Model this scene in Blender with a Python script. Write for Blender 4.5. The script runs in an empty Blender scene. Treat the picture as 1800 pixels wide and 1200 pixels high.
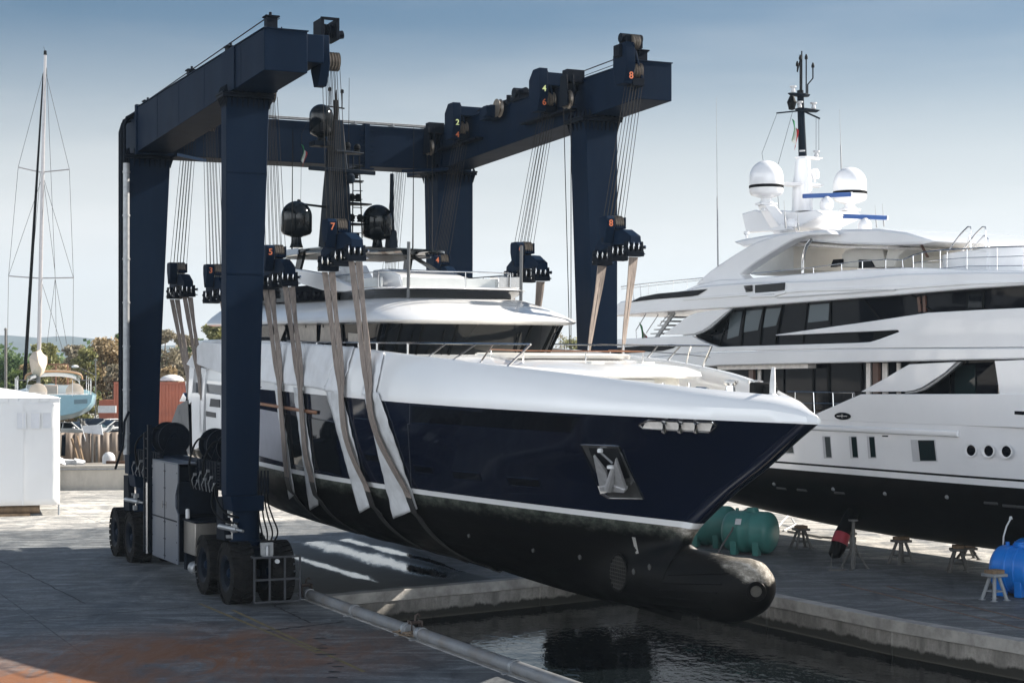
import bpy, bmesh, math, random
from mathutils import Vector, Matrix, noise
from mathutils.bvhtree import BVHTree
R = math.radians
V = Vector
random.seed(7)
scene = bpy.context.scene
COL = scene.collection

# ---------------------------------------------------------------- survey of the site
# camera at (0, 0, EYE) looking along +Y, level.  FOC is the focal length for a 1800 px wide frame.
FOC, CX, HY, EYE = 3060.0, 900.0, 665.0, 7.2
CAM = V((0, 0, EYE))
def ray(px, py): return V(((px-CX)/FOC, 1, (HY-py)/FOC))
def P(px, py, d): return CAM + ray(px, py)*d
def G(px, py, z=0.0): return P(px, py, (EYE-z)*FOC/(py-HY))
TH = math.atan2(1420, FOC)              # heading of the dock axis
def frame(x, y, z=0, trim=0):
    return Matrix.Translation((x, y, z)) @ Matrix.Rotation(TH, 4, 'Z') @ Matrix.Rotation(trim, 4, 'X')
MG = frame(-8.7, 57.0)                  # travel lift: x across, y towards the rear
MS = frame(6.81, 38.84, 0, 0.022)       # blue yacht: origin under the bow, y aft
MW = frame(20.1, 62.9)                  # white yacht: centre line, y aft
def loc(M, px, py, x=None, y=None, z=None):
    Mi = M.inverted(); o = Mi @ CAM; r = Mi.to_3x3() @ ray(px, py)
    if x is not None: k = (x-o.x)/r.x
    elif y is not None: k = (y-o.y)/r.y
    else: k = (z-o.z)/r.z
    return o + r*k

# ---------------------------------------------------------------- mesh builder
class MB:
    def __init__(s): s.v = []; s.f = []; s.mi = []; s.cur = 0; s.parts = []
    def each(s, name, mat, parent=None, **kw):
        """every piece added becomes an object of its own"""
        out = []; st = s.parts+[(len(s.v), len(s.f))]
        for (v0, f0), (v1, f1) in zip(st, st[1:]):
            m = MB(); m.v = s.v[v0:v1]; m.f = [tuple(i-v0 for i in f) for f in s.f[f0:f1]]; m.mi = s.mi[f0:f1]
            out.append(m.build(name, mat, parent, **kw))
        return out
    def add(s, vs, fs):
        n = len(s.v); s.parts.append((n, len(s.f))); s.v += [V(p) for p in vs]
        for f in fs: s.f.append(tuple(i+n for i in f)); s.mi.append(s.cur)
        return s
    def bb(s, x0, x1, y0, y1, z0, z1, M=None):
        vs = [V((x, y, z)) for z in (z0, z1) for y in (y0, y1) for x in (x0, x1)]
        if M is not None: vs = [M @ p for p in vs]
        return s.add(vs, [(0,2,3,1),(4,5,7,6),(0,1,5,4),(2,6,7,3),(0,4,6,2),(1,3,7,5)])
    def bar(s, a, b, w, h=None):
        """square bar from a to b"""
        a, b = V(a), V(b); h = h or w; d = (b-a).normalized()
        u = d.cross(V((0,0,1))) if abs(d.z) < .98 else d.cross(V((1,0,0)))
        u.normalize(); t = u.cross(d)
        vs = [p+u*sx*w/2+t*sz*h/2 for p in (a, b) for sx, sz in ((-1,-1),(1,-1),(1,1),(-1,1))]
        return s.add(vs, [(3,2,1,0),(4,5,6,7),(0,1,5,4),(1,2,6,5),(2,3,7,6),(3,0,4,7)])
    def prism(s, pts, vec):
        pts = [V(p) for p in pts]; vec = V(vec); n = len(pts)
        return s.add(pts+[p+vec for p in pts], [tuple(range(n)), tuple(range(2*n-1, n-1, -1))] +
                     [(i, (i+1) % n, n+(i+1) % n, n+i) for i in range(n)])
    def taper(s, a, b):
        """solid between two polygons of equal count"""
        n = len(a)
        return s.add([V(p) for p in a]+[V(p) for p in b], [tuple(range(n)), tuple(range(2*n-1, n-1, -1))] +
                     [(i, (i+1) % n, n+(i+1) % n, n+i) for i in range(n)])
    def tube(s, pts, r, n=8, closed=False):
        pts = [V(p) for p in pts]; m = len(pts)
        rr = r if isinstance(r, (list, tuple)) else [r]*m
        u = None; rings = []
        for i, p in enumerate(pts):
            if closed: d = pts[(i+1) % m]-pts[i-1]
            else: d = pts[min(i+1, m-1)]-pts[max(i-1, 0)]
            if d.length < 1e-9: d = V((0,0,1))
            d.normalize()
            if u is None: u = d.cross(V((0,0,1))) if abs(d.z) < .95 else d.cross(V((1,0,0)))
            u = u-d*u.dot(d)
            if u.length < 1e-6: u = d.orthogonal()
            u.normalize(); w = d.cross(u)
            rings.append([p+(u*math.cos(2*math.pi*k/n)+w*math.sin(2*math.pi*k/n))*rr[i] for k in range(n)])
        vs = [q for rg in rings for q in rg]; fs = []
        for i in range(m if closed else m-1):
            j = (i+1) % m
            for k in range(n): fs.append((i*n+k, i*n+(k+1) % n, j*n+(k+1) % n, j*n+k))
        if not closed: fs += [tuple(range(n-1, -1, -1)), tuple(range((m-1)*n, m*n))]
        return s.add(vs, fs)
    def lathe(s, prof, n=24, c=(0,0,0), ax='Z', a0=0, cap=True):
        c = V(c); vs = []; m = len(prof)
        for r, h in prof:
            for k in range(n):
                a = 2*math.pi*k/n+a0; p, q = r*math.cos(a), r*math.sin(a)
                vs.append(c+(V((p, q, h)) if ax == 'Z' else V((h, p, q)) if ax == 'X' else V((q, h, p))))
        fs = [(i*n+k, i*n+(k+1) % n, (i+1)*n+(k+1) % n, (i+1)*n+k) for i in range(m-1) for k in range(n)]
        if cap and prof[0][0] > 1e-5: fs.append(tuple(range(n-1, -1, -1)))
        if cap and prof[-1][0] > 1e-5: fs.append(tuple(range((m-1)*n, m*n)))
        return s.add(vs, fs)
    def grid(s, rows, wrap=False):
        n = len(rows[0]); vs = [p for r in rows for p in r]; fs = []
        for i in range(len(rows)-1):
            for k in range(n if wrap else n-1):
                fs.append((i*n+k, i*n+(k+1) % n, (i+1)*n+(k+1) % n, (i+1)*n+k))
        return s.add(vs, fs)
    def loft(s, rings, caps=True):
        n = len(rings[0]); b = len(s.v); s.grid(rings, wrap=True)
        if caps:
            s.f.append(tuple(range(b+n-1, b-1, -1))); s.mi.append(s.cur)
            m = (len(rings)-1)*n; s.f.append(tuple(range(b+m, b+m+n))); s.mi.append(s.cur)
        return s
    def build(s, name, mat, parent=None, sharp=35, bevel=0, solid=0, seg=2, flip=False, offset=0, M=None):
        me = bpy.data.meshes.new(name)
        vs = s.v if M is None else [M @ p for p in s.v]
        me.from_pydata([tuple(p) for p in vs], [], s.f); 
        mats = mat if isinstance(mat, (list, tuple)) else [mat]
        for m in mats: me.materials.append(m)
        if len(mats) > 1: me.polygons.foreach_set('material_index', s.mi)
        bm = bmesh.new(); bm.from_mesh(me)
        bmesh.ops.remove_doubles(bm, verts=bm.verts, dist=1e-5)
        bmesh.ops.recalc_face_normals(bm, faces=bm.faces)
        if flip: bmesh.ops.reverse_faces(bm, faces=bm.faces)
        bm.to_mesh(me); bm.free()
        if sharp:
            me.polygons.foreach_set('use_smooth', [True]*len(me.polygons))
            me.set_sharp_from_angle(angle=R(sharp))
        o = bpy.data.objects.new(name, me); COL.objects.link(o)
        if parent is not None: o.parent = parent
        if solid:
            md = o.modifiers.new('solid', 'SOLIDIFY'); md.thickness = solid; md.offset = offset
        if bevel:
            md = o.modifiers.new('bevel', 'BEVEL'); md.width = bevel; md.segments = seg
            md.limit_method = 'ANGLE'; md.angle_limit = R(40)
        return o

def tag(o, label, cat, group=None, kind=None):
    if label: o['label'] = label
    if cat: o['category'] = cat
    if group: o['group'] = group
    if kind: o['kind'] = kind
    return o
def empty(name, M, label, cat, group=None):
    o = bpy.data.objects.new(name, None); COL.objects.link(o); o.matrix_world = M
    o.empty_display_size = .3
    return tag(o, label, cat, group)
def kids(o): return [c for c in bpy.data.objects if c.parent is o]
def copy_tree(o, parent=None):
    c = o.copy(); COL.objects.link(c)
    if parent is not None: c.parent = parent
    for k in kids(o): copy_tree(k, c)
    return c
def text(name, s, size, M, mat, parent, depth=.008):
    cu = bpy.data.curves.new(name, 'FONT'); cu.body = s; cu.size = size; cu.extrude = depth
    cu.align_x = 'CENTER'; cu.align_y = 'CENTER'; cu.offset = size*.012
    ob = bpy.data.objects.new(name+'_src', cu)
    COL.objects.link(ob); dg = bpy.context.evaluated_depsgraph_get()
    me = bpy.data.meshes.new_from_object(ob.evaluated_get(dg)); bpy.data.objects.remove(ob)
    me.transform(M); me.materials.clear(); me.materials.append(mat)
    o = bpy.data.objects.new(name, me); COL.objects.link(o); o.parent = parent
    return o

# ---------------------------------------------------------------- materials
def nodes(name):
    m = bpy.data.materials.new(name); m.use_nodes = True
    nt = m.node_tree; b = nt.nodes['Principled BSDF']
    return m, nt, b
def N(nt, t, **kw):
    n = nt.nodes.new(t)
    for k, v in kw.items():
        if k.startswith('i_'): n.inputs[int(k[2:]) if k[2:].isdigit() else k[2:].replace('_', ' ')].default_value = v
        else: setattr(n, k, v)
    return n
def L(nt, a, b): nt.links.new(a, b)
def rgba(c): return (c[0], c[1], c[2], 1)
def ramp(nt, src, stops, interp='LINEAR'):
    r = N(nt, 'ShaderNodeValToRGB'); cr = r.color_ramp; cr.interpolation = interp
    while len(cr.elements) < len(stops): cr.elements.new(.5)
    for e, (p, c) in zip(cr.elements, stops):
        e.position = p; e.color = rgba(c) if isinstance(c, (tuple, list)) else (c, c, c, 1)
    L(nt, src, r.inputs[0]); return r
def mix(nt, fac, a, b, mode='MIX'):
    m = N(nt, 'ShaderNodeMix', data_type='RGBA', blend_type=mode)
    for sock, val in ((m.inputs[0], fac), (m.inputs[6], a), (m.inputs[7], b)):
        if hasattr(val, 'is_linked') or hasattr(val, 'node'): L(nt, val, sock)
        elif isinstance(val, (tuple, list)): sock.default_value = rgba(val)
        else: sock.default_value = val
    return m.outputs[2]
def noise_tex(nt, scale, detail=5, rough=.55, stretch=None, rot=None, coord='Object', dist=0):
    tc = N(nt, 'ShaderNodeTexCoord'); out = tc.outputs[coord]
    if stretch or rot:
        mp = N(nt, 'ShaderNodeMapping')
        if stretch: mp.inputs['Scale'].default_value = stretch
        if rot: mp.inputs['Rotation'].default_value = rot
        L(nt, out, mp.inputs[0]); out = mp.outputs[0]
    n = N(nt, 'ShaderNodeTexNoise'); n.inputs['Scale'].default_value = scale
    n.inputs['Detail'].default_value = detail; n.inputs['Roughness'].default_value = rough
    n.inputs['Distortion'].default_value = dist
    L(nt, out, n.inputs['Vector']); return n.outputs[0]
def mat(name, col, rough=.5, metal=0, var=.12, vs=3.0, stretch=None, bump=0, bs=20, coat=0, spec=.5, rvar=0, dirt=None, dirt_amt=.5, ds=1.2, trans=0):
    m, nt, b = nodes(name)
    b.inputs['Roughness'].default_value = rough; b.inputs['Metallic'].default_value = metal
    b.inputs['Specular IOR Level'].default_value = spec
    b.inputs['Coat Weight'].default_value = coat; b.inputs['Coat Roughness'].default_value = .04
    n = noise_tex(nt, vs, 6, .6, stretch)
    lo = tuple(c*(1-var) for c in col); hi = tuple(min(1, c*(1+var)) for c in col)
    out = ramp(nt, n, [(.3, lo), (.7, hi)]).outputs[0]
    if dirt:
        dn = noise_tex(nt, ds, 8, .65, stretch)
        f = ramp(nt, dn, [(.48, 0.0), (.72, dirt_amt)]).outputs[0]
        out = mix(nt, f, out, dirt)
    L(nt, out, b.inputs['Base Color'])
    if rvar:
        rn = noise_tex(nt, vs*.7, 5)
        rr = N(nt, 'ShaderNodeMapRange'); rr.inputs['To Min'].default_value = max(.01, rough-rvar); rr.inputs['To Max'].default_value = rough+rvar
        L(nt, rn, rr.inputs[0]); L(nt, rr.outputs[0], b.inputs['Roughness'])
    if bump:
        bn = noise_tex(nt, bs, 5); bp = N(nt, 'ShaderNodeBump'); bp.inputs['Strength'].default_value = bump; bp.inputs['Distance'].default_value = .03
        L(nt, bn, bp.inputs['Height']); L(nt, bp.outputs[0], b.inputs['Normal'])
    return m

M_navy = mat('navy_steel_paint', (.005, .0125, .028), .5, var=.12, vs=1.2, rvar=.06, dirt=(.011,.021,.040), dirt_amt=.35, ds=.9, stretch=(1,1,.25), spec=.025)
M_navyflat = mat('dark_steel_parts', (.006, .009, .015), .5, var=.3, vs=5, spec=.04)
M_grey = mat('grey_cabinet_paint', (.075, .088, .112), .38, var=.08, vs=2, dirt=(.08,.09,.11), dirt_amt=.4, stretch=(1,1,.3))
M_stain = mat('brushed_steel_case', (.26, .245, .225), .32, metal=.7, var=.12, vs=3, stretch=(8,8,.5))
M_rubber = mat('tyre_rubber', (.013, .013, .0135), .75, var=.35, vs=6, dirt=(.045,.042,.038), dirt_amt=.5, ds=2.5, bump=.2, bs=30, spec=.03)
M_steel = mat('polished_steel', (.62, .62, .62), .16, metal=1, var=.08, vs=6)
M_dullsteel = mat('galvanised_steel', (.30, .31, .32), .45, metal=.6, var=.2, vs=6)
M_rope = mat('wire_rope', (.03, .028, .026), .6, spec=.1, var=.3, vs=20)
M_strap = mat('worn_webbing', (.23, .19, .165), .8, var=.35, vs=4, stretch=(6,6,.6), dirt=(.10,.085,.075), dirt_amt=.75, ds=1.1, bump=.3, bs=40)
M_darkstrap = mat('dark_webbing', (.022, .021, .02), .5, var=.4, vs=5, bump=.3, bs=40)
M_cover = mat('white_canvas_cover', (.58, .59, .60), .75, var=.10, vs=3, dirt=(.36,.36,.36), dirt_amt=.55, ds=2.2, bump=.5, bs=6)
M_white = mat('white_gelcoat', (.78, .785, .79), .22, var=.02, vs=1.0, coat=.5, spec=.5)
M_white2 = mat('white_yacht_gelcoat', (.84, .845, .86), .22, var=.025, vs=.6, coat=.5)
M_cream = mat('cream_deck_paint', (.70, .68, .63), .45, var=.05, vs=2)
M_hull = mat('navy_gloss_topside', (.0055, .0085, .020), .10, var=.06, vs=.6, coat=.3, spec=.22, bump=.02, bs=.8)
M_glass = mat('tinted_black_glass', (.006, .008, .011), .03, var=.1, vs=.5, spec=.65)
M_glassw = mat('dark_side_glass', (.006, .007, .010), .04, var=.1, vs=.5, spec=.07)
M_clear = None
M_black = mat('gloss_black_dome', (.004, .006, .008), .08, var=.1, vs=2, coat=.15, spec=.2)
M_blackm = mat('matt_black_metal', (.007, .008, .009), .5, var=.25, vs=4, spec=.04)
M_teak = mat('varnished_teak', (.24, .105, .05), .4, var=.25, vs=6, stretch=(1,.15,1))
M_orange = mat('orange_marking_paint', (.62, .16, .06), .5, var=.08, vs=6)
M_lime = mat('pale_yellow_marking_paint', (.72, .80, .35), .5, var=.08, vs=6)
M_blue = mat('radar_blue', (.012, .07, .26), .35, var=.06, vs=3)
M_red = mat('red_band', (.30, .015, .03), .5, var=.15, vs=4)
M_green = mat('flag_green', (.02, .20, .07), .7); M_flagw = mat('flag_white', (.7,.7,.65), .7); M_flagr = mat('flag_red', (.45,.03,.03), .7)
M_wood = mat('old_timber', (.22, .15, .09), .75, var=.3, vs=4, stretch=(1,1,.3))
M_brown = mat('brown_pillar', (.10, .045, .03), .4, var=.2, vs=4)

# windows of a yacht seen at distance: dark body with a smooth glassy skin
def pane_mat(name, col, rough=.035):
    m, nt, b = nodes(name)
    b.inputs['Base Color'].default_value = rgba(col); b.inputs['Roughness'].default_value = rough
    b.inputs['Specular IOR Level'].default_value = .22
    w = noise_tex(nt, .55, 2); bp = N(nt, 'ShaderNodeBump'); bp.inputs['Strength'].default_value = .06; bp.inputs['Distance'].default_value = .2
    L(nt, w, bp.inputs['Height']); L(nt, bp.outputs[0], b.inputs['Normal'])
    return m
M_pane = pane_mat('smoked_pane', (.006, .008, .011))
# ================================================================ camera, sky, sun
cam = bpy.data.cameras.new('camera'); co = bpy.data.objects.new('camera', cam); COL.objects.link(co)
co.location = CAM; co.rotation_euler = (R(90), 0, 0)
cam.sensor_width = 36; cam.lens = 36*FOC/1800; cam.shift_y = (HY-600)/1800
cam.clip_start = .5; cam.clip_end = 40000
scene.camera = co

SKY_SAT, SKY_VAL, VEIL, FILL_BANK, EXPO = 1.6, .47, (6.95, 6.88, 6.75), (29, 30.6, 32.2), 1.35
SUN_AZ = math.atan2(.95, .31)      # clockwise from +Y
SUN_EL = R(32.5)
sd = V((math.sin(SUN_AZ)*math.cos(SUN_EL), math.cos(SUN_AZ)*math.cos(SUN_EL), math.sin(SUN_EL)))
sl = bpy.data.lights.new('sun', 'SUN'); sl.energy = 5.0; sl.angle = R(.6); sl.color = (1.0, .93, .83)
so = bpy.data.objects.new('sun', sl); COL.objects.link(so); so.rotation_euler = sd.to_track_quat('Z', 'Y').to_euler()
so.location = (0, 0, 60)

w = bpy.data.worlds.new('World'); scene.world = w; w.use_nodes = True
nt = w.node_tree; bg = nt.nodes['Background']
sky = N(nt, 'ShaderNodeTexSky'); sky.sky_type = 'NISHITA'; sky.sun_disc = False
sky.sun_elevation = SUN_EL; sky.sun_rotation = SUN_AZ; sky.air_density = 1.0; sky.dust_density = 1.2; sky.ozone_density = 2.0
# thin high cloud: soft streaks, a veil that thickens towards the horizon, and a bright cloud bank
# added out of view, behind the camera and to its left, to brighten shaded sides
tc = N(nt, 'ShaderNodeTexCoord'); sx = N(nt, 'ShaderNodeSeparateXYZ'); L(nt, tc.outputs['Generated'], sx.inputs[0])
mp = N(nt, 'ShaderNodeMapping'); mp.inputs['Scale'].default_value = (2.2, 2.2, 15); mp.inputs['Rotation'].default_value = (0, R(4), 0)
L(nt, tc.outputs['Generated'], mp.inputs[0])
cn = N(nt, 'ShaderNodeTexNoise'); cn.inputs['Scale'].default_value = 1.6; cn.inputs['Detail'].default_value = 6; cn.inputs['Roughness'].default_value = .5
L(nt, mp.outputs[0], cn.inputs['Vector'])
cl = ramp(nt, cn.outputs[0], [(.46, 0.0), (.80, .17)])
veil = ramp(nt, sx.outputs[2], [(.0, .90), (.08, .84), (.125, .60), (.165, .26), (.20, .03), (.30, .0)])
ad = N(nt, 'ShaderNodeMath', operation='ADD', use_clamp=True); L(nt, cl.outputs[0], ad.inputs[0]); L(nt, veil.outputs[0], ad.inputs[1])
hs = N(nt, 'ShaderNodeHueSaturation'); hs.inputs['Saturation'].default_value = SKY_SAT; hs.inputs['Value'].default_value = SKY_VAL; L(nt, sky.outputs[0], hs.inputs['Color'])
c_ = mix(nt, ad.outputs[0], hs.outputs[0], VEIL)
dp = N(nt, 'ShaderNodeVectorMath', operation='DOT_PRODUCT'); L(nt, tc.outputs['Generated'], dp.inputs[0]); dp.inputs[1].default_value = (-.55, -.83, 0)
bk1 = ramp(nt, dp.outputs['Value'], [(0.0, 0.0), (.5, 1.0)]); bk2 = ramp(nt, sx.outputs[2], [(.0, 0.0), (.05, 1.0), (.20, 1.0), (.48, .06)])
bkm = N(nt, 'ShaderNodeMath', operation='MULTIPLY'); L(nt, bk1.outputs[0], bkm.inputs[0]); L(nt, bk2.outputs[0], bkm.inputs[1])
bn = N(nt, 'ShaderNodeTexNoise'); bn.inputs['Scale'].default_value = 2.4; bn.inputs['Detail'].default_value = 5; L(nt, tc.outputs['Generated'], bn.inputs['Vector'])
bkn = N(nt, 'ShaderNodeMath', operation='MULTIPLY'); L(nt, bkm.outputs[0], bkn.inputs[0]); L(nt, ramp(nt, bn.outputs[0], [(.3, .45), (.6, 1.0)]).outputs[0], bkn.inputs[1])
c_ = mix(nt, bkn.outputs[0], c_, FILL_BANK)
L(nt, c_, bg.inputs['Color']); bg.inputs['Strength'].default_value = .05

scene.view_settings.view_transform = 'Standard'; scene.view_settings.look = 'None'
scene.view_settings.exposure = EXPO; scene.view_settings.gamma = 1

# ================================================================ ground, basin, water
U = V((-math.sin(TH), math.cos(TH), 0)); W = V((math.cos(TH), math.sin(TH), 0))
bl0 = G(553, 1050); bend = bl0 + V((.787, .617, 0))*14.3
br1 = G(1347, 1045); br2 = G(1567, 1089); br3 = G(1800, 1128); br4 = br3 + V((.6, -.8, 0))*90
bl1 = bl0 - U*130
basin = [bl1, bl0, bend, br1, br2, br3, br4]
bm = bmesh.new()
def loop(pts):
    vs = [bm.verts.new(p) for p in pts]
    return [bm.edges.new((vs[i], vs[(i+1) % len(vs)])) for i in range(len(vs))]
BIG = 4100
outer = [V((-BIG, -300, 0)), V((BIG, -300, 0)), V((BIG, BIG, 0)), V((-BIG, BIG, 0))]
ed = loop(outer) + loop([V((p.x, p.y, 0)) for p in basin])
bmesh.ops.triangle_fill(bm, use_beauty=True, edges=ed)
bmesh.ops.recalc_face_normals(bm, faces=bm.faces)
if sum(f.normal.z for f in bm.faces) < 0: bmesh.ops.reverse_faces(bm, faces=bm.faces)
me = bpy.data.meshes.new('ground'); bm.to_mesh(me); bm.free()

mg, nt, b = nodes('yard_concrete')
big = noise_tex(nt, .06, 6, .6); mid = noise_tex(nt, .45, 8, .65); fine = noise_tex(nt, 9, 8, .8)
swp = noise_tex(nt, .9, 9, .72, stretch=(1.0, .30, 1), rot=(0, 0, -R(62)), dist=1.2)
swp2 = noise_tex(nt, 1.3, 9, .74, stretch=(.30, 1.0, 1), rot=(0, 0, R(24)), dist=1.4)
c0 = ramp(nt, mid, [(.3, (.10, .103, .103)), (.5, (.22, .218, .212)), (.7, (.36, .35, .335))]).outputs[0]
c1 = mix(nt, ramp(nt, big, [(.3, .55), (.65, 0.0)]).outputs[0], c0, (.105, .112, .118))
c2 = mix(nt, ramp(nt, swp, [(.40, 0.0), (.58, .85)]).outputs[0], c1, (.072, .078, .085))
c2 = mix(nt, ramp(nt, swp2, [(.48, 0.0), (.62, .75)]).outputs[0], c2, (.42, .42, .41))
c3 = mix(nt, ramp(nt, fine, [(.36, .7), (.58, 0.0)]).outputs[0], c2, (.06, .06, .06))
# rust run-off near the slipway
tcw = N(nt, 'ShaderNodeTexCoord')
def blob(cx, cy, rx, ry, rot=0):
    m = N(nt, 'ShaderNodeMapping', vector_type='TEXTURE'); m.inputs['Location'].default_value = (cx, cy, 0); m.inputs['Rotation'].default_value = (0, 0, rot); m.inputs['Scale'].default_value = (rx, ry, 50)
    L(nt, tcw.outputs['Object'], m.inputs[0])
    ln = N(nt, 'ShaderNodeVectorMath', operation='LENGTH'); L(nt, m.outputs[0], ln.inputs[0])
    return ramp(nt, ln.outputs[1], [(.15, 1.0), (1.0, 0.0)]).outputs[0]
rb = G(330, 1150)
rb2 = G(100, 1195)
bsum = N(nt, 'ShaderNodeMath', operation='MAXIMUM'); L(nt, blob(rb.x, rb.y, 7.5, 6.5, R(20)), bsum.inputs[0]); L(nt, blob(rb2.x, rb2.y, 7, 4, 0), bsum.inputs[1])
rn = noise_tex(nt, .8, 10, .75, stretch=(1, .34, 1), rot=(0, 0, -R(62)), dist=1.0)
rmul = N(nt, 'ShaderNodeMath', operation='MULTIPLY'); L(nt, bsum.outputs[0], rmul.inputs[0]); L(nt, ramp(nt, rn, [(.34, 0.0), (.58, 1.3)]).outputs[0], rmul.inputs[1])
c4 = c3
# slab joints
mpj = N(nt, 'ShaderNodeMapping'); mpj.inputs['Rotation'].default_value = (0, 0, -TH); L(nt, tcw.outputs['Object'], mpj.inputs[0])
bk = N(nt, 'ShaderNodeTexBrick'); bk.inputs['Scale'].default_value = 1; bk.inputs['Brick Width'].default_value = 9; bk.inputs['Row Height'].default_value = 7.5
bk.inputs['Mortar Size'].default_value = .028; bk.inputs['Mortar Smooth'].default_value = .4; bk.offset = 0
L(nt, mpj.outputs[0], bk.inputs['Vector'])
jf = N(nt, 'ShaderNodeMath', operation='MULTIPLY'); L(nt, bk.outputs['Fac'], jf.inputs[0]); jf.inputs[1].default_value = .75
c5 = mix(nt, jf.outputs[0], c4, (.03, .03, .03))
# shade over the haul-out lane, sun on the yard beyond: painted into the colour
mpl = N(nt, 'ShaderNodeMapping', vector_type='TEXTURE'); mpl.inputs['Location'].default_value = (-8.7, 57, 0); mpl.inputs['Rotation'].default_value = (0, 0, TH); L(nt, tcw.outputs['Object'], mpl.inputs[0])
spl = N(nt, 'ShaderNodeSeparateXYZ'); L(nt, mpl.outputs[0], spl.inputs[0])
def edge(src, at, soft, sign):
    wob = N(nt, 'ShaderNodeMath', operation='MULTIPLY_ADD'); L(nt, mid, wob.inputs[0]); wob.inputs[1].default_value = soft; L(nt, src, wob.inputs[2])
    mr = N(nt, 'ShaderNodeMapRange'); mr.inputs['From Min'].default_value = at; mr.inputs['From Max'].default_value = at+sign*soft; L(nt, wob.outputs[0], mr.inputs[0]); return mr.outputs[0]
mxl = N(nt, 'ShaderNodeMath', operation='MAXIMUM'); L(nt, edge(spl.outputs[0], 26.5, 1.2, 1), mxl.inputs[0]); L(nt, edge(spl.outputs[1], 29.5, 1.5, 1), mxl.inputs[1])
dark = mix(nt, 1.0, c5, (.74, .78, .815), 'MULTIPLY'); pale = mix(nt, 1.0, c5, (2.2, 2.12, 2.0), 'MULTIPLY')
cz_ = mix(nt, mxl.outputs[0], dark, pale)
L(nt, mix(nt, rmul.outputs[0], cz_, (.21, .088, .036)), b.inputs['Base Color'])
rr = ramp(nt, swp, [(.35, .85), (.62, .5)]); L(nt, rr.outputs[0], b.inputs['Roughness'])
bp = N(nt, 'ShaderNodeBump'); bp.inputs['Strength'].default_value = .25; bp.inputs['Distance'].default_value = .02; L(nt, fine, bp.inputs['Height']); L(nt, bp.outputs[0], b.inputs['Normal'])
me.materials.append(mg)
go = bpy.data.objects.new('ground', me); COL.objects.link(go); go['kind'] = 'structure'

# water
mw, nt, b = nodes('basin_water')
b.inputs['Base Color'].default_value = (.004, .006, .007, 1); b.inputs['Roughness'].default_value = .02; b.inputs['IOR'].default_value = 1.33; b.inputs['Specular IOR Level'].default_value = .09
w1 = noise_tex(nt, .9, 4, .55, stretch=(1, .55, 1), rot=(0, 0, R(10))); w2 = noise_tex(nt, 4.0, 3, .5, stretch=(1, .5, 1))
sm = N(nt, 'ShaderNodeMath', operation='MULTIPLY_ADD'); L(nt, w2, sm.inputs[0]); sm.inputs[1].default_value = .45; L(nt, w1, sm.inputs[2])
bp = N(nt, 'ShaderNodeBump'); bp.inputs['Strength'].default_value = .24; bp.inputs['Distance'].default_value = .10
L(nt, sm.outputs[0], bp.inputs['Height']); L(nt, bp.outputs[0], b.inputs['Normal'])
ZW = -1.05
wb = MB(); wb.add([V((p.x, p.y, ZW)) for p in basin], [tuple(range(len(basin)))])
wo = wb.build('water', mw, sharp=0); wo['kind'] = 'structure'
if wo.data.polygons[0].normal.z < 0: wo.data.flip_normals()

# quay walls
mq, nt, b = nodes('quay_concrete')
tcq = N(nt, 'ShaderNodeTexCoord'); sep = N(nt, 'ShaderNodeSeparateXYZ'); L(nt, tcq.outputs['Object'], sep.inputs[0])
st = noise_tex(nt, 1.6, 8, .7, stretch=(1, 1, .14)); bl = noise_tex(nt, .5, 7, .65); fn = noise_tex(nt, 9, 6, .7)
c = ramp(nt, bl, [(.3, (.16, .15, .135)), (.7, (.36, .34, .31))]).outputs[0]
c = mix(nt, ramp(nt, st, [(.45, 0.0), (.66, .65)]).outputs[0], c, (.07, .065, .058))
c = mix(nt, ramp(nt, fn, [(.3, .4), (.55, 0.0)]).outputs[0], c, (.08, .075, .07))
# tide mark: the wall stays wet and weedy just above the water
wn = N(nt, 'ShaderNodeMath', operation='MULTIPLY_ADD'); L(nt, st, wn.inputs[0]); wn.inputs[1].default_value = .55; L(nt, sep.outputs[2], wn.inputs[2])
tide = ramp(nt, N(nt, 'ShaderNodeMath', operation='ADD').outputs[0], [(0, 1.0), (1, 0.0)])
ta = tide.inputs[0].links[0].from_node; L(nt, wn.outputs[0], ta.inputs[0]); ta.inputs[1].default_value = 1.0
tide.color_ramp.elements[0].position = .47; tide.color_ramp.elements[1].position = .56
c = mix(nt, tide.outputs[0], c, (.022, .021, .016))
L(nt, c, b.inputs['Base Color']); b.inputs['Roughness'].default_value = .75
bp = N(nt, 'ShaderNodeBump'); bp.inputs['Strength'].default_value = .4; bp.inputs['Distance'].default_value = .03; L(nt, fn, bp.inputs['Height']); L(nt, bp.outputs[0], b.inputs['Normal'])
mcop = mat('quay_coping', (.38, .365, .34), .7, var=.25, vs=1.3, dirt=(.12,.11,.10), dirt_amt=.7, ds=.9, bump=.3, bs=12)

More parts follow.
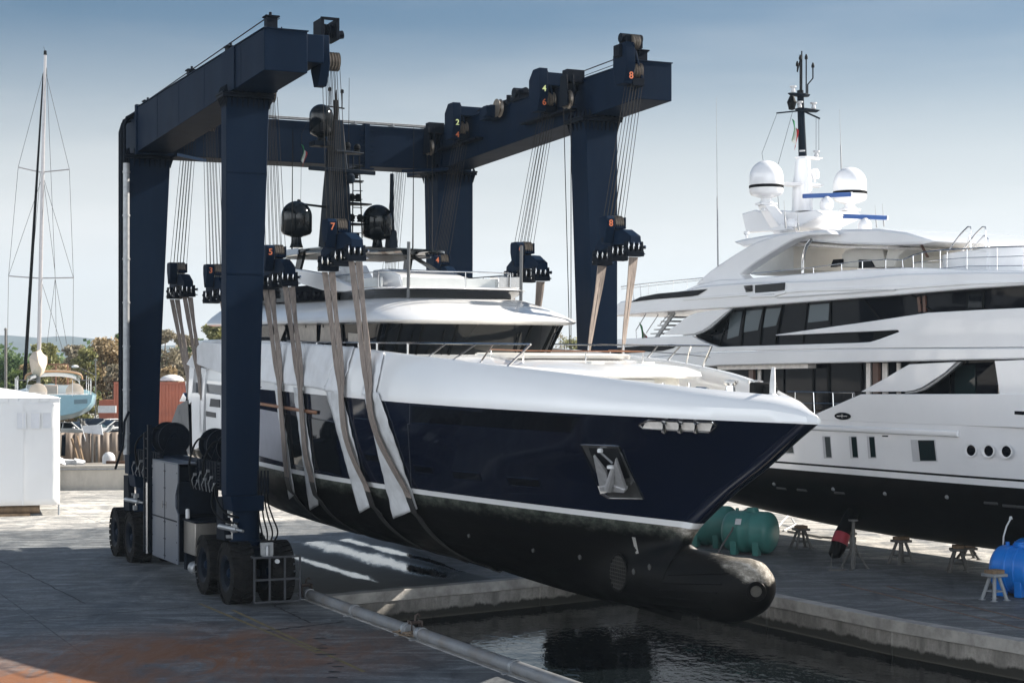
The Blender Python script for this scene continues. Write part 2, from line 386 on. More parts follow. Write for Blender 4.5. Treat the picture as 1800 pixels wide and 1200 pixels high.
def quay(name, pts, inward, label):
    """wall along pts (on the basin edge); inward = side of the land"""
    M = Matrix.Translation(pts[0]); e = empty(name, M, label, 'quay wall')
    q = [p-pts[0] for p in pts]
    nrm = []
    for i in range(len(q)):
        d = (q[min(i+1, len(q)-1)]-q[max(i-1, 0)]).normalized(); nn = V((-d.y, d.x, 0))*inward; nrm.append(nn)
    rows = []
    wall = MB()
    for i in range(len(q)-1):
        a0, a1 = q[i]+nrm[i]*.03, q[i+1]+nrm[i+1]*.03; c0, c1 = q[i]+nrm[i]*.6, q[i+1]+nrm[i+1]*.6
        wall.taper([a0+V((0,0,-3)), c0+V((0,0,-3)), c0+V((0,0,-.36)), a0+V((0,0,-.36))],
                   [a1+V((0,0,-3)), c1+V((0,0,-3)), c1+V((0,0,-.36)), a1+V((0,0,-.36))])
        # expansion joints
        n = max(1, int((a1-a0).length/4.3))
        for k in range(n+1):
            p = a0.lerp(a1, k/n)-nrm[i]*.012
            wall.bar(p+V((0,0,-3)), p+V((0,0,-.37)), .05, .06)
    wall.build('wall_face', mq, e, sharp=0)
    cop = MB()
    for i in range(len(q)-1):
        a0, a1 = q[i]-nrm[i]*.03, q[i+1]-nrm[i+1]*.03; c0, c1 = q[i]+nrm[i]*.5, q[i+1]+nrm[i+1]*.5
        cop.taper([a0+V((0,0,-.35)), c0+V((0,0,-.35)), c0+V((0,0,.012)), a0+V((0,0,.012))],
                  [a1+V((0,0,-.35)), c1+V((0,0,-.35)), c1+V((0,0,.012)), a1+V((0,0,.012))])
    cop.build('coping', mcop, e, sharp=0, bevel=.02)
    return e
quay('quay_wall', [bl0-U*60, bl0], 1, 'concrete quay wall under the long grey pipe rail, left side of the basin')
quay('quay_wall', [bl0+(bend-bl0).normalized()*.03, bend], 1, 'stained concrete end wall of the basin behind the bulbous bow')
quay('quay_wall', [bend, br1, br2, br3, br4], 1, 'streaked concrete quay wall with tide mark below the white yacht')

# wet, darkened concrete in the slipway lane with standing water along the wheel track
md, nt, b = nodes('wet_concrete')
tcd = N(nt, 'ShaderNodeTexCoord'); mpd = N(nt, 'ShaderNodeMapping', vector_type='TEXTURE'); mpd.inputs['Location'].default_value = (-8.7, 57, 0); mpd.inputs['Rotation'].default_value = (0, 0, TH); L(nt, tcd.outputs['Object'], mpd.inputs[0])
spd = N(nt, 'ShaderNodeSeparateXYZ'); L(nt, mpd.outputs[0], spd.inputs[0])
dn = noise_tex(nt, 1.0, 8, .7)
def mth(op, a, c=None, d=None):
    n = N(nt, 'ShaderNodeMath', operation=op)
    for k, v in enumerate((a, c, d)):
        if v is None: continue
        if isinstance(v, (int, float)): n.inputs[k].default_value = v
        else: L(nt, v, n.inputs[k])
    return n.outputs[0]
big_ = noise_tex(nt, .5, 5, .6, stretch=(1, .35, 1), rot=(0, 0, -TH)); rag = noise_tex(nt, 2.6, 9, .78, stretch=(1, .16, 1), rot=(0, 0, -TH))
def strip(x0, hw): return mth('SUBTRACT', 1.0, mth('DIVIDE', mth('ABSOLUTE', mth('SUBTRACT', spd.outputs[0], x0)), hw))
lvl = mth('MAXIMUM', strip(8.2, 1.1), strip(9.9, .55)); lvl = mth('MAXIMUM', lvl, strip(5.5, .45))
lvl = mth('ADD', lvl, mth('MULTIPLY', mth('SUBTRACT', rag, .5), 1.3)); lvl = mth('ADD', lvl, mth('MULTIPLY', mth('SUBTRACT', noise_tex(nt, 16, 6, .8, stretch=(1, .3, 1), rot=(0, 0, -TH)), .5), 1.6)); lvl = mth('ADD', lvl, mth('MULTIPLY', mth('SUBTRACT', big_, .5), 1.5))
near = N(nt, 'ShaderNodeMapRange'); near.inputs['From Min'].default_value = 1.2; near.inputs['From Max'].default_value = 4.5; near.inputs['To Min'].default_value = -1.2; near.inputs['To Max'].default_value = 0; L(nt, spd.outputs[1], near.inputs[0])
lvl = mth('ADD', lvl, near.outputs[0])
wet = ramp(nt, lvl, [(.10, 0.0), (.80, 1.0)])
L(nt, mix(nt, wet.outputs[0], ramp(nt, dn, [(.3, (.016, .0165, .017)), (.7, (.05, .049, .047))]).outputs[0], (.012, .012, .012)), b.inputs['Base Color'])
L(nt, ramp(nt, wet.outputs[0], [(0, .6), (.35, .40), (.7, .16), (1, .05)]).outputs[0], b.inputs['Roughness'])
bp = N(nt, 'ShaderNodeBump'); bp.inputs['Distance'].default_value = .02; L(nt, rag, bp.inputs['Height']); L(nt, ramp(nt, wet.outputs[0], [(0, .35), (1, .01)]).outputs[0], bp.inputs['Strength']); L(nt, bp.outputs[0], b.inputs['Normal'])
def damp(pts, z=.004):
    m = MB(); c = sum(pts, V((0,0,0)))/len(pts); ring = []
    for i in range(len(pts)):
        a, d = pts[i], pts[(i+1) % len(pts)]
        for k in range(24):
            p = a.lerp(d, k/24); f = 1+.05*noise.noise(p*.9)+.03*noise.noise(p*3); ring.append(c+(p-c)*f+V((0,0,z)))
    m.add(ring, [tuple(range(len(ring)))]); o = m.build('wet_lane', md, sharp=0); o['kind'] = 'structure'
    if o.data.polygons[0].normal.z < 0: o.data.flip_normals()
damp([G(455, 958), G(640, 945), G(700, 952), G(800, 1000), G(865, 1018), G(560, 1044), G(500, 1040), G(470, 1000)])
# faded yellow lane lines
ml = mat('faded_yellow_paint', (.20, .15, .06), .8, var=.25, vs=4, dirt=(.12,.115,.11), dirt_amt=1.0, ds=1.6)
for a, c in (((350, 1060), (560, 1147)), ((408, 1071), (640, 1180))):
    a, c = G(*a), G(*c); d = (c-a).normalized(); s = V((-d.y, d.x, 0))*.06; m = MB()
    m.add([p+V((0,0,.004)) for p in (a-s, c-s, c+s, a+s)], [(0,1,2,3)]); o = m.build('lane_line', ml, sharp=0); o['kind'] = 'structure'
    if o.data.polygons[0].normal.z < 0: o.data.flip_normals()
# tar seams and oil drips on the lane
mtar = mat('tar_seam', (.02, .02, .021), .7, var=.3, vs=6)
for k, (a, c, wd) in enumerate((((470, 1108), (606, 1092), .07), ((478, 1062), (545, 1094), .035), ((0, 985), (150, 1060), .03), ((0, 1095), (330, 1066), .03))):
    a, c = G(*a), G(*c); d = (c-a).normalized(); s = V((-d.y, d.x, 0)); lo, hi = [], []
    for i in range(31):
        p = a.lerp(c, i/30)+s*.12*noise.noise(V((i*.4, k, 0))); w_ = wd*(1+.6*noise.noise(V((i*.9, k+4, 0)))); lo.append(p-s*w_+V((0,0,.005))); hi.append(p+s*w_+V((0,0,.005)))
    m = MB(); m.grid([lo, hi]); o = m.build('tar_seam', mtar, sharp=0); o['kind'] = 'structure'
    if o.data.polygons[0].normal.z < 0: o.data.flip_normals()
rnd = random.Random(12); m = MB()
for k in range(15):
    t = rnd.random(); p = G(530+70*t+rnd.uniform(-14, 14), 1066+134*t+rnd.uniform(-8, 8)); r_ = rnd.uniform(.04, .11); a0 = rnd.random()*6
    m.add([p+V((r_*math.cos(a0+i*.7)*(1+.4*rnd.random())*1.6, r_*math.sin(a0+i*.7)*(1+.4*rnd.random()), .005)) for i in range(9)], [tuple(range(9))])
o = m.build('oil_stains', mtar, sharp=0); o['kind'] = 'structure'
# rusty guide lines let into the right quay
mrl = mat('rusty_rail', (.16, .10, .07), .7, var=.3, vs=4)
for a, c in (((1480, 1026), (1800, 1105)), ((1560, 1030), (1800, 1088))):
    a, c = G(*a), G(*c); m = MB(); m.bar(a+V((0,0,.002)), c+V((0,0,.002)), .09, .02); o = m.build('ground_rail', mrl, sharp=0); o['kind'] = 'structure'

# pipe rails on the left quay edge
mpipe = mat('weathered_pipe_paint', (.165, .172, .18), .5, var=.18, vs=2, dirt=(.14,.12,.10), dirt_amt=.7, ds=1.4)
def pipe(a, c, r, label):
    o = empty('pipe_rail', Matrix.Translation(a), label, 'pipe rail', 'pipes along the left quay edge')
    d = c-a; m = MB(); m.tube([V((0,0,r)), d*.33+V((0,0,r)), d*.66+V((0,0,r)), d+V((0,0,r))], r, 20); m.build('pipe', mpipe, o)
    for k in (.02, .5, .97):
        m = MB(); p = d*k; u = d.normalized(); s = V((-u.y, u.x, 0)); m.tube([p-u*.07+V((0,0,r)), p+u*.07+V((0,0,r))], r+.025, 20)
        m.bar(p-s*.36+V((0,0,.02)), p+s*.36+V((0,0,.02)), .16, .03); m.build('saddle', M_dullsteel, o)
off = V((-.907, -.421, 0))*.28
pipe(G(556, 1051)+off, G(738, 1117)+off, .165, 'grey pipe rail on the quay edge between the wheel guard and the rope tangle')
pipe(G(752, 1121)+off, G(1150, 1262)+off, .165, 'grey pipe rail on the quay edge nearest the camera, beyond the rope tangle')
# iron bollard brackets, rope tangle
mb_ = mat('rusty_iron', (.05, .035, .028), .7, var=.4, vs=6)
def bracket(p, lab):
    e = empty('mooring_bracket', Matrix.Translation(p) @ Matrix.Rotation(TH, 4, 'Z'), lab, 'mooring bracket')
    m = MB(); m.bb(-.22, .22, -.2, .2, 0, .03); m.bb(-.18, -.14, -.16, .16, .03, .42); m.bb(.14, .18, -.16, .16, .03, .42); m.build('base', mb_, e, bevel=.01)
    m = MB(); m.tube([(-.2, 0, .36), (.2, 0, .36)], .05, 10); m.build('pin', mb_, e)
    m = MB(); m.tube([(0,0,.4), (.02,.02,.55), (.1,.02,.6), (.16,.02,.52)], .03, 8); m.build('hook', mb_, e)
bracket(G(552, 1046)+off, 'rusty iron bracket at the far end of the pipe rail beside the wheel guard')
bracket(G(746, 1115)+off, 'rusty iron bracket wrapped with rope between the two pipe rails')
rnd = random.Random(5); pts = []; p0 = G(716, 1113)-off*.1
for i in range(90):
    t = i/90; pts.append(p0 + U*(-1.0*t) + V((.26*math.sin(i*.9)+.1*math.sin(i*2.3), .24*math.cos(i*.77), .03+.12*abs(math.sin(i*.53))))+V((-.1,0,0)))
m = MB(); m.tube(pts, .022, 6); o = m.build('mooring_rope', mat('weathered_rope', (.16, .12, .085), .9, var=.4, vs=10)); tag(o, 'tangle of brown mooring rope lying against the pipe rail', 'rope')
# hook on the right quay
e = empty('mooring_hook', Matrix.Translation(G(1352, 1046)), 'small black iron hook on the right quay corner beside the bulb', 'mooring hook')
m = MB(); m.bb(-.12, .12, -.12, .12, 0, .03); m.build('base', mb_, e, bevel=.005)
m = MB(); m.tube([(0,0,.02), (.02,0,.22), (.12,0,.27), (.2,0,.18)], .035, 8); m.tube([(0,0,.15), (-.1,0,.24), (-.2,0,.2)], .03, 8); m.build('horn', mb_, e)
# ================================================================ travel lift
lift = empty('travel_lift', MG, 'tall navy blue travel lift straddling the dark blue yacht, on big black tyres', 'travel lift')
def yz(x, pts): return [V((x, y, z)) for y, z in pts]
# beams, deeper towards the rear
for x0, x1, lab in ((-.58, .80, 'left'), (12.42, 13.75, 'right')):
    m = MB(); m.prism(yz(x0, [(-3.95, 16.62), (13.2, 16.15), (13.2, 17.9), (-3.95, 17.9)]), (x1-x0, 0, 0)); m.build('beam', M_navy, lift, bevel=.02)
    m = MB(); m.bb(x0-.06, x1+.06, 13.22, 13.46, 16.05, 18.02); m.build('bolted_flange', M_navy, lift, bevel=.01)
    m = MB(); m.bb(x0+.04, x1-.04, 13.5, 15.6 if lab == 'left' else 17.4, 16.2, 17.85); m.build('beam_end', M_navy, lift, bevel=.02)
    # thin cap plates along the edges
    m = MB()
    m.bb(x0-.03, x1+.03, -3.98, 13.2, 17.9, 17.93); m.build('top_plate', M_navy, lift)
# rear cross beam with service pipe
m = MB(); m.bb(.84, 12.38, 14.0, 15.5, 16.17, 17.9); m.build('cross_beam', M_navy, lift, bevel=.02)
m = MB(); m.bb(9.2, 9.42, 13.9, 15.55, 16.05, 17.95); m.bb(9.0, 9.62, 13.93, 15.52, 16.02, 16.1)
for k in range(7):
    z = 16.35+k*.22; m.bb(9.0, 9.62, 13.94, 13.985, z, z+.06)
m.build('bolted_flange', M_navy, lift)
m = MB(); m.prism([V((8.2, 13.95, 16.15)), V((9.1, 13.95, 16.15)), V((7.9, 13.0, 15.85)), V((7.2, 13.0, 15.85))], (0, 0, .07)); m.build('bracket', M_navyflat, lift)
m = MB()
for q in range(3): m.tube([(.9, 13.94, 18.02+q*.001+.0), (12.3, 13.94, 18.02)] if q == 0 else [(.9, 14.05+q*.12, 18.0), (12.3, 14.05+q*.12, 18.0)], .03, 6)
for x in (2, 3.7, 5.4, 7.1, 8.8, 10.5, 12): m.bb(x-.04, x+.04, 13.9, 14.5, 17.9, 18.0)
m.build('service_pipe', M_dullsteel, lift)
m = MB(); m.bb(3.3, 3.9, 13.8, 14.0, 17.82, 18.05); m.tube([(3.2, 13.9, 17.95), (4.3, 13.9, 17.95)], .09, 8); m.build('valve_block', M_navyflat, lift)

# legs: outside face plumb, inside face tapering
def leg(y0, y1, xo, xi_top, xi_bot, ztop, zbot, sgn):
    def sec(z, xi): return [V((xo, y0, z)), V((xi, y0, z)), V((xi, y1, z)), V((xo, y1, z))]
    m = MB(); m.loft([sec(zbot, xi_bot), sec(zbot+(ztop-zbot)*.35, xi_bot*.75+xi_top*.25), sec(ztop, xi_top)]); o = m.build('leg', M_navy, lift, bevel=.02, sharp=20)
    # head flange, gusset teeth
    a, c = min(xo, xi_top), max(xo, xi_top)
    m = MB(); m.bb(a-.14, c+.14, y0-.12, y1+.12, ztop, ztop+.09); m.bb(a-.16, c+.16, y0-.14, y1+.14, ztop+.1, ztop+.17)
    n = 9
    for k in range(n):
        x = a+(c-a)*k/(n-1)
        m.prism([V((x-.02, y0-.11, ztop)), V((x-.02, y0-.012, ztop)), V((x-.02, y0-.012, ztop-.32))], (.04, 0, 0))
        m.prism([V((x-.02, y0-.11, ztop+.17)), V((x-.02, y0-.012, ztop+.17)), V((x-.02, y0-.012, ztop+.40))], (.04, 0, 0))
    for k in range(5):
        y = y0+(y1-y0)*k/4
        for xs, sg in ((a, -1), (c, 1)):
            m.prism([V((xs+sg*.11, y-.02, ztop)), V((xs+sg*.012, y-.02, ztop)), V((xs+sg*.012, y-.02, ztop-.3))], (0, .04, 0))
            m.prism([V((xs+sg*.11, y-.02, ztop+.17)), V((xs+sg*.012, y-.02, ztop+.17)), V((xs+sg*.012, y-.02, ztop+.42))], (0, .04, 0))
    m.build('head_flange', M_navyflat, lift, sharp=0)
    return o
leg(-.32, .30, -.76, .68, .32, 16.32, 3.4, 1)
leg(13.75, 14.5, -.80, .86, .34, 15.95, 3.4, 1)
leg(-.62, .62, 13.45, 12.17, 12.62, 16.32, 2.0, 1)
leg(13.4, 14.9, 13.95, 12.30, 12.55, 15.95, 2.0, 1)
# stiffening pads where the front legs carry the beam, and the diagonal gusset inside rear corner
for x in (-.60, .80): 
    m = MB(); m.bb(x-.035, x, -.75, .75, 16.52, 17.88) if x < 0 else m.bb(x, x+.035, -.75, .75, 16.52, 17.88); m.build('stiffener_plate', M_navy, lift)
m = MB(); m.prism([V((.85, 12.6, 15.98)), V((.85, 14.0, 15.98)), V((2.4, 14.0, 15.98))], (0, 0, .12)); m.build('corner_gusset', M_navy, lift)
m = MB(); m.prism([V((12.4, 12.4, 15.98)), V((12.4, 14.0, 15.98)), V((10.9, 14.0, 15.98))], (0, 0, .12)); m.build('corner_gusset', M_navy, lift)

# pipes and ladder rail up the left rear leg
m = MB()
for dx, dy in ((0, 0), (.03, .25), (.0, .5)):
    x = -.98-dx; y = 13.75+dy*1.6
    m.tube([(x, y, 4.3), (x, y, 17.2-dy*.3), (x+.1, y, 17.55-dy*.3), (x+.4, y, 17.7-dy*.3), (x+.75, y, 17.7-dy*.3)], .065, 8)
m.build('riser_pipe', M_navyflat, lift)
m = MB(); m.tube([(-.97, 13.45, 4.2), (-.97, 13.45, 15.7)], .13, 12)
for k in range(7): m.tube([(-.97, 13.45, 5.0+k*1.72), (-.97, 13.45, 5.07+k*1.72)], .155, 12)
m.build('cable_conduit', M_dullsteel, lift)
m = MB(); m.tube([(-1.15, 14.6, 3.6), (-1.15, 13.2, 4.6), (-1.1, 13.2, 5.5), (-.9, 13.3, 5.9)], .05, 8); m.build('hand_rail', M_navyflat, lift)

# tie wire along the tops of the beams, little posts
for x0, x1, ys in ((-.45, -.3, ((-3.9, .36), (.55, .2), (5.6, .24), (12.4, .12))), (12.55, 12.7, ((-3.9, .34), (5.3, .24), (12.5, .14)))):
    for y, h in ys:
        m = MB(); m.bb(x0, x0+.34, y+.1, y+.42, 17.93, 17.93+h); m.bb(x0-.05, x0+.4, y+.05, y+.46, 17.93+h, 17.93+h+.05); m.tube([(x0+.15, y+.25, 17.95+h), (x0+.15, y+.25, 18.1+h)], .05, 6)
        m.build('top_post', M_navyflat, lift, bevel=.01)
    pts = [V((x0+.15, y+.25, 18.0+h)) for y, h in ys]
    m = MB(); m.tube([pts[0], pts[-1]], .02, 6); m.tube([pts[0]+V((.3,0,-.06)), pts[-1]+V((.3,0,-.06))], .012, 6); m.build('tie_wire', M_rope, lift)
m = MB()
for y in (-3.2, -2.9): m.tube([(.2, y, 17.93), (.2, y, 18.13)], .02, 6)
m.build('stud', M_navyflat, lift)

# ---- lower frame on the left side
m = MB(); m.bb(-.48, .30, .32, 13.7, 3.62, 4.3); m.build('sill_beam', M_navy, lift, bevel=.02)
for y0 in (-.72, 13.25):
    m = MB(); m.loft([[V((x*.85-.05, y0+.1+(y*.8), 3.4)) for x, y in ((-.75,0),(.55,0),(.55,1.4),(-.75,1.4))], [V((x, y0+y*.9, 2.9)) for x, y in ((-.6,.2),(.45,.2),(.45,1.4),(-.6,1.4))]]); m.build('leg_foot', M_navy, lift, bevel=.02)
# louvred hydraulic racks on the outer side of the sill
for y0, y1 in ((.9, 3.9), (9.3, 13.2)):
    m = MB(); m.bb(-.62, -.5, y0, y1, 3.5, 4.42)
    n = 8
    for k in range(n): z = 3.55+k*.105; m.bb(-.70, -.62, y0+.1, y1-.1, z, z+.045)
    for k in range(int((y1-y0)/.35)): y = y0+.15+k*.35; m.bb(-.73, -.70, y, y+.04, 3.5, 4.42)
    m.build('hydraulic_rack', M_navyflat, lift, bevel=.005)
    m = MB()
    for k in range(7):
        y = y0+.2+(y1-y0-.4)*k/6; z = 3.7+.5*((k*37) % 5)/5
        m.tube([(-.70, y, z), (-.80, y, z)], .05, 8); m.tube([(-.78, y, z), (-.82, y+.15, z-.2), (-.74, y+.25, 3.4)], .02, 6)
    m.build('valve', M_dullsteel, lift)
# engine cabinet
cab = MB(); cab.prism([V((-1.25, 4.1, .76)), V((-1.25, 7.85, .76)), V((-1.25, 7.85, 4.22)), V((-1.25, 4.1, 4.22)), V((-1.25, 4.1, 3.6)), V((-1.25, 4.45, 3.15)), V((-1.25, 4.45, 2.75)), V((-1.25, 4.1, 2.5))], (.06, 0, 0))
cabo = cab.build('cabinet_panel', M_grey, lift, bevel=.01)
m = MB(); m.bb(-1.262, -1.248, 5.93, 5.97, .8, 4.2); m.bb(-1.262, -1.248, 4.2, 7.8, 2.22, 2.27)
for y in (4.2, 5.85, 6.05, 7.75):
    for k in range(6): m.bb(-1.262, -1.25, y, y+.04, .9+k*.6, .94+k*.6)
m.build('panel_seam', M_navyflat, cabo)
m = MB()
for y in (5.7, 6.2): m.bb(-1.285, -1.25, y, y+.03, 2.6, 2.85)
m.build('handle', M_steel, cabo)
m = MB(); m.bb(-1.18, .25, 4.5, 7.8, .82, 4.15); m.build('engine_cabinet', M_navyflat, lift, bevel=.02)
m = MB(); m.bb(-1.25, .3, 4.08, 7.87, 4.225, 4.27); m.build('cabinet_roof', M_grey, lift, bevel=.01)
m = MB(); m.bb(-1.2, .2, 4.12, 4.48, 2.5, 3.65); m.build('cabinet_front', M_navyflat, lift, bevel=.02)
# stainless battery case, small tank, bottle
m = MB(); m.bb(-1.05, .15, 2.5, 4.05, 1.2, 2.3); m.build('battery_case', M_stain, lift, bevel=.015)
m = MB(); m.bb(-1.1, .2, 2.45, 4.05, 2.31, 2.38); m.build('case_lid', M_navyflat, lift, bevel=.01)
m = MB(); m.lathe([(0,0),(.07,0),(.075,.02),(.075,.28),(.06,.32),(0,.33)], 14, (-.95, 3.9, 2.38)); m.build('oil_bottle', M_cover, lift)
m = MB(); m.lathe([(0,-.3),(.18,-.3),(.22,-.25),(.22,.25),(.18,.3),(0,.3)], 18, (-.85, 3.2, .72), 'Y'); m.build('air_tank', M_dullsteel, lift)
m = MB(); m.bb(-1.05, -.2, 3.7, 4.0, .62, 1.2); m.build('tank_bracket', M_navyflat, lift)
# vertical service mast on the outside
m = MB(); m.bb(-1.34, -1.2, 8.15, 8.32, .8, 5.5); m.bb(-1.34, -1.2, 8.75, 8.9, .8, 5.2)
for k in range(12): m.bb(-1.32, -1.22, 8.3, 8.78, 1.0+k*.36, 1.04+k*.36)
m.build('access_ladder', M_navyflat, lift)
m = MB(); m.tube([(-1.38, 8.1, .8), (-1.38, 8.1, 3.4)], .05, 8); m.build('sight_tube', M_steel, lift)
# winches on the sill
def winch(y, x, r, ln):
    o = MB(); o.lathe([(0,-ln/2),(r*.72,-ln/2),(r*.72,ln/2),(0,ln/2)], 28, (x, y, 4.45+r*.75), 'Y')
    for k in range(int(ln/.06)): yy = -ln/2+.04+k*.06; o.lathe([(r*.72,yy-.02),(r*.75,yy),(r*.72,yy+.02)], 28, (x, y, 4.45+r*.75), 'Y')
    drum = o.build('winch_drum', M_navyflat, lift, sharp=50)
    for s in (-1, 1):
        f = MB(); f.lathe([(0,-.10),(r*.25,-.10),(r*.28,-.03),(r*.84,-.03),(r*.88,-.06),(r,-.06),(r,.04),(0,.04)], 32, (x, y+s*(ln/2+.03), 4.45+r*.75), 'Y')
        for k in range(6):
            a = k*math.pi/3; f.lathe([(0,-.09),(.06,-.09),(.06,.09),(0,.09)], 8, (x+.6*r*math.cos(a), y+s*(ln/2+.03), 4.45+r*.75+.6*r*math.sin(a)), 'Y')
        f.prism([V((x-.5, y+s*(ln/2+.12), 4.28)), V((x+.5, y+s*(ln/2+.12), 4.28)), V((x+.25, y+s*(ln/2+.12), 4.45+r*.8)), V((x-.25, y+s*(ln/2+.12), 4.45+r*.8))], (0, .05*s, 0))
        f.build('flange', M_navyflat, drum)
winch(10.6, .1, .62, 1.1); winch(3.9, .15, .58, .95); winch(2.2, .25, .52, .9)
# hydraulic hoses
def hose(pts, r=.035, name='hose'):
    m = MB(); P4 = [V(p) for p in pts]; out = []
    for i in range(len(P4)-1):
        p0 = P4[max(0, i-1)]; p1 = P4[i]; p2 = P4[i+1]; p3 = P4[min(len(P4)-1, i+2)]
        for k in range(8):
            t = k/8; out.append(.5*((2*p1)+(p2-p0)*t+(2*p0-5*p1+4*p2-p3)*t*t+(3*p1-p0-3*p2+p3)*t**3))
    out.append(P4[-1]); m.tube(out, r, 8); m.build(name, M_blackm, lift)
for k in range(4):
    x = .28+k*.11
    hose([(x, -.38, 3.95), (x, -.44, 3.3-.05*k), (x+.04*k, -.5, 2.7), (x+.12+.06*k, -.48, 2.1), (.5, -.4, 1.55)], .028)
m = MB()
for k in range(4): x = .28+k*.11; m.lathe([(0,0),(.045,0),(.045,.5),(.03,.55),(.03,.75),(0,.75)], 10, (x, -.40, 3.45))
m.build('hose_fitting', M_navyflat, lift)
hose([(-.7, 1.2, 3.8), (-.85, .6, 3.3), (-.75, -.1, 2.85), (-.4, -.5, 2.7)], .035); hose([(-.7, 1.4, 3.6), (-.9, .9, 3.0), (-.8, .1, 2.6), (-.4, -.5, 2.5)], .035)
hose([(.1, 2.2, 4.9), (-.4, 2.4, 5.05), (-.7, 2.6, 4.5), (-.75, 2.7, 3.8)], .035); hose([(.1, 3.6, 4.95), (-.5, 4.1, 5.1), (-.85, 4.05, 4.3), (-.8, 3.9, 3.4)], .035)
hose([(.1, 10.2, 5.2), (-.5, 10.8, 5.3), (-1.0, 11.6, 4.7), (-.8, 12.2, 3.8)], .035)
# steering columns and yokes
def column(yc, xs, out):
    m = MB(); m.lathe([(0,1.75),(.5,1.75),(.52,1.9),(.44,1.95),(.44,2.95),(.56,3.0),(.56,3.12),(0,3.12)], 28, (xs, yc, 0)); m.build('steering_column', M_navy, lift)
    m = MB(); m.bb(xs-.22, xs+.22, yc-1.35, yc+1.75, 1.42, 1.76); m.prism([V((xs-.2, yc-.2, .75)), V((xs-.2, yc+.7, .75)), V((xs-.2, yc+1.0, 1.45)), V((xs-.2, yc-.6, 1.45))], (.4, 0, 0)); m.bb(xs-.12, xs+.12, yc-1.2, yc+1.6, .82, 1.05); m.build('bogie_yoke', M_navyflat, lift, bevel=.02)
    m = MB(); m.tube([(xs+out*.45, yc-.5, 2.3), (xs+out*.75, yc+.5, 2.35)], .09, 10); m.tube([(xs+out*.45, yc-.5, 2.3), (xs+out*.35, yc-.85, 2.28)], .05, 8); m.build('steering_ram', M_dullsteel, lift)
    m = MB(); m.prism([V((xs+out*.42, yc+.2, 1.9)), V((xs+out*.5, yc+.9, 1.9)), V((xs+out*.5, yc+.9, 3.3)), V((xs+out*.42, yc+.5, 3.3))], (out*.25, 0, 0)); m.build('hanger_plate', M_navyflat, lift, bevel=.01)
    m = MB(); rr = random.Random(int(yc*10))
    for k in range(9):
        z = 1.95+rr.random()*1.0; y = yc-.55+rr.random()*1.3; m.bb(xs+out*.44, xs+out*(.52+.1*rr.random()), y, y+.12+.15*rr.random(), z, z+.08+.12*rr.random())
    m.build('hydraulic_fitting', M_dullsteel, lift, bevel=.005)
column(0.1, 0.02, -1); column(14.15, 0.02, -1); column(0.1, 13.1, 1); column(14.15, 13.1, 1)
# wheels
RT, WT = .98, .74
tp = []
for h, r in ((-.5, .60), (-.5, .80), (-.46, .90), (-.38, .955), (-.2, .965), (0, .97), (.2, .965), (.38, .955), (.46, .90), (.5, .80), (.5, .60)): tp.append((r, h*WT))
def tyre_mesh():
    m = MB(); m.lathe(tp, 56, (0,0,0), 'X', cap=False)
    n = 26
    for k in range(n):
        for s in (-1, 1):
            a = 2*math.pi*(k+(.5 if s > 0 else 0))/n; da = .075
            pts = []
            for (xx, aw, sh) in ((.02, .062, .11), (.20, .070, .03), (.375, .088, -.02), (.40, .085, -.03)):
                rr_ = 1.0 if xx < .38 else .90
                pts.append((s*xx*WT/.74, a+sh, aw, rr_))
            for i in range(len(pts)-1):
                x0, a0, w0, r0 = pts[i]; x1, a1, w1, r1 = pts[i+1]
                q = []
                for rr2 in (-.06, 0):
                    for (xx, aa) in ((x0, a0-w0), (x1, a1-w1), (x1, a1+w1), (x0, a0+w0)):
                        rad = (r0 if xx == x0 else r1)+rr2
                        q.append(V((xx, rad*math.cos(aa), rad*math.sin(aa))))
                m.add(q, [(0,1,2,3),(7,6,5,4),(0,4,5,1),(1,5,6,2),(2,6,7,3),(3,7,4,0)])
    return m
def wheel_proto():
    m = MB(); m.lathe([(0,-.20),(.2,-.20),(.22,-.18),(.22,-.14),(.36,-.12),(.44,-.30),(.60,-.36),(.61,-.36),(.61,.36),(.60,.36),(.44,.30),(.36,.12),(.22,.14),(.2,.2),(0,.2)], 36, (0,0,0), 'X')
    w_ = m.build('wheel', M_navyflat, lift, sharp=40)
    t = tyre_mesh().build('tyre', M_rubber, w_, sharp=30)
    h = MB()
    for s in (-1, 1):
        h.lathe([(0,0),(.15,0),(.14,s*.07),(.1,s*.11),(0,s*.12)], 18, (s*.19, 0, 0), 'X')
        for k in range(12): a = k*math.pi/6; h.lathe([(0,0),(.025,0),(.025,s*.05),(0,s*.05)], 6, (s*.14, .29*math.cos(a), .29*math.sin(a)), 'X')
    h.build('hub', M_navy, w_)
    return w_
wp = wheel_proto(); first = True
for yb in (.1, 14.15):
    for xc in (.0, 13.1):
        for dy in (-1.12, 1.68) if yb < 5 else (-1.3, 1.4):
            for dx in (-.62, .66):
                o = wp if first else copy_tree(wp, lift); first = False
                o.location = (xc+dx, yb+dy, RT); o.rotation_euler = (random.uniform(0, 6), 0, 0)
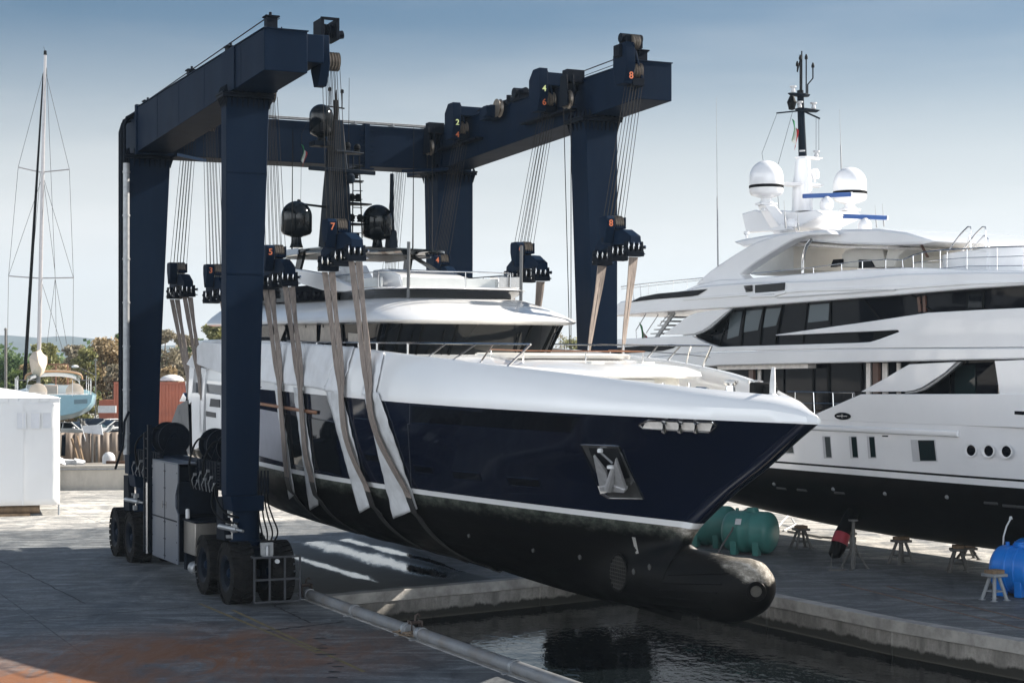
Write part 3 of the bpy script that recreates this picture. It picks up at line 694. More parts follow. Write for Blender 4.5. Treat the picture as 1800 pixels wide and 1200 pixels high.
# guard cage at the front of the left bogie
M_guard = mat('guard_grey_paint', (.055, .058, .065), .5, var=.2, vs=4, spec=.2)
def cage(xc, y):
    m = MB(); x0, x1, z0, z1 = xc-.28, xc+1.22, .14, 1.55
    for z in (z0, (z0+z1)/2, z1): m.bar((x0, y, z), (x1, y, z), .06)
    for k in range(4): x = x0+(x1-x0)*k/3; m.bar((x, y-.003, z0), (x, y-.003, z1), .055)
    m.bar((x0, y, z1), (x0, y+.4, z1), .05); m.bar((x1, y, z1), (x1, y+.4, z1), .05)
    m.build('wheel_guard', M_guard, lift)
    m = MB(); m.lathe([(0,-.05),(.07,-.05),(.07,.05),(0,.05)], 14, (xc+.45, y-.06, 1.42), 'Y'); m.build('guard_lamp', M_cover, lift)
    m = MB(); m.lathe([(0,0),(.06,0),(.06,.25),(.03,.32),(0,.33)], 12, (xc+.2, y+.15, 1.6)); m.bb(xc+.05, xc+.35, y+.05, y+.3, 1.55, 1.6)
    m.bb(xc+.0, xc+.4, y+.2, y+.3, 1.6, 2.0); m.build('sensor_post', M_dullsteel, lift)
cage(-.1, -2.2); cage(12.9, -2.2)

# ---------------------------------------------------------------- trolleys on the right beam, jib head on the left one
def sheaves(m, x0, n, y, z, r, gap=.095):
    for k in range(n):
        m.lathe([(0,-.03),(r*.9,-.03),(r,-.035),(r*.88,-.008),(r*.88,.008),(r,.035),(r*.9,.03),(0,.03)], 22, (x0+k*gap, y, z), 'X')
M_sheave = mat('worn_sheave_steel', (.20, .17, .14), .4, metal=.5, var=.25, vs=8)
def trolley(y, zn, xface, top, digits, tall):
    """hangs on the inner face of the right beam"""
    m = MB(); x = xface-.85
    m.prism([V((x, y-.28, zn-.75)), V((x, y+.28, zn-.75)), V((x, y+.45, zn-.2)), V((x, y+.45, top-.35)), V((x, y+.1, top)), V((x, y-.45, top)), V((x, y-.5, zn-.2))], (.34, 0, 0))
    (m.bb(xface-.5, xface+.7, y-.35, y+.85, 17.95, top-.12) if tall else None)
    m.prism([V((xface-.5, y-.3, top-.05)), V((xface-.5, y+.8, top-.05)), V((xface-.1, y+.8, 16.95)), V((xface-.1, y-.3, 16.95))], (.08, 0, 0))
    t = m.build('trolley', M_navy, lift, bevel=.015)
    m = MB(); sheaves(m, xface-.44, 4, y-.1, zn-.28, .27); m.build('sheave', M_sheave, t)
    m = MB(); m.bb(xface-.5, xface-.08, y-.32, y+.12, zn-.8, zn-.55); m.build('rope_guide', M_navyflat, t)
    for s_, zz, mm in digits:
        text('number', s_, .32, Matrix.Translation((x+.17, y-.52, zz)) @ Matrix.Rotation(R(90), 4, 'X'), mm, t)
    return t
p2 = loc(MG, 790, 240, x=11.6); p4 = loc(MG, 940, 190, x=11.6); p8 = loc(MG, 1090, 130, x=11.6)
XF = 12.42
trolley(p2.y, 17.75, XF, 18.45, (('2', 17.62, M_lime), ('4', 17.12, M_orange)), 1)
trolley(p4.y, 17.75, XF, 18.55, (('4', 17.78, M_lime), ('6', 17.28, M_orange)), 1)
trolley(p8.y, 17.75, XF, 18.35, (('8', 17.22, M_orange),), 0)
m = MB(); m.bb(11.7, 12.3, p8.y-.3, p8.y+.25, 18.2, 18.62); m.tube([(11.6, p8.y, 18.55), (12.4, p8.y, 18.55)], .16, 12); m.bb(11.45, 11.6, p8.y-.2, p8.y+.2, 17.9, 18.3); m.build('trolley_motor', M_navyflat, lift, bevel=.01)
m = MB(); sheaves(m, 11.9, 3, p8.y-.25, 18.4, .25); m.build('idler_sheave', M_sheave, lift)
# ledges under trolleys
for yy in (p2.y+.3, p4.y+.1):
    m = MB(); m.bb(XF-.36, XF-.01, yy-1.9, yy+2.2, 16.85, 16.93); m.build('cable_tray', M_navyflat, lift)
# single guide sheave, winch head, hook sheaves
q = loc(MG, 868, 192, x=12.1)
m = MB(); m.bb(11.9, 12.4, q.y-.15, q.y+.9, q.z-.35, q.z+.15); m.bb(11.7, 11.95, q.y-.2, q.y+.2, q.z-.3, q.z+.1); m.build('guide_bracket', M_navy, lift, bevel=.01)
m = MB(); m.lathe([(0,-.06),(.32,-.06),(.36,-.08),(.30,0),(.36,.08),(.32,.06),(0,.06)], 24, (12.15, q.y-.3, q.z+.0), 'X'); m.build('guide_sheave', M_sheave, lift)
q = loc(MG, 915, 168, x=12.5)
m = MB(); m.tube([(12.2, q.y, 18.2), (13.0, q.y, 18.2)], .2, 14); m.bb(12.3, 12.9, q.y-.3, q.y+.5, 17.93, 18.1); m.tube([(12.5, q.y-.5, 18.25), (12.5, q.y+.4, 18.25)], .12, 10); m.build('haul_motor', M_navyflat, lift, bevel=.01)
q = loc(MG, 893, 183, x=12.5)
m = MB(); m.bb(12.35, 12.8, q.y-.2, q.y+.3, 17.93, 18.1); m.tube([(12.55, q.y, 18.05), (12.55, q.y, 18.3)], .11, 10); m.build('padeye', M_navyflat, lift)
for px_, py_ in ((997, 160), (755, 247)):
    q = loc(MG, px_, py_, x=11.85)
    m = MB()
    for s in (-.16, .10): m.prism([V((11.85+s, q.y-.35, q.z-.55)), V((11.85+s, q.y+.35, q.z-.55)), V((11.85+s, q.y+.22, q.z+.55)), V((11.85+s, q.y-.22, q.z+.55))], (.06, 0, 0))
    m.bb(11.75, 12.45, q.y-.2, q.y+.2, q.z+.3, q.z+.75); m.prism([V((12.3, q.y+.2, q.z+.5)), V((12.3, q.y+1.2, q.z+.5)), V((12.3, q.y+1.0, q.z-.3)), V((12.3, q.y+.2, q.z+.1))], (.1, 0, 0))
    s_ = m.build('auxiliary_block', M_navyflat, lift, bevel=.01)
    m = MB(); m.lathe([(0,-.06),(.30,-.06),(.34,-.08),(.28,0),(.34,.08),(.30,.06),(0,.06)], 22, (11.85, q.y, q.z-.3), 'X'); m.build('sheave', M_sheave, s_)
    m = MB(); m.tube([(11.85, q.y-.3, q.z-.4), (11.8, q.y-.4, 5.0)], .016, 5); m.tube([(11.85, q.y+.3, q.z-.4), (11.9+.5, q.y+.7, 5.0)], .016, 5); m.build('auxiliary_rope', M_rope, s_)
# jib head on the left beam (front)
q = loc(MG, 572, 78, x=1.62)
m = MB(); m.bb(.8, 1.35, -3.9, -2.2, 16.98, 17.84); m.build('trolley_arm', M_navy, lift, bevel=.015)
m = MB(); m.prism([V((1.30, q.y-.45, 17.9)), V((1.30, q.y+.45, 17.9)), V((1.30, q.y+.5, 16.9)), V((1.30, q.y+.2, 16.35)), V((1.30, q.y-.2, 16.35)), V((1.30, q.y-.5, 16.9))], (.3, 0, 0)); tl = m.build('trolley', M_navy, lift, bevel=.015)
m = MB(); sheaves(m, 1.68, 4, q.y-.1, 17.15, .30); m.build('sheave', M_sheave, tl)
m = MB(); sheaves(m, 1.5, 4, q.y-.1, 18.1, .22); m.bb(1.35, 1.45, q.y-.4, q.y+.4, 17.8, 18.45); m.bb(1.85, 1.95, q.y-.4, q.y+.4, 17.8, 18.45); m.bb(1.35, 1.95, q.y-.4, q.y-.3, 18.4, 18.48); m.tube([(1.95, q.y, 18.0), (2.2, q.y, 18.05)], .13, 10); m.build('trolley_motor', M_navyflat, lift, bevel=.01)
trol_left = q
# the other left trolleys hang under the beam
LB = {}
for nm, (px_, py_) in (('7', (590, 402)), ('5', (481, 446)), ('3', (376, 478)), ('1', (311, 474))):
    LB[nm] = loc(MG, px_, py_, x=1.75)
RB = {}
for nm, (px_, py_) in (('8', (1076, 396)), ('6', (918, 440)), ('4', (772, 460))):
    RB[nm] = loc(MG, px_, py_, x=10.95)
RB['2'] = V((11.3, 16.6, LB['1'].z))
for nm in ('5', '3', '1'):
    p = LB[nm]; yy = min(p.y, 13.6)
    m = MB(); m.prism([V((.86, yy-.4, 17.85)), V((.86, yy+.4, 17.85)), V((.86, yy+.35, 16.7)), V((.86, yy-.35, 16.7))], (.5, 0, 0)); t_ = m.build('trolley', M_navy, lift, bevel=.015)
    m = MB(); sheaves(m, 1.45, 4, yy, 17.0, .28); m.build('sheave', M_sheave, t_)
    LB[nm+'t'] = V((1.6, yy, 16.9))
LB['7t'] = V((1.8, trol_left.y, 17.1))
for nm, p in (('8', p8), ('6', p4), ('4', p2)): RB[nm+'t'] = V((12.15, p.y-.05, 17.35))
RB['2t'] = V((11.9, 16.6, 17.3))

# ---------------------------------------------------------------- hook blocks, each a thing of its own
def hook_block(num, p, top, left, label, tilt=0, span=1.45):
    """p: sheave housing centre (lift frame)"""
    e = empty('hook_block', MG @ Matrix.Translation(p) @ Matrix.Scale(.84, 4), label, 'hook block', 'hook blocks hanging from the travel lift')
    # housing with a pointed tongue
    m = MB(); m.prism([V((-.42, y, z)) for y, z in ((-.34, .24), (-.26, .34), (.26, .34), (.34, .24), (.34, -.10), (.13, -.72), (-.13, -.72), (-.34, -.10))], (.36, 0, 0)); h = m.build('sheave_housing', M_navy, e, bevel=.015)
    m = MB(); m.bb(.0, .42, -.3, .3, -.16, .02); m.bb(.40, .45, -.32, .32, -.15, .3); h2 = m.build('sheave_cover', M_navy, h, bevel=.015)
    m = MB(); sheaves(m, .03, 4, -.04, .08, .30); m.build('sheave', M_sheave, h)
    if num not in '12': text('number', num, .36, Matrix.Translation((-.24, -.365, .04)) @ Matrix.Rotation(R(90), 4, 'X'), M_orange, h)
    m = MB(); m.lathe([(0,-.34),(.09,-.34),(.09,.34),(0,.34)], 14, (-.1, 0, -.58), 'X'); m.build('pin', M_navyflat, e)
    # spreader beam
    sp = MB(); pr = [(-span, -.92), (-span*.98, -.62), (-span*.55, -.28), (-.3, -.22), (.3, -.22), (span*.55, -.28), (span*.98, -.62), (span, -.92), (span*.82, -1.02), (span*.7, -.86), (.2, -.80), (-.2, -.80), (-span*.7, -.86), (-span*.82, -1.02)]
    T = Matrix.Rotation(tilt, 4, 'X')
    sp.prism([T @ V((-.02, y, z)) for y, z in pr], (.46, 0, 0)); s = sp.build('spreader', M_navy, e, bevel=.02)
    clips = []
    for k, yy in enumerate((-span*.86, 0, span*.86)):
        c = T @ V((.2, yy, -1.12)); clips.append(c)
        m = MB()
        for q_ in range(4): m.prism([c+V((-.36+q_*.2, -.14, .30)), c+V((-.36+q_*.2, .14, .30)), c+V((-.36+q_*.2, .18, -.12)), c+V((-.36+q_*.2, .1, -.26)), c+V((-.36+q_*.2, -.1, -.26)), c+V((-.36+q_*.2, -.18, -.12))], (.11, 0, 0))
        m.tube([c+V((-.42, 0, .1)), c+V((.46, 0, .1))], .055, 10)
        m.bb(c.x-.36, c.x+.36, c.y-.2, c.y+.2, c.z-.27, c.z-.08)
        cl = m.build('sling_clip', M_navyflat, e, bevel=.008)
        m = MB()
        for q_ in range(3): m.tube([c+V((-.3+q_*.22, -.19, .0)), c+V((-.3+q_*.22, -.24, .12)), c+V((-.3+q_*.22, -.19, .26)), c+V((-.3+q_*.22, -.15, .12))], .018, 6, closed=True)
        m.tube([c+V((-.44, 0, -.16)), c+V((.5, 0, -.16))], .03, 8); m.tube([c+V((.46, 0, .1)), c+V((.52, 0, .1))], .07, 10)
        m.build('shackle', M_steel, cl)
    # one rope reeved up and down ten times
    m = MB(); tp_ = (top-p)/.84; n = 10
    for k in range(n):
        f = (k/(n-1)-.5); a = V((-.28+.72*(k/(n-1)), (-.2 if k % 2 else .2), .25)); b_ = tp_+V((f*.55, (-.2 if k % 2 else .2), 0))
        m.tube([a, b_], .0125, 5)
    m.build('hoist_rope', M_rope, e)
    return e, [p+c*.84 for c in clips]
CL = {}
_, CL['7'] = hook_block('7', LB['7'], LB['7t'], 1, 'navy hook block marked with an orange 7, nearest the bow on the left', -R(4), 1.75)
_, CL['5'] = hook_block('5', LB['5'], LB['5t'], 1, 'grey-lit hook block marked with a faded orange 5, just right of the front left leg', 0, 1.6)
_, CL['3'] = hook_block('3', LB['3'], LB['3t'], 1, 'hook block half hidden by the left edge of the front left leg', 0, 1.4)
_, CL['1'] = hook_block('1', LB['1'], LB['1t'], 1, 'farthest left hook block hanging clear between the two left legs', 0, 1.5)
_, CL['8'] = hook_block('8', RB['8'], RB['8t'], 0, 'navy hook block marked with an orange 8 before the front right leg', -R(4), 1.5)
_, CL['6'] = hook_block('6', RB['6'], RB['6t'], 0, 'navy hook block marked with an orange 6 above the wheelhouse roof', 0, 1.65)
_, CL['4'] = hook_block('4', RB['4'], RB['4t'], 0, 'hook block marked with an orange 4 before the rear right leg', 0, 1.3)
_, CL['2'] = hook_block('2', RB['2'], RB['2t'], 0, 'rearmost right hook block, mostly hidden behind the upper deck canopy', 0, 1.2)

# weld seams and section joints of the box girders
m = MB()
for y in (-1.4, 3.1, 6.6, 9.9): m.bb(-.588, -.58, y, y+.05, 16.66-(y+4)*.027, 17.89)
for y in (2.4, 6.2, 9.3): m.bb(12.412, 12.42, y, y+.05, 16.66-(y+4)*.027, 17.89)
for x in (3.0, 6.1): m.bb(x, x+.05, 13.992, 14.0, 16.2, 17.89)
m.each('weld_seam', M_navy, lift, sharp=0)
m = MB()
for z in (6.9, 10.6, 13.9): m.bb(-.70, .33+(z-3.4)/13*.33, -.331, -.318, z, z+.035)
for z in (7.4, 11.6): m.bb(12.7-(z-2)/14*.45, 13.42, -.631, -.618, z, z+.035)
m.each('weld_seam', M_navy, lift, sharp=0)

m = MB(); m.bb(12.55, 13.25, .7, 13.3, 3.62, 4.3); m.build('sill_beam', M_navy, lift, bevel=.02)
# ================================================================ dark blue yacht in the slings
blue = empty('motor_yacht', MS, 'dark navy and white motor yacht hanging in the slings of the travel lift', 'yacht')
SL = lambda px, py, x: loc(MS, px, py, x=x)
# stem profile (s, z) on the centre plane, from the photo
stem_px = [(1435, 744), (1402, 772), (1347, 822), (1294, 863), (1262, 892), (1236, 917), (1217, 938), (1210, 957), (1214, 974)]
stem = [SL(x, y, 0) for x, y in stem_px]
SZ = [(p.z, p.y) for p in stem][::-1]           # increasing z
def interp(tab, z):
    if z <= tab[0][0]: return tab[0][1]
    if z >= tab[-1][0]: return tab[-1][1]
    for (a, fa), (c, fc) in zip(tab, tab[1:]):
        if a <= z <= c: return fa+(fc-fa)*(z-a)/(c-a)
ZT = stem[0].z; LEN = 41.0; ZST = 3.38; ZK = .92
def s_stem(z):
    if z >= SZ[0][0]: return interp(SZ, z)
    return SZ[0][1] + (SZ[0][0]-z)*.25
def zkeel(s): return ZK + max(0, (s-30)/11)**2*1.6
def hb(s, z):
    """half breadth of the blue hull"""
    s0 = s_stem(z)
    if s <= s0: return 0.0
    if z >= ZST:
        k = min(1, (z-ZST)/(ZT-ZST)); bm = 3.92+(4.17-3.92)*k; ln = 22-4.5*k; p = 1.7+.5*k
    else:
        q = min(1, (ZST-z)/(ZST-zkeel(s))) if ZST > zkeel(s) else 1
        mid = min(1, max(0, (s-8)/14)); e = 1.35+1.1*mid
        bm = 3.92*max(0, 1-q**e)**(.80-.22*mid); ln = 22+2*q; p = 1.7-.1*q
    w_ = min(1, (s-s0)/ln); b = bm*(1-(1-w_)**p)
    # rounded stem
    b = max(b, min(.16, .16*((s-s0)/.10)**.5) if (s-s0) < 1.2 and z > 2.4 else 0)
    if s > 30: b *= 1-.06*((s-30)/11)**2
    if z < 3.0 and s < 19:                                  # fairing into the bulb
        u = (z-(BCZ-.07*max(0, s-5.5)))/BRZ
        if abs(u) < 1:
            fb_ = BRZ*.86*max(0, 1-max(0, s-9)/10)**.8*.985*math.sqrt(1-u*u)
            k = .22; h = max(k-abs(b-fb_), 0)/k; b = max(b, fb_)+h*h*k*.25
    return b
tipb = SL(1348, 1030, 0); BTOP = SL(1266, 974, 0).z; BBOT = SL(1290, 1098, 0).z; BCZ = (BTOP+BBOT)/2; BRZ = (BTOP-BBOT)/2
NS = 90
def wcol(i): t = i/NS; return t**1.7
def hull_rows(zs, side):
    rows = []
    for z in zs:
        r = []
        for i in range(NS+1):
            s0 = s_stem(z); s = s0+(LEN-s0)*wcol(i)
            zz = max(z, zkeel(s)) if z < ZST else z
            r.append(V((side*hb(s, zz), s, zz)))
        rows.append(r)
    return rows
def hull_shell(name, zs, mat_, par=blue, sharp=60):
    m = MB()
    for sd_ in (-1, 1): m.grid(hull_rows(zs, sd_))
    o = m.build(name, mat_, par, sharp=sharp); return o, m
def lin(a, c, n): return [a+(c-a)*i/n for i in range(n+1)]
M_anti, nt, b = nodes('worn_antifouling')
tcx = N(nt, 'ShaderNodeTexCoord'); sep = N(nt, 'ShaderNodeSeparateXYZ'); L(nt, tcx.outputs['Object'], sep.inputs[0])
n1 = noise_tex(nt, .8, 8, .65, stretch=(1, .45, 1.6)); n2 = noise_tex(nt, 5, 7, .7, stretch=(1, .5, 1))
c = ramp(nt, n1, [(.3, (.0025, .0025, .003)), (.62, (.006, .006, .006)), (.8, (.015, .014, .012))]).outputs[0]
zz = N(nt, 'ShaderNodeMath', operation='MULTIPLY_ADD'); L(nt, n2, zz.inputs[0]); zz.inputs[1].default_value = .5; L(nt, sep.outputs[2], zz.inputs[2])
# slime line just under the boot stripe and scuffed upper surfaces of the bulb
gmask = ramp(nt, N(nt, 'ShaderNodeMath', operation='MULTIPLY').outputs[0], [(0, 0.0), (1, .85)])
gm = gmask.inputs[0].links[0].from_node; L(nt, zz.outputs[0], gm.inputs[0]); gm.inputs[1].default_value = .25
gmask.color_ramp.elements[0].position = .80; gmask.color_ramp.elements[1].position = .93
gr = ramp(nt, n2, [(.3, (.03, .036, .03)), (.52, (.11, .125, .105)), (.72, (.22, .22, .185))]).outputs[0]
c = mix(nt, gmask.outputs[0], c, gr)
scr = ramp(nt, noise_tex(nt, 2.2, 9, .72), [(.58, 0.0), (.74, .4)]).outputs[0]
c = mix(nt, scr, c, (.018, .016, .014))
L(nt, c, b.inputs['Base Color']); b.inputs['Specular IOR Level'].default_value = .05
rr = ramp(nt, n1, [(.3, .3), (.7, .6)]); L(nt, rr.outputs[0], b.inputs['Roughness'])
bp = N(nt, 'ShaderNodeBump'); bp.inputs['Strength'].default_value = .15; bp.inputs['Distance'].default_value = .02; L(nt, n2, bp.inputs['Height']); L(nt, bp.outputs[0], b.inputs['Normal'])

top_zs = lin(ZST+.10, ZT, 14)
hull_o, hm = hull_shell('hull', top_zs, M_hull)
_, sm_ = hull_shell('boot_stripe', lin(ZST-.06, ZST+.10, 2), M_white)
bot_zs = [zkeel(0)+ (ZST-.06-ZK)*(i/16)**1.5 for i in range(17)]
under_o, um = hull_shell('underwater_hull', bot_zs, M_anti)
m = MB()       # transom
m.add([V((hb(LEN, z)*sg, LEN, z)) for z in lin(zkeel(LEN), ZT, 12) for sg in (-1, 1)], [(2*i, 2*i+1, 2*i+3, 2*i+2) for i in range(12)]); m.build('transom', M_white, blue, sharp=0)
# keel bar
m = MB(); m.bar((0, 17, ZK-.02), (0, 30, ZK-.02), .3, .12); m.build('keel', M_anti, blue, bevel=.03)
# bulb
tipb = SL(1348, 1030, 0); tz = tipb.z; ts = tipb.y
topb = SL(1266, 974, 0).z; botb = SL(1290, 1098, 0).z; cz = (topb+botb)/2; rz = (topb-botb)/2
rings = []
prof = [(0, .04), (.03, .22), (.10, .40), (.25, .60), (.5, .78), (.9, .90), (1.5, .98), (2.3, 1.0), (3.4, .99), (4.6, .97), (6, .93), (8, .84), (10.5, .7)]
for ds_, f in prof:
    s = ts+ds_; cc = tz+(cz-tz)*min(1, (ds_/1.6)); drop = max(0, (ds_-3.5))*.07
    ring = []
    for k in range(32):
        a = 2*math.pi*k/32; rx = rz*.86*f; 
        ring.append(V((rx*math.cos(a)*(1-.10*math.sin(a)), s, cc-drop+rz*f*math.sin(a)*(1.0 if math.sin(a) > 0 else 1.02))))
    rings.append(ring)
bulb = MB().loft(rings)
# bare, scraped crown of the bulb: worn paint over the top and round the nose
M_bulb = M_anti.copy(); M_bulb.name = 'scraped_bulb_paint'; nt = M_bulb.node_tree; b = nt.nodes['Principled BSDF']
old = b.inputs['Base Color'].links[0].from_socket
tcx = N(nt, 'ShaderNodeTexCoord'); sep = N(nt, 'ShaderNodeSeparateXYZ'); L(nt, tcx.outputs['Object'], sep.inputs[0])
sn = noise_tex(nt, 2.0, 10, .78, stretch=(1, .35, 1)); ma = N(nt, 'ShaderNodeMath', operation='MULTIPLY_ADD'); L(nt, sn, ma.inputs[0]); ma.inputs[1].default_value = .7; L(nt, sep.outputs[2], ma.inputs[2])
sub_ = N(nt, 'ShaderNodeMath', operation='MULTIPLY_ADD'); L(nt, sep.outputs[1], sub_.inputs[0]); sub_.inputs[1].default_value = -.2; L(nt, ma.outputs[0], sub_.inputs[2])
mr = N(nt, 'ShaderNodeMapRange'); mr.inputs['From Min'].default_value = 2.27; mr.inputs['From Max'].default_value = 2.47; L(nt, sub_.outputs[0], mr.inputs[0])
sc2 = ramp(nt, noise_tex(nt, 7, 10, .8, stretch=(1, .22, 1)), [(.30, (.05, .047, .04)), (.5, (.22, .20, .17)), (.68, (.55, .52, .47))]).outputs[0]
L(nt, mix(nt, mr.outputs[0], old, sc2), b.inputs['Base Color'])
under_o.data.materials[0] = M_bulb
bulb_o = bulb.build('bulbous_bow', M_bulb, blue, sharp=60)
# weld ridges on the bulb, thruster port, grille
def bvh_of(mb): return BVHTree.FromPolygons([tuple(v) for v in mb.v], mb.f)
B_s = bvh_of(sm_); B_h = bvh_of(hm); B_u = bvh_of(um); B_b = bvh_of(bulb)
MSi = MS.inverted(); O_s = MSi @ CAM
def hit(bv, px, py, off=.01):
    r = (MSi.to_3x3() @ ray(px, py)).normalized(); h = bv.ray_cast(O_s, r)
    if h[0] is None: return None
    n = h[1] if h[1].dot(r) < 0 else -h[1]
    return h[0]+n*off
def hit2(px, py, off=.01):
    best = None
    for bv in (B_h, B_u, B_b):
        h = hit(bv, px, py, off)
        if h is not None and (best is None or (h-O_s).length < (best-O_s).length): best = h
    return best
def patch(mb, quad, nu, nv, off=.012, bv=None):
    a, b_, c_, d_ = [V((p[0], p[1], 0)) for p in quad]   # tl tr br bl
    rows = []
    for j in range(nv+1):
        r = []
        for i in range(nu+1):
            u, v = i/nu, j/nv
            p = a*(1-u)*(1-v)+b_*u*(1-v)+c_*u*v+d_*(1-u)*v
            h = hit(bv, p.x, p.y, off) if bv else hit2(p.x, p.y, off)
            r.append(h)
        rows.append(r)
    if any(h is None for r in rows for h in r): print('PATCH MISS', quad); return
    mb.grid(rows)
def line_on(pxs, r, name, mt, par, off=.0, n=6, bv=None):
    pts = []
    for (x0, y0), (x1, y1) in zip(pxs, pxs[1:]):
        for k in range(n):
            h = hit2(x0+(x1-x0)*k/n, y0+(y1-y0)*k/n, off) if bv is None else hit(bv, x0+(x1-x0)*k/n, y0+(y1-y0)*k/n, off)
            if h is not None: pts.append(h)
    h = hit2(*pxs[-1], off) if bv is None else hit(bv, *pxs[-1], off)
    if h is not None: pts.append(h)
    if len(pts) < 2: print('LINE MISS', name, pxs); return None
    m = MB(); m.tube(pts, r, 6); return m.build(name, mt, par)
for pts in ([(1175, 1010), (1280, 1007)], [(1165, 1024), (1268, 1026)], [(1160, 1036), (1260, 1042)], [(1155, 1049), (1253, 1057)], [(1150, 1062), (1250, 1070)]):
    line_on(pts, .022, 'weld_ridge', M_anti, bulb_o)
line_on([(1128, 1020), (1165, 1040)], .015, 'weld_ridge', M_anti, bulb_o); line_on([(1303, 1046), (1318, 1046)], .012, 'weld_ridge', M_anti, bulb_o)
c = hit2(1329, 1039, 0)
if c is not None:
    n = (hit2(1329, 1039, .1)-c).normalized(); Mq = Matrix.Translation(c) @ n.to_track_quat('Z', 'Y').to_matrix().to_4x4()
    m = MB(); m.lathe([(.13,-.02),(.23,-.02),(.24,.0),(.23,.02),(.19,.03),(.15,.02),(.13,-.01)], 24); m.build('sensor_ring', M_anti, bulb_o, M=Mq)
    m = MB(); m.lathe([(0,.012),(.13,.012),(.135,-.01)], 20); m.build('sensor_window', mat('cloudy_lens', (.045,.042,.036), .4, var=.4, vs=6), bulb_o, M=Mq)
c = hit2(1086, 1006, 0)
if c is not None:
    n = (hit2(1086, 1006, .1)-c).normalized(); Mq = Matrix.Translation(c-n*.025) @ n.to_track_quat('Z', 'Y').to_matrix().to_4x4()
    m = MB(); m.lathe([(.46,-.03),(.52,0),(.52,.03),(.46,.03),(.44,-.03)], 32)
    tr = m.build('thruster_tunnel', M_anti, blue, M=Mq)
    m = MB(); m.lathe([(0,.004),(.46,.004),(.46,-.03)], 30); m.build('tunnel_mouth', mat('tunnel_dark', (.004,.004,.004), .8), tr, M=Mq)
    m = MB()
    for k in range(-4, 5): h_ = math.sqrt(max(0, .45**2-(k*.1)**2)); m.bar((k*.1, -h_, .02), (k*.1, h_, .02), .018, .02); m.bar((-h_, k*.1, .024), (h_, k*.1, .024), .018, .02)
    m.build('tunnel_grille', mat('fouled_grille', (.022,.02,.016), .7, var=.4), tr, M=Mq)
for x_, y_ in ((825, 940), (938, 966), (1020, 978), (1115, 1004), (1143, 996), (670, 903)):
    c = hit2(x_, y_, 0)
    if c is not None:
        m = MB(); m.lathe([(0,.04),(.06,.035),(.08,.0),(.08,-.03)], 14, c, 'X'); m.build('anode', mat('zinc_anode', (.045,.045,.043), .6, var=.4), blue)
# strap mark round the forefoot
pm = MB(); patch(pm, [(1111, 943), (1117, 944), (1123, 972), (1118, 973)], 1, 5, .006); pm.build('sensor_strip', mat('grey_strip', (.25,.24,.22), .7), blue)

# ---- bulwark: white, leaning inboard
def ztop(s): return interp([(0, 6.26), (.5, 6.50), (1.25, 6.74), (3, 6.84), (7.6, 7.15), (13, 7.46), (21, 7.76), (29, 7.92), (36, 7.95), (41, 7.9)], s)
def btop(s):
    if s < 1.2: return 0.0
    w_ = min(1, (s-1.2)/17); return 3.85*(1-(1-w_)**2.3)*(1 if s < 30 else 1-.06*((s-30)/11)**2)
ss = [0, .12, .3, .6, .9, 1.2, 1.35, 1.6, 2.0, 2.6] + [3.2+i*.9 for i in range(43)]
ss = [s for s in ss if s <= LEN]
def lipz(s): return ZT+.004+.27*min(1, s/2.0+.35)
def knb(s): return hb(s, ZT)
bw = MB(); deckz = 6.62
for sg in (-1, 1):
    rows = []
    for s in ss:
        kb, zt, bt = knb(s), ztop(s), btop(s)
        l1 = lipz(s); zt = max(zt, l1+.02)
        if s < 1.2: bt = 0.0
        r = [V((sg*(kb+.012), s-.012, ZT-.02)), V((sg*(kb+.018), s-.02, ZT+.02)), V((sg*(kb+.0), s+.03, l1))]
        for j in range(1, 7):
            u = j/6; x = kb+(bt-kb)*(u+.10*math.sin(math.pi*u)*(-1)); r.append(V((sg*x, s+.03*(1-u), l1+(zt-l1)*(u+.10*math.sin(math.pi*u)))))
        if s >= 1.35:
            r += [V((sg*max(0, bt-.05), s, zt+.025)), V((sg*max(0, bt-.16), s+.06, zt+.02)), V((sg*max(0, bt-.20), s+.08, zt-.06)), V((sg*max(0, bt-.26), s+.12, deckz-.02))]
        else:
            e_ = r[-1]; r += [e_+V((0, .0, 0)), e_+V((0, .0, 0)), e_+V((0,.0,-.02)), e_+V((0,.0,-.05))]
        rows.append(r)
    bw.grid(rows)
bw_o = bw.build('bulwark', M_white, blue, sharp=22)
m = MB(); rows = [[V((sg*max(0, btop(s)-.2), s+.1, deckz)) for sg in (-1, 0, 1)] for s in ss if s > 1.3]; m.grid(rows); m.build('foredeck', M_cream, blue, sharp=0)
B_w = bvh_of(bw)
# ---- hull details
M_rec = pane_mat('hull_glass', (.004, .005, .008), .05)
m = MB(); patch(m, [(726, 704), (1020, 733), (1003, 760), (724, 741)], 26, 4, .012, B_h); hw = m.build('hull_window', M_rec, blue)
line_on([(724, 743), (860, 752), (1003, 761)], .012, 'window_trim', M_hull, hw, .008, 10, B_h)
line_on([(1003, 761), (1020, 733)], .01, 'window_trim', M_hull, hw, .008, 6, B_h)
m = MB(); patch(m, [(598, 694), (718, 703), (717, 741), (606, 731)], 12, 4, .012, B_h); hw = m.build('hull_window', M_rec, blue)
line_on([(606, 733), (717, 743)], .012, 'window_trim', M_hull, hw, .008, 10, B_h)
line_on([(721, 704), (720, 744), (717, 745), (724, 865)], .012, 'panel_joint', mat('grey_seam', (.07,.075,.09), .4), blue, .004, 12, B_h)
line_on([(455, 800), (640, 852), (800, 866), (1000, 868)], .006, 'panel_joint', M_hull, blue, .004, 20, B_h)
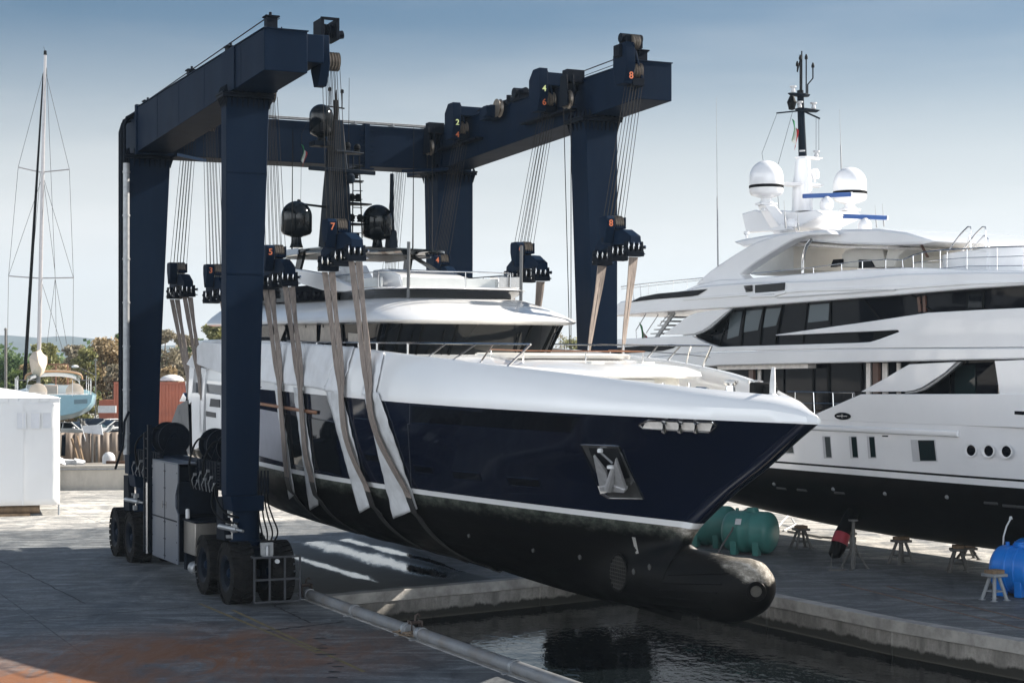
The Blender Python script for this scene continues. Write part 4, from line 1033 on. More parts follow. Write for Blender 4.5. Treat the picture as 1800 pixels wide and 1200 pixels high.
for q_ in (((727, 817), (760, 820), (763, 833), (730, 829)), ((795, 827), (843, 831), (847, 845), (799, 841)), ((890, 838), (948, 842), (952, 857), (896, 852)), ((640, 796), (668, 801), (670, 813), (643, 808))):
    m = MB(); patch(m, q_, 5, 2, .010, B_h); pw = m.build('port_light', M_rec, blue)
    cx_ = [sum(p[i] for p in q_)/4 for i in (0, 1)]
    for i in range(4):
        a, c = q_[i], q_[(i+1) % 4]; line_on([a, c], .016, 'port_frame', M_hull, pw, .010, 4, B_h)
# side boarding opening amidships: dark glass, teak cap rail and pale panel
m = MB(); patch(m, [(452, 664), (585, 690), (556, 728), (452, 712)], 14, 5, .02, B_h); m.build('side_opening', M_pane, blue)
m = MB(); patch(m, [(495, 725), (590, 742), (600, 835), (502, 812)], 10, 8, .016, B_h); so_ = m.build('saloon_window', M_pane, blue)
line_on([(495, 725), (590, 742), (600, 835), (502, 812), (495, 725)], .018, 'window_frame', M_hull, so_, .015, 8, B_h)
line_on([(545, 733), (551, 823)], .014, 'window_frame', M_hull, so_, .015, 8, B_h)
m = MB(); patch(m, [(455, 718), (493, 725), (500, 812), (455, 800)], 5, 8, .014, B_h); m.build('pale_panel', mat('grey_topside', (.30,.31,.36), .3, var=.08, coat=.4), blue)
m = MB(); patch(m, [(455, 706), (560, 722), (559, 728), (455, 711)], 12, 1, .05, B_h); m.build('teak_rail', M_teak, blue, solid=.03)
m = MB(); patch(m, [(556, 690), (592, 694), (596, 724), (556, 728)], 4, 4, .018, B_h); m.build('door_panel', M_hull, blue)
# bow fairlead: polished frame with rollers, pale patch paints the lit far side
FL = [(1124, 746), (1140, 738), (1253, 741), (1260, 748), (1247, 759), (1132, 752)]
M_gaplin = mat('lit_gap_and_lining', (.86, .82, .78), .35, var=.15, vs=4)
m = MB(); patch(m, [(1136, 740), (1254, 742), (1248, 757), (1130, 751)], 12, 3, .014, B_h); fl = m.build('fairlead', M_gaplin, blue)
line_on(FL+[FL[0]], .022, 'fairlead_frame', M_steel, fl, .02, 6, B_h)
for x_ in (1169, 1197, 1225):
    a, c = hit(B_h, x_, 740, .03), hit(B_h, x_, 756, .03); m = MB(); m.tube([a, a.lerp(c, .12), a.lerp(c, .5), a.lerp(c, .88), c], [.075, .055, .045, .055, .075], 12); m.build('fairlead_roller', M_steel, fl)
# anchor pocket and anchor
M_plate = mat('polished_anchor_plate', (.34, .34, .34), .22, metal=.85, var=.2, vs=3)
m = MB(); patch(m, [(1022, 781), (1088, 783), (1131, 875), (1071, 874)], 8, 10, .012, B_h); ap = m.build('anchor_pocket', M_plate, blue)
line_on([(1022, 781), (1088, 783), (1131, 876), (1071, 875), (1055, 866), (1022, 781)], .02, 'pocket_rim', M_steel, ap, .014, 8, B_h)
m = MB(); patch(m, [(1035, 786), (1086, 787), (1108, 838), (1058, 846)], 6, 6, .022, B_h); m.build('pocket_recess', mat('pocket_dark', (.008,.009,.012), .5), ap)
m = MB(); patch(m, [(1052, 852), (1066, 853), (1068, 864), (1057, 866)], 2, 2, .04, B_h); m.build('pocket_lip', M_gaplin, ap)
m = MB(); patch(m, [(1067, 876), (1129, 877), (1152, 919), (1080, 915)], 6, 5, .010, B_h); m.build('wear_plate', mat('dull_wear_plate', (.05,.06,.07), .3, var=.12, metal=.4), ap)
M_anch = mat('anchor_galvanising', (.42, .42, .43), .42, metal=.35, var=.15, vs=5)
an = MB()
def H(x_, y_, o_): return hit(B_h, x_, y_, o_)
shank = [H(1085, 812, .16), H(1083, 826, .22), H(1080, 848, .26)]
an.tube(shank, [.06, .085, .12], 10)
for tri in (((1050, 792), (1062, 850), (1077, 842), (1072, 820)), ((1089, 797), (1108, 853), (1083, 846), (1081, 832))):
    f = [H(*p, .20) for p in tri]; bck = [H(*p, .12) for p in tri]; an.taper(f, bck)
an.taper([H(x_, y_, .24) for x_, y_ in ((1062, 846), (1082, 841), (1107, 851), (1106, 856), (1064, 853))], [H(x_, y_, .06) for x_, y_ in ((1062, 846), (1082, 841), (1107, 851), (1106, 856), (1064, 853))])
an.build('anchor', M_anch, ap, bevel=.012)
m = MB(); h_ = H(1058, 788, .08); m.lathe([(0,-.05),(.07,-.05),(.08,0),(.06,.05),(0,.06)], 12, h_); h_ = H(1081, 811, .2); m.lathe([(0,-.04),(.1,-.04),(.1,.03),(.05,.05),(0,.05)], 12, h_); m.build('anchor_shackle', M_cover, ap)
m = MB(); m.tube([H(1059, 793, .06), H(1081, 808, .12)], .03, 6); m.build('anchor_chain', M_dullsteel, ap)

# ---- foredeck: coachroof, sun pad rail, windlass
def half_plan(w_, s0, ln, send, n=14, p=2.4):
    pts = []
    for i in range(n+1):
        a = math.pi/2*i/n; s = s0+ln*(1-math.cos(a)**(2/p)); x = w_*math.sin(a)**(2/p); pts.append((x, s))
    pts.append((w_, send)); return pts
def ring(w_, s0, ln, send, z, p=2.4, wend=None, dz=0, n=14):
    hp = half_plan(w_, s0, ln, send, n, p)
    if wend is not None: hp[-1] = (wend, send)
    R_ = [V((x, s, z+dz*(s-s0))) for x, s in hp]; Lh = [V((-x, s, z+dz*(s-s0))) for x, s in hp[1:]][::-1]
    return R_+Lh
def trunk(w0, s0, w1, s1, z0, z1, r=.25):
    return [V((-w0+r, s0, z0)), V((w0-r, s0, z0)), V((w0, s0+r, z0)), V((w0*.5+w1*.5, (s0+s1)/2, (z0+z1)/2)), V((w1, s1, z1)), V((-w1, s1, z1)), V((-w0*.5-w1*.5, (s0+s1)/2, (z0+z1)/2)), V((-w0, s0+r, z0))]
m = MB(); m.loft([trunk(1.25, 8.1, 2.0, 15, deckz-.03, deckz-.03), trunk(1.25, 8.1, 2.0, 15, 7.03, 7.2)]); m.build('coachroof_base', M_cream, blue, bevel=.01)
m = MB(); m.loft([trunk(1.42, 7.5, 2.5, 15, 7.04, 7.2), trunk(1.5, 7.36, 2.6, 15, 7.09, 7.25), trunk(1.5, 7.4, 2.6, 15, 7.20, 7.38), trunk(1.36, 7.9, 2.35, 15, 7.33, 7.50), trunk(1.1, 8.9, 2.0, 15, 7.40, 7.56)]); cr = m.build('coachroof', M_white, blue, sharp=28)
m = MB(); m.bb(-1.1, .3, 8.0, 8.07, 6.66, 7.0); m.build('locker_door', M_white, cr, bevel=.02)
m = MB()
for x in (-1.2, -.4, .4, 1.2): m.lathe([(0,0),(.06,0),(.05,.3),(0,.3)], 10, (x, 7.75, 6.62)); 
m.each('pad_leg', M_steel, cr)
m = MB()
for x in (-1.1, 1.1): m.bb(x*.7-.2, x*.7+.2, 9.2, 9.5, 7.40, 7.45)
m.each('deck_hatch', M_cream, cr, bevel=.008)
tk = MB(); tkz = 7.80
fr = [V((-1.95, 13.6, tkz-.06)), V((-1.9, 11.5, tkz-.08)), V((0, 11.42, tkz-.08)), V((1.9, 11.5, tkz-.08)), V((1.95, 13.6, tkz-.06))]
for a, c in zip(fr, fr[1:]): tk.bar(a, c, .13, .035)
to = tk.build('teak_table_rail', M_teak, blue)
m = MB()
for p in fr: m.tube([V((p.x, p.y, 7.3)), p], .025, 6)
m.each('rail_post', M_steel, to)
m = MB(); m.loft([ring(1.75, 11.7, .6, 15.2, 7.50, 4), ring(1.75, 11.6, .6, 15.2, 7.60, 4), ring(1.65, 11.75, .6, 15.2, 7.64, 4)]); m.build('sun_pad', M_cream, blue, sharp=40)
# windlass, jackstaff and gear in the bows
e_ = V((0, 3.0, deckz))
m = MB(); m.lathe([(0,0),(.22,0),(.22,.1),(.14,.16),(.12,.34),(.18,.4),(.18,.46),(0,.48)], 18, e_+V((-.35,.2,0))); m.lathe([(0,0),(.22,0),(.22,.1),(.14,.16),(.12,.34),(.18,.4),(.18,.46),(0,.48)], 18, e_+V((.35,.2,0))); m.build('windlass', M_steel, blue)
m = MB(); m.bb(-.1, .55, 2.55, 2.8, deckz, 7.05); m.bb(.1, .5, 2.45, 2.55, 6.7, 6.98); m.build('windlass_motor', M_blackm, blue, bevel=.04)
jp = SL(1358, 694, 0); m = MB(); m.tube([(0, jp.y, 6.6), (0, jp.y, 7.05), (0, jp.y-.02, 7.42)], [.075, .07, .045], 12); m.lathe([(0,0),(.12,0),(.12,.04),(.06,.08),(0,.08)], 14, (0, jp.y, 6.74)); m.build('jackstaff', M_cover, blue)
for x in (-.9, .9):
    m = MB(); m.tube([(x, 3.6, 6.62), (x, 3.6, 6.9)], .05, 10); m.tube([(x, 3.35, 6.88), (x, 3.85, 6.88)], .045, 10); m.build('bitt', M_steel, blue)
# ---- guard rails
def rail_obj(name, pts, h, r=.022, posts=None, rake=.35, mid=True, par=blue, matl=None, rp=None):
    m = MB(); top = [p+V((0, 0, h)) for p in pts]; m.tube(top, r, 8)
    if mid: m.tube([p+V((0, 0, h*.52)) for p in pts], r*.6, 6)
    for p in (posts or pts): m.tube([p+V((0, rake*h*-.0, 0)), p+V((0, rake, h))] if False else [p, p+V((0, 0, h))], rp or r, 6)
    return m.build(name, matl or M_steel, par)
# near side: rail on the inner edge of the bulwark; forward stanchions rake aft
def bulw(s, sg): return V((sg*(btop(s)-.12), s, ztop(s)))
for sg in (-1, 1):
    s0, s1 = 10.6, 27.5
    tops = []; m = MB()
    n = 22
    zt = lambda s: 7.16+.036*s+ (.05 if s < 12 else .0)
    top = [V((sg*(btop(s)-.18), s, max(ztop(s)+.06, 7.90))) for s in [9.2+(s1-9.2)*k/n for k in range(n+1)]]
    m.tube(top, .026, 8)
    for k, s in enumerate([10.1, 11.4, 12.8, 14.3]):
        tp_ = min(top, key=lambda p: abs(p.y-(s-.85))); m.tube([bulw(s, sg), tp_], .024, 6)
    m.tube([bulw(10.1, sg), bulw(10.1, sg).lerp(top[0], .98), top[0]], .03, 8)
    for s in [16.2+1.9*k for k in range(6)]:
        tp_ = min(top, key=lambda p: abs(p.y-s)); m.tube([V((tp_.x, tp_.y, ztop(s)-.02)), tp_], .03, 8)
    mid = [p*.5+bulw(p.y+.45, sg)*.5 for p in top[:8]]
    if sg > 0: m.tube(mid, .014, 6)
    m.build('guard_rail', M_steel, blue)

# ---- wheelhouse
GZ0, GZ1 = 7.55, 8.47
def wr(z):
    k = (z-6.6)/(8.5-6.6); return ring(2.95+.18*k, 19.2-1.7*k, 2.6, 33.5, z, 2.6, n=20)
m = MB(); m.loft([wr(6.6), wr(7.0), wr(GZ0)]); m.build('wheelhouse', M_white, blue, sharp=50)
m = MB(); m.loft([wr(GZ0+.002), wr(7.9), wr(8.2), wr(GZ1+.1)]); ws = m.build('windscreen', M_pane, blue, sharp=50)
mu = MB(); r0, r1 = wr(GZ0), wr(GZ1+.08); nn = len(r0)
for i in (4, 9, 13, 16, 18, nn-4, nn-9, nn-13, nn-16, nn-18):
    if 0 <= i < nn: a, c = r0[i], r1[i]; o_ = V((a.x*.006, -.01, 0)); mu.bar(a+o_, c+o_, .075, .05)
for k in range(7):
    for sg in (-1, 1): y = 21.2+k*1.9; mu.bar(V((sg*3.05, y, GZ0)), V((sg*3.155, y+ (.0 if k < 4 else .5), GZ1+.08)), .11, .06)
mu.each('mullion', M_blackm, ws)
for i, k in ((nn-5, .7), (nn-10, .6), (3, .6), (10, .6)):
    a, c = r0[i], r1[i-1 if i > 20 else i-1]; d = V((a.x*.03, -.09, 0)); wi = MB(); wi.tube([a+d, (a+d).lerp(c+d, k)], .022, 6); wi.tube([(a+d).lerp(c+d, k*.45)+V((.0,-.01,.0)), (a+d).lerp(c+d, k)+V((.05, -.02, .12))], .018, 6); wi.build('wiper', M_blackm, ws)
# pale panels that paint bright reflections onto the side glass amidships
M_reflection = mat('pale_window_reflection', (.34, .30, .26), .4, var=.25, vs=4)
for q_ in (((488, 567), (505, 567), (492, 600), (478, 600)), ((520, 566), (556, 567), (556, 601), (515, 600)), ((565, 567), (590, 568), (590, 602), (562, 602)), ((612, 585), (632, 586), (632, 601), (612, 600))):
    m = MB(); m.prism([SL(*p, -3.17) for p in q_], (.02, 0, 0)); m.build('window_reflection', M_reflection, ws)
# roof with brim
def rr_(w_, s0, z, p=2.5, send=39, wend=None, ln=3.6): return ring(w_, s0, ln, send, z, p, wend, n=20)
m = MB(); m.loft([rr_(3.20, 17.2, 8.50), rr_(3.50, 16.75, 8.56), rr_(3.54, 16.66, 8.62), rr_(3.50, 16.8, 8.70), rr_(3.30, 17.5, 8.90, ln=3.4), rr_(2.75, 19.3, 9.30, ln=2.6, p=2.6), rr_(2.55, 19.6, 9.36, ln=2.4, p=2.6)]); ro = m.build('wheelhouse_roof', M_white, blue, sharp=30)
m = MB()
for k in range(1, 6): m.tube([V((x, 17.2+k*.36+abs(x)*.16, 8.84+k*.085)) for x in (-1.6, 0, 1.6)], .006, 5)
m.build('roof_groove', M_cream, ro)
# fly bridge: dark band, coaming, glass rail
m = MB(); m.loft([rr_(2.35, 20.1, 9.34, 2.6, 34, ln=2.4), rr_(2.55, 19.5, 9.60, 2.6, 34, ln=2.4), rr_(2.57, 19.45, 9.62, 2.6, 34, ln=2.4)]); m.build('flybridge_screen', M_glass, blue, sharp=50)
m = MB(); m.loft([rr_(2.5, 19.6, 9.625, 2.6, 34, ln=2.4), rr_(2.6, 19.35, 9.66, 2.6, 34, ln=2.4), rr_(2.52, 19.5, 9.72, 2.6, 34, ln=2.4), rr_(2.1, 20.6, 9.76, 2.6, 34, ln=2.2)]); m.build('flybridge_coaming', M_white, blue, sharp=35)
M_screen = mat('frosted_screen', (.60, .62, .61), .25, var=.05, coat=.4)
for sg in (-1, 1):
    m = MB(); 
    for k in range(4): y = 21.6+k*2.0; m.bb(sg*2.3-.02, sg*2.3+.02, y, y+1.93, 9.76, 10.06)
    m.each('wind_screen_panel', M_screen, blue)
m = MB(); m.bb(-1.9, 1.9, 20.75, 20.79, 9.76, 10.05); m.build('wind_screen_panel', M_screen, blue)
fp = [V((-2.4, 29, 9.72)), V((-2.4, 26, 9.72)), V((-2.4, 23.5, 9.72)), V((-2.35, 21.8, 9.72)), V((-1.8, 20.4, 9.72)), V((0, 20.0, 9.72)), V((1.8, 20.4, 9.72)), V((2.35, 21.8, 9.72)), V((2.4, 24, 9.72)), V((2.4, 27, 9.72))]
rail_obj('flybridge_rail', fp, .52, .02, mid=False)
m = MB(); m.bb(1.4, 2.2, 20.5, 21.2, 9.76, 10.14); m.build('flybridge_locker', M_steel, blue, bevel=.02)
m = MB(); m.prism([V((-1.2, y, z)) for y, z in ((24.0, 9.75), (22.6, 9.75), (22.9, 10.2), (24.2, 10.45), (25.5, 10.45), (25.5, 9.75))], (2.4, 0, 0)); m.build('helm_console', M_white, blue, bevel=.06)
m = MB(); m.prism([V((-2.3, y, z)) for y, z in ((27, 9.85), (23.4, 9.85), (24.4, 10.55), (27, 10.6))], (.5, 0, 0)); m.build('side_seat', M_cover, blue, bevel=.05)
m = MB()
for x in (-2.0, 2.0): m.tube([(x, 20, 9.2), (x, 20, 11.15)], .055, 12)
m.each('canopy_pole', mat('grey_pole', (.09, .095, .10), .4, var=.1), blue)
# hardtop: grey edge, black gloss front, pale underside
m = MB(); m.loft([ring(2.3, 27.2, 2.4, 34.2, 11.16, 2.6), ring(2.6, 26.4, 2.4, 34.6, 11.22, 2.6), ring(2.6, 26.4, 2.4, 34.6, 11.30, 2.6), ring(2.3, 27.2, 2.4, 34.3, 11.38, 2.6)])
ht = m.build('hardtop', [M_black], blue, sharp=35)
m = MB(); m.bb(-2.66, -2.62, 29.5, 34.4, 11.14, 11.36); m.bb(2.62, 2.66, 29.5, 34.4, 11.14, 11.36); m.each('edge_trim', mat('blue_grey_paint', (.20,.25,.32), .3, var=.06, coat=.3), ht, bevel=.01)
m = MB(); m.bb(-2.0, 2.0, 28.4, 33, 11.12, 11.155); m.build('ceiling_panel', M_gaplin, ht, bevel=.01)
M_leg = M_black
for sg in (-1, 1):
    m = MB(); m.taper([V((sg*2.3, 31.0, 9.8)), V((sg*2.3, 31.5, 9.8)), V((sg*2.2, 31.5, 9.8)), V((sg*2.2, 31.0, 9.8))], [V((sg*2.2, 30.2, 11.2)), V((sg*2.2, 30.9, 11.2)), V((sg*2.1, 30.9, 11.2)), V((sg*2.1, 30.2, 11.2))]); m.build('hardtop_leg', M_leg, blue)
    m = MB(); m.taper([V((sg*1.5, 28.4, 11.2)), V((sg*1.5, 28.8, 11.2)), V((sg*1.4, 28.8, 11.2)), V((sg*1.4, 28.4, 11.2))], [V((sg*1.5, 25.4, 10.4)), V((sg*1.5, 25.9, 10.4)), V((sg*1.4, 25.9, 10.4)), V((sg*1.4, 25.4, 10.4))]); m.build('hardtop_leg', M_leg, blue)
# sweeping white fashion plate of the upper deck side and dark strip below it
for sg in (-1, 1):
    x0 = 2.85*sg
    pl = [SL(px_, py_, -2.85) for px_, py_ in ((515, 472), (560, 480), (600, 496), (627, 508), (604, 513), (565, 510), (520, 496), (480, 490), (450, 486), (455, 468))]
    m = MB(); m.prism([V((x0, p.y, p.z)) for p in pl], (-.3*sg, 0, 0)); m.build('fashion_plate', M_white, blue, bevel=.04)
m = MB(); m.bb(-2.7, 2.7, 25.5, 38.5, 9.4, 9.95); m.build('upper_deck_glass', M_glassw, blue)
# ---- mast with domes
M_mast = mat('blue_black_mast', (.007, .012, .020), .5, var=.1, vs=2, spec=.04)
mz0 = 11.4; my = 33.0
def mp(px_, py_): return SL(px_, py_, 0)
m = MB(); q0 = [V((x, y, z)) for x, y, z in ((-.42, my-.9, mz0), (.42, my-.9, mz0), (.42, my+.9, mz0), (-.42, my+.9, mz0))]
q1 = [V((x*.8, my+(y-my)*.75-.1, 13.9)) for x, y, z in [(p.x, p.y, 0) for p in q0]]; q2 = [V((p.x*.55, my+(p.y-my)*.45, 16.6)) for p in q1]
m.loft([q0, q1, q2]); ms = m.build('mast', M_mast, blue, bevel=.04)
m = MB(); m.tube([(0, my, 16.5), (0, my, 17.4)], .10, 10); m.tube([(-.25, my, 17.2), (-.25, my, 17.75)], .025, 6); m.tube([(.25, my, 17.1), (.25, my, 17.7)], .025, 6); m.bar((-.35, my, 17.15), (.35, my, 17.1), .05); m.lathe([(0,0),(.07,0),(.07,.12),(0,.16)], 10, (-.25, my, 17.75)); m.lathe([(0,0),(.07,0),(.07,.12),(0,.16)], 10, (.25, my, 17.7)); m.lathe([(0,0),(.06,0),(.03,.4),(0,.42)], 8, (0, my, 17.4)); m.build('mast_head', M_blackm, ms)
for z, w_, d_, xo in ((13.3, .9, .5, .55), (14.2, .7, .4, .4), (15.3, .75, .5, .35), (12.5, .8, .5, .5)):
    m = MB(); m.loft([[V((xo-.6, my-d_-.3, z)), V((xo+w_, my-.25, z+.04)), V((xo+w_, my+.25, z+.04)), V((xo-.6, my+d_, z))], [V((xo-.6, my-d_-.3, z+.10)), V((xo+w_, my-.25, z+.09)), V((xo+w_, my+.25, z+.09)), V((xo-.6, my+d_, z+.10))]]); m.build('spreader_platform', M_mast, ms, bevel=.015)
for x, z in ((.85, 13.45), (.6, 13.45), (.75, 14.35), (.8, 15.4), (.4, 15.45), (.95, 12.65), (.6, 12.65)):
    m = MB(); m.lathe([(0,0),(.12,0),(.12,.05),(.09,.07),(.13,.12),(.13,.22),(.07,.3),(0,.31)], 14, (x, my-.25, z)); m.build('navigation_lamp', M_blackm, ms)
m = MB(); m.bar((-1.35, my-.75, 14.62), (1.4, my-.7, 14.55), .14, .16); m.lathe([(0,0),(.14,0),(.2,.12),(.2,.3),(.12,.4),(0,.4)], 16, (.35, my-.7, 14.1)); m.build('radar_scanner', M_mast, ms, bevel=.03)
m = MB(); m.tube([(-.35, my, 13.2), (-1.45, my, 13.28)], .045, 8); m.lathe([(0,-.12),(.13,-.12),(.13,-.25),(.15,-.3),(0,-.3)], 12, (-1.45, my, 13.28)); m.lathe([(0,0),(.1,0),(.06,.16),(0,.18)], 10, (-1.5, my, 13.28)); m.build('horn_bracket', M_blackm, ms)
m = MB(); m.lathe([(0,0),(.14,0),(.16,-.12),(.12,-.3),(0,-.36)], 14, (-.62, my-.2, 15.85)); m.build('camera_dome', M_blackm, ms)
m = MB(); m.bb(.36, .8, my-.6, my+.4, 12.0, 12.2)
for k in range(9): m.bar((.55, my-.5, 12.2+k*.33), (.95, my-.5, 12.2+k*.33), .03)
m.tube([(.55, my-.5, 12.0), (.55, my-.5, 15.2)], .025, 6); m.tube([(.95, my-.5, 12.0), (.8, my-.5, 15.2)], .025, 6); m.build('mast_ladder', M_blackm, ms)
def dome(c, r, h, mt, par, band=None, stand=.3):
    m = MB(); pr = [(0, 0), (r*.55, 0), (r*.9, .06*h), (r, .14*h)]
    k0 = h-r
    pr += [(r, k0)]+[(r*math.cos(a), k0+r*math.sin(a)) for a in [math.pi/2*i/10 for i in range(1, 10)]]+[(0, h)]
    m.lathe(pr, 36, c); o = m.build('satellite_dome', mt, par, sharp=60)
    if band: m = MB(); m.lathe([(r+.004, .24*h), (r+.02, .25*h), (r+.02, .31*h), (r+.004, .32*h)], 36, c); m.build('dome_band', band, o)
    m = MB(); m.lathe([(r*.45,-stand),(r*.35,-stand*.6),(r*.3,-.05),(r*.5,0)], 20, c); m.build('dome_stand', mt, o)
    return o
for px_ in (508, 637):
    c0 = SL(572, 420, 0); x_ = -1.68 if px_ < 572 else 1.66
    o = dome(V((x_, my-.3, 12.0)), .60, 1.36, M_black, blue, None, .45)
    m = MB()
    for k in range(8):
        a = 2*math.pi*k/8+.2; m.bar((x_+.604*math.cos(a), my-.3+.604*math.sin(a), 12.2), (x_+.604*math.cos(a), my-.3+.604*math.sin(a), 12.78), .016)
    m.build('dome_seam', M_blackm, o)
dome(V((-.62, my-.05, 15.95)), .47, 1.25, M_black, blue, None, .2)
m = MB(); m.bb(-1.0, -.2, my-.35, my+.3, 15.55, 15.75); m.build('dome_bracket', M_mast, ms, bevel=.02)
# burgee halyard, small flag, whips, stub mast
def flag(p, par, w_=.55, h_=.75, name='flag', sway=.12):
    e_ = None
    for k, mt in enumerate((M_green, M_flagw, M_flagr)):
        m = MB(); rows = []
        for j in range(7):
            r = []
            for i in range(4):
                u = (k+i/3)/3; v = j/6
                r.append(p+V((u*w_*.45+sway*math.sin(v*3+u*2)*.6, -.10*math.sin(u*9+v*2), -v*h_-u*h_*.75)))
            rows.append(r)
        m.grid(rows)
        if e_ is None: e_ = m.build(name, mt, par, solid=.008)
        else: m.build('stripe', mt, e_, solid=.008)
    return e_
flag(V((-1.42, my, 15.6)), blue, .4, .5)
m = MB(); m.tube([(-1.42, my, 13.3), (-1.40, my, 16.0), (-.9, my, 17.0)], .008, 5); m.tube([(-1.5, my, 13.2), (-1.75, my, 11.6)], .008, 5); m.build('halyard', M_rope, blue)
for x, y, z0, z1 in ((-2.4, 31, 11.4, 15.9), (2.5, 31, 11.4, 16.3), (1.6, 36, 11.4, 18.8)):
    m = MB(); m.tube([(x, y, z0), (x, y, z0+1.6), (x, y, z1)], [.03, .022, .008], 6); m.build('whip_aerial', M_blackm, blue)
c_ = SL(688, 425, 2.2); m = MB(); m.loft([[V((2.2+a*.22, c_.y+b_*.3, 11.2)) for a, b_ in ((-1,-1),(1,-1),(1,1),(-1,1))], [V((2.2+a*.14, c_.y+b_*.2, 12.35)) for a, b_ in ((-1,-1),(1,-1),(1,1),(-1,1))]]); m.tube([(2.2, c_.y, 12.3), (2.2, c_.y, 13.0), (2.2, c_.y, 14.6)], [.12, .09, .075], 10); m.build('crane_post', M_mast, blue, bevel=.02)
# ---- upper saloon sides and aft decks
m = MB(); m.bb(-3.0, 3.0, 33.52, 38.5, 6.6, 8.48); m.build('aft_house', M_pane, blue)
m = MB(); m.bb(-3.6, 3.6, 36, 40.2, 6.55, 6.68); m.build('aft_deck', M_teak, blue)
# aft wing: cloth-shaded opening, white pillars, smoked screen at the quarter
xn = -4.12
def sidep(name, pxs, mt, x=xn, th=.12, bev=.015, par=blue, mir=True):
    pl = [SL(*p, x) for p in pxs]; m = MB(); m.prism(pl, (th, 0, 0)); o = m.build(name, mt, par, bevel=bev)
    return o
sidep('quarter_screen', [(302, 782), (300, 745), (312, 712), (330, 702), (334, 800), (318, 790)], M_pane, xn-.05)
sidep('quarter_frame', [(299, 792), (336, 806), (336, 818), (299, 803)], M_white, xn-.06)
sidep('aft_bulwark', [(362, 690), (388, 694), (388, 790), (362, 782)], M_white, xn-.03)
sidep('aft_bulwark', [(336, 690), (352, 690), (356, 785), (338, 790)], M_white, xn-.02)
sidep('mooring_slot', [(362, 722), (378, 725), (378, 734), (362, 731)], M_glassw, xn-.06, .1, 0)
sidep('mooring_slot', [(370, 700), (386, 702), (386, 716), (368, 714)], M_glassw, xn-.06, .1, 0)
sidep('aft_opening', [(340, 640), (395, 655), (395, 695), (352, 690)], M_pane, xn+.25, .1, 0)
sidep('aft_pillar', [(333, 640), (342, 640), (336, 706), (330, 712)], M_white, xn-.02, .3)
sidep('aft_pillar', [(352, 645), (361, 648), (356, 760), (350, 760)], M_white, xn-.02, .3)
sidep('stern_quarter', [(299, 790), (336, 806), (360, 818), (360, 850), (300, 838)], M_cream, xn+.05, .2)
sidep('stern_rail_gear', [(315, 705), (322, 690), (327, 698), (326, 706)], M_steel, xn+.1, .2)

# ---- canvas protection draped over the bulwark and slings
def cloth(name, quad, nu, nv, off, amp, seed, mt=None, bv=None, par=blue, tail=None):
    a, b_, c_, d_ = [V((p[0], p[1], 0)) for p in quad]; rows = []
    for j in range(nv+1):
        r = []
        for i in range(nu+1):
            u, v = i/nu, j/nv; p = a*(1-u)*(1-v)+b_*u*(1-v)+c_*u*v+d_*(1-u)*v
            best = None
            for bvv in (B_w, B_h, B_u, B_s):
                h = hit(bvv, p.x, p.y, 0)
                if h is not None and (best is None or (h-O_s).length < (best-O_s).length): best = h; bb_ = bvv
            if best is None: r.append(None); continue
            k = noise.noise(V((u*2.5*nu/10, v*3.1*nv/10, seed)))+.6*noise.noise(V((u*7, v*5, seed+3)))
            q_ = hit(bb_, p.x, p.y, off+amp*k); r.append(q_)
        rows.append(r)
    for r in rows:
        for i, q_ in enumerate(r):
            if q_ is None:
                near = [x for x in r if x is not None]; r[i] = near[0].copy() if near else None
    rows = [r for r in rows if all(x is not None for x in r)]
    if len(rows) < 2: print('CLOTH MISS', name, quad); return None
    m = MB(); m.grid(rows); return m.build(name, mt or M_cover, par, solid=.012, sharp=0 if False else 50)
M_drape = mat('white_drape', (.70, .71, .73), .6, var=.05, vs=1.5, dirt=(.5,.5,.5), dirt_amt=.4, ds=1.2, bump=.35, bs=2.5)
for i, q_ in enumerate((((452, 602), (496, 604), (500, 676), (450, 668)), ((494, 604), (540, 606), (532, 679), (499, 675)), ((538, 605), (600, 609), (574, 686), (530, 678)), ((598, 609), (624, 612), (602, 690), (572, 687)), ((653, 617), (677, 621), (662, 696), (640, 694)))):
    cloth('canvas_drape', q_, 14, 18, .05, .035, i*7.7, M_drape)
sidep('canvas_drape', [(344, 610), (356, 600), (388, 604), (388, 655), (366, 648), (345, 640)], M_drape, xn-.1, .12, .03)
sidep('canvas_drape', [(327, 640), (345, 610), (352, 612), (344, 650)], M_drape, xn-.12, .1, .03)

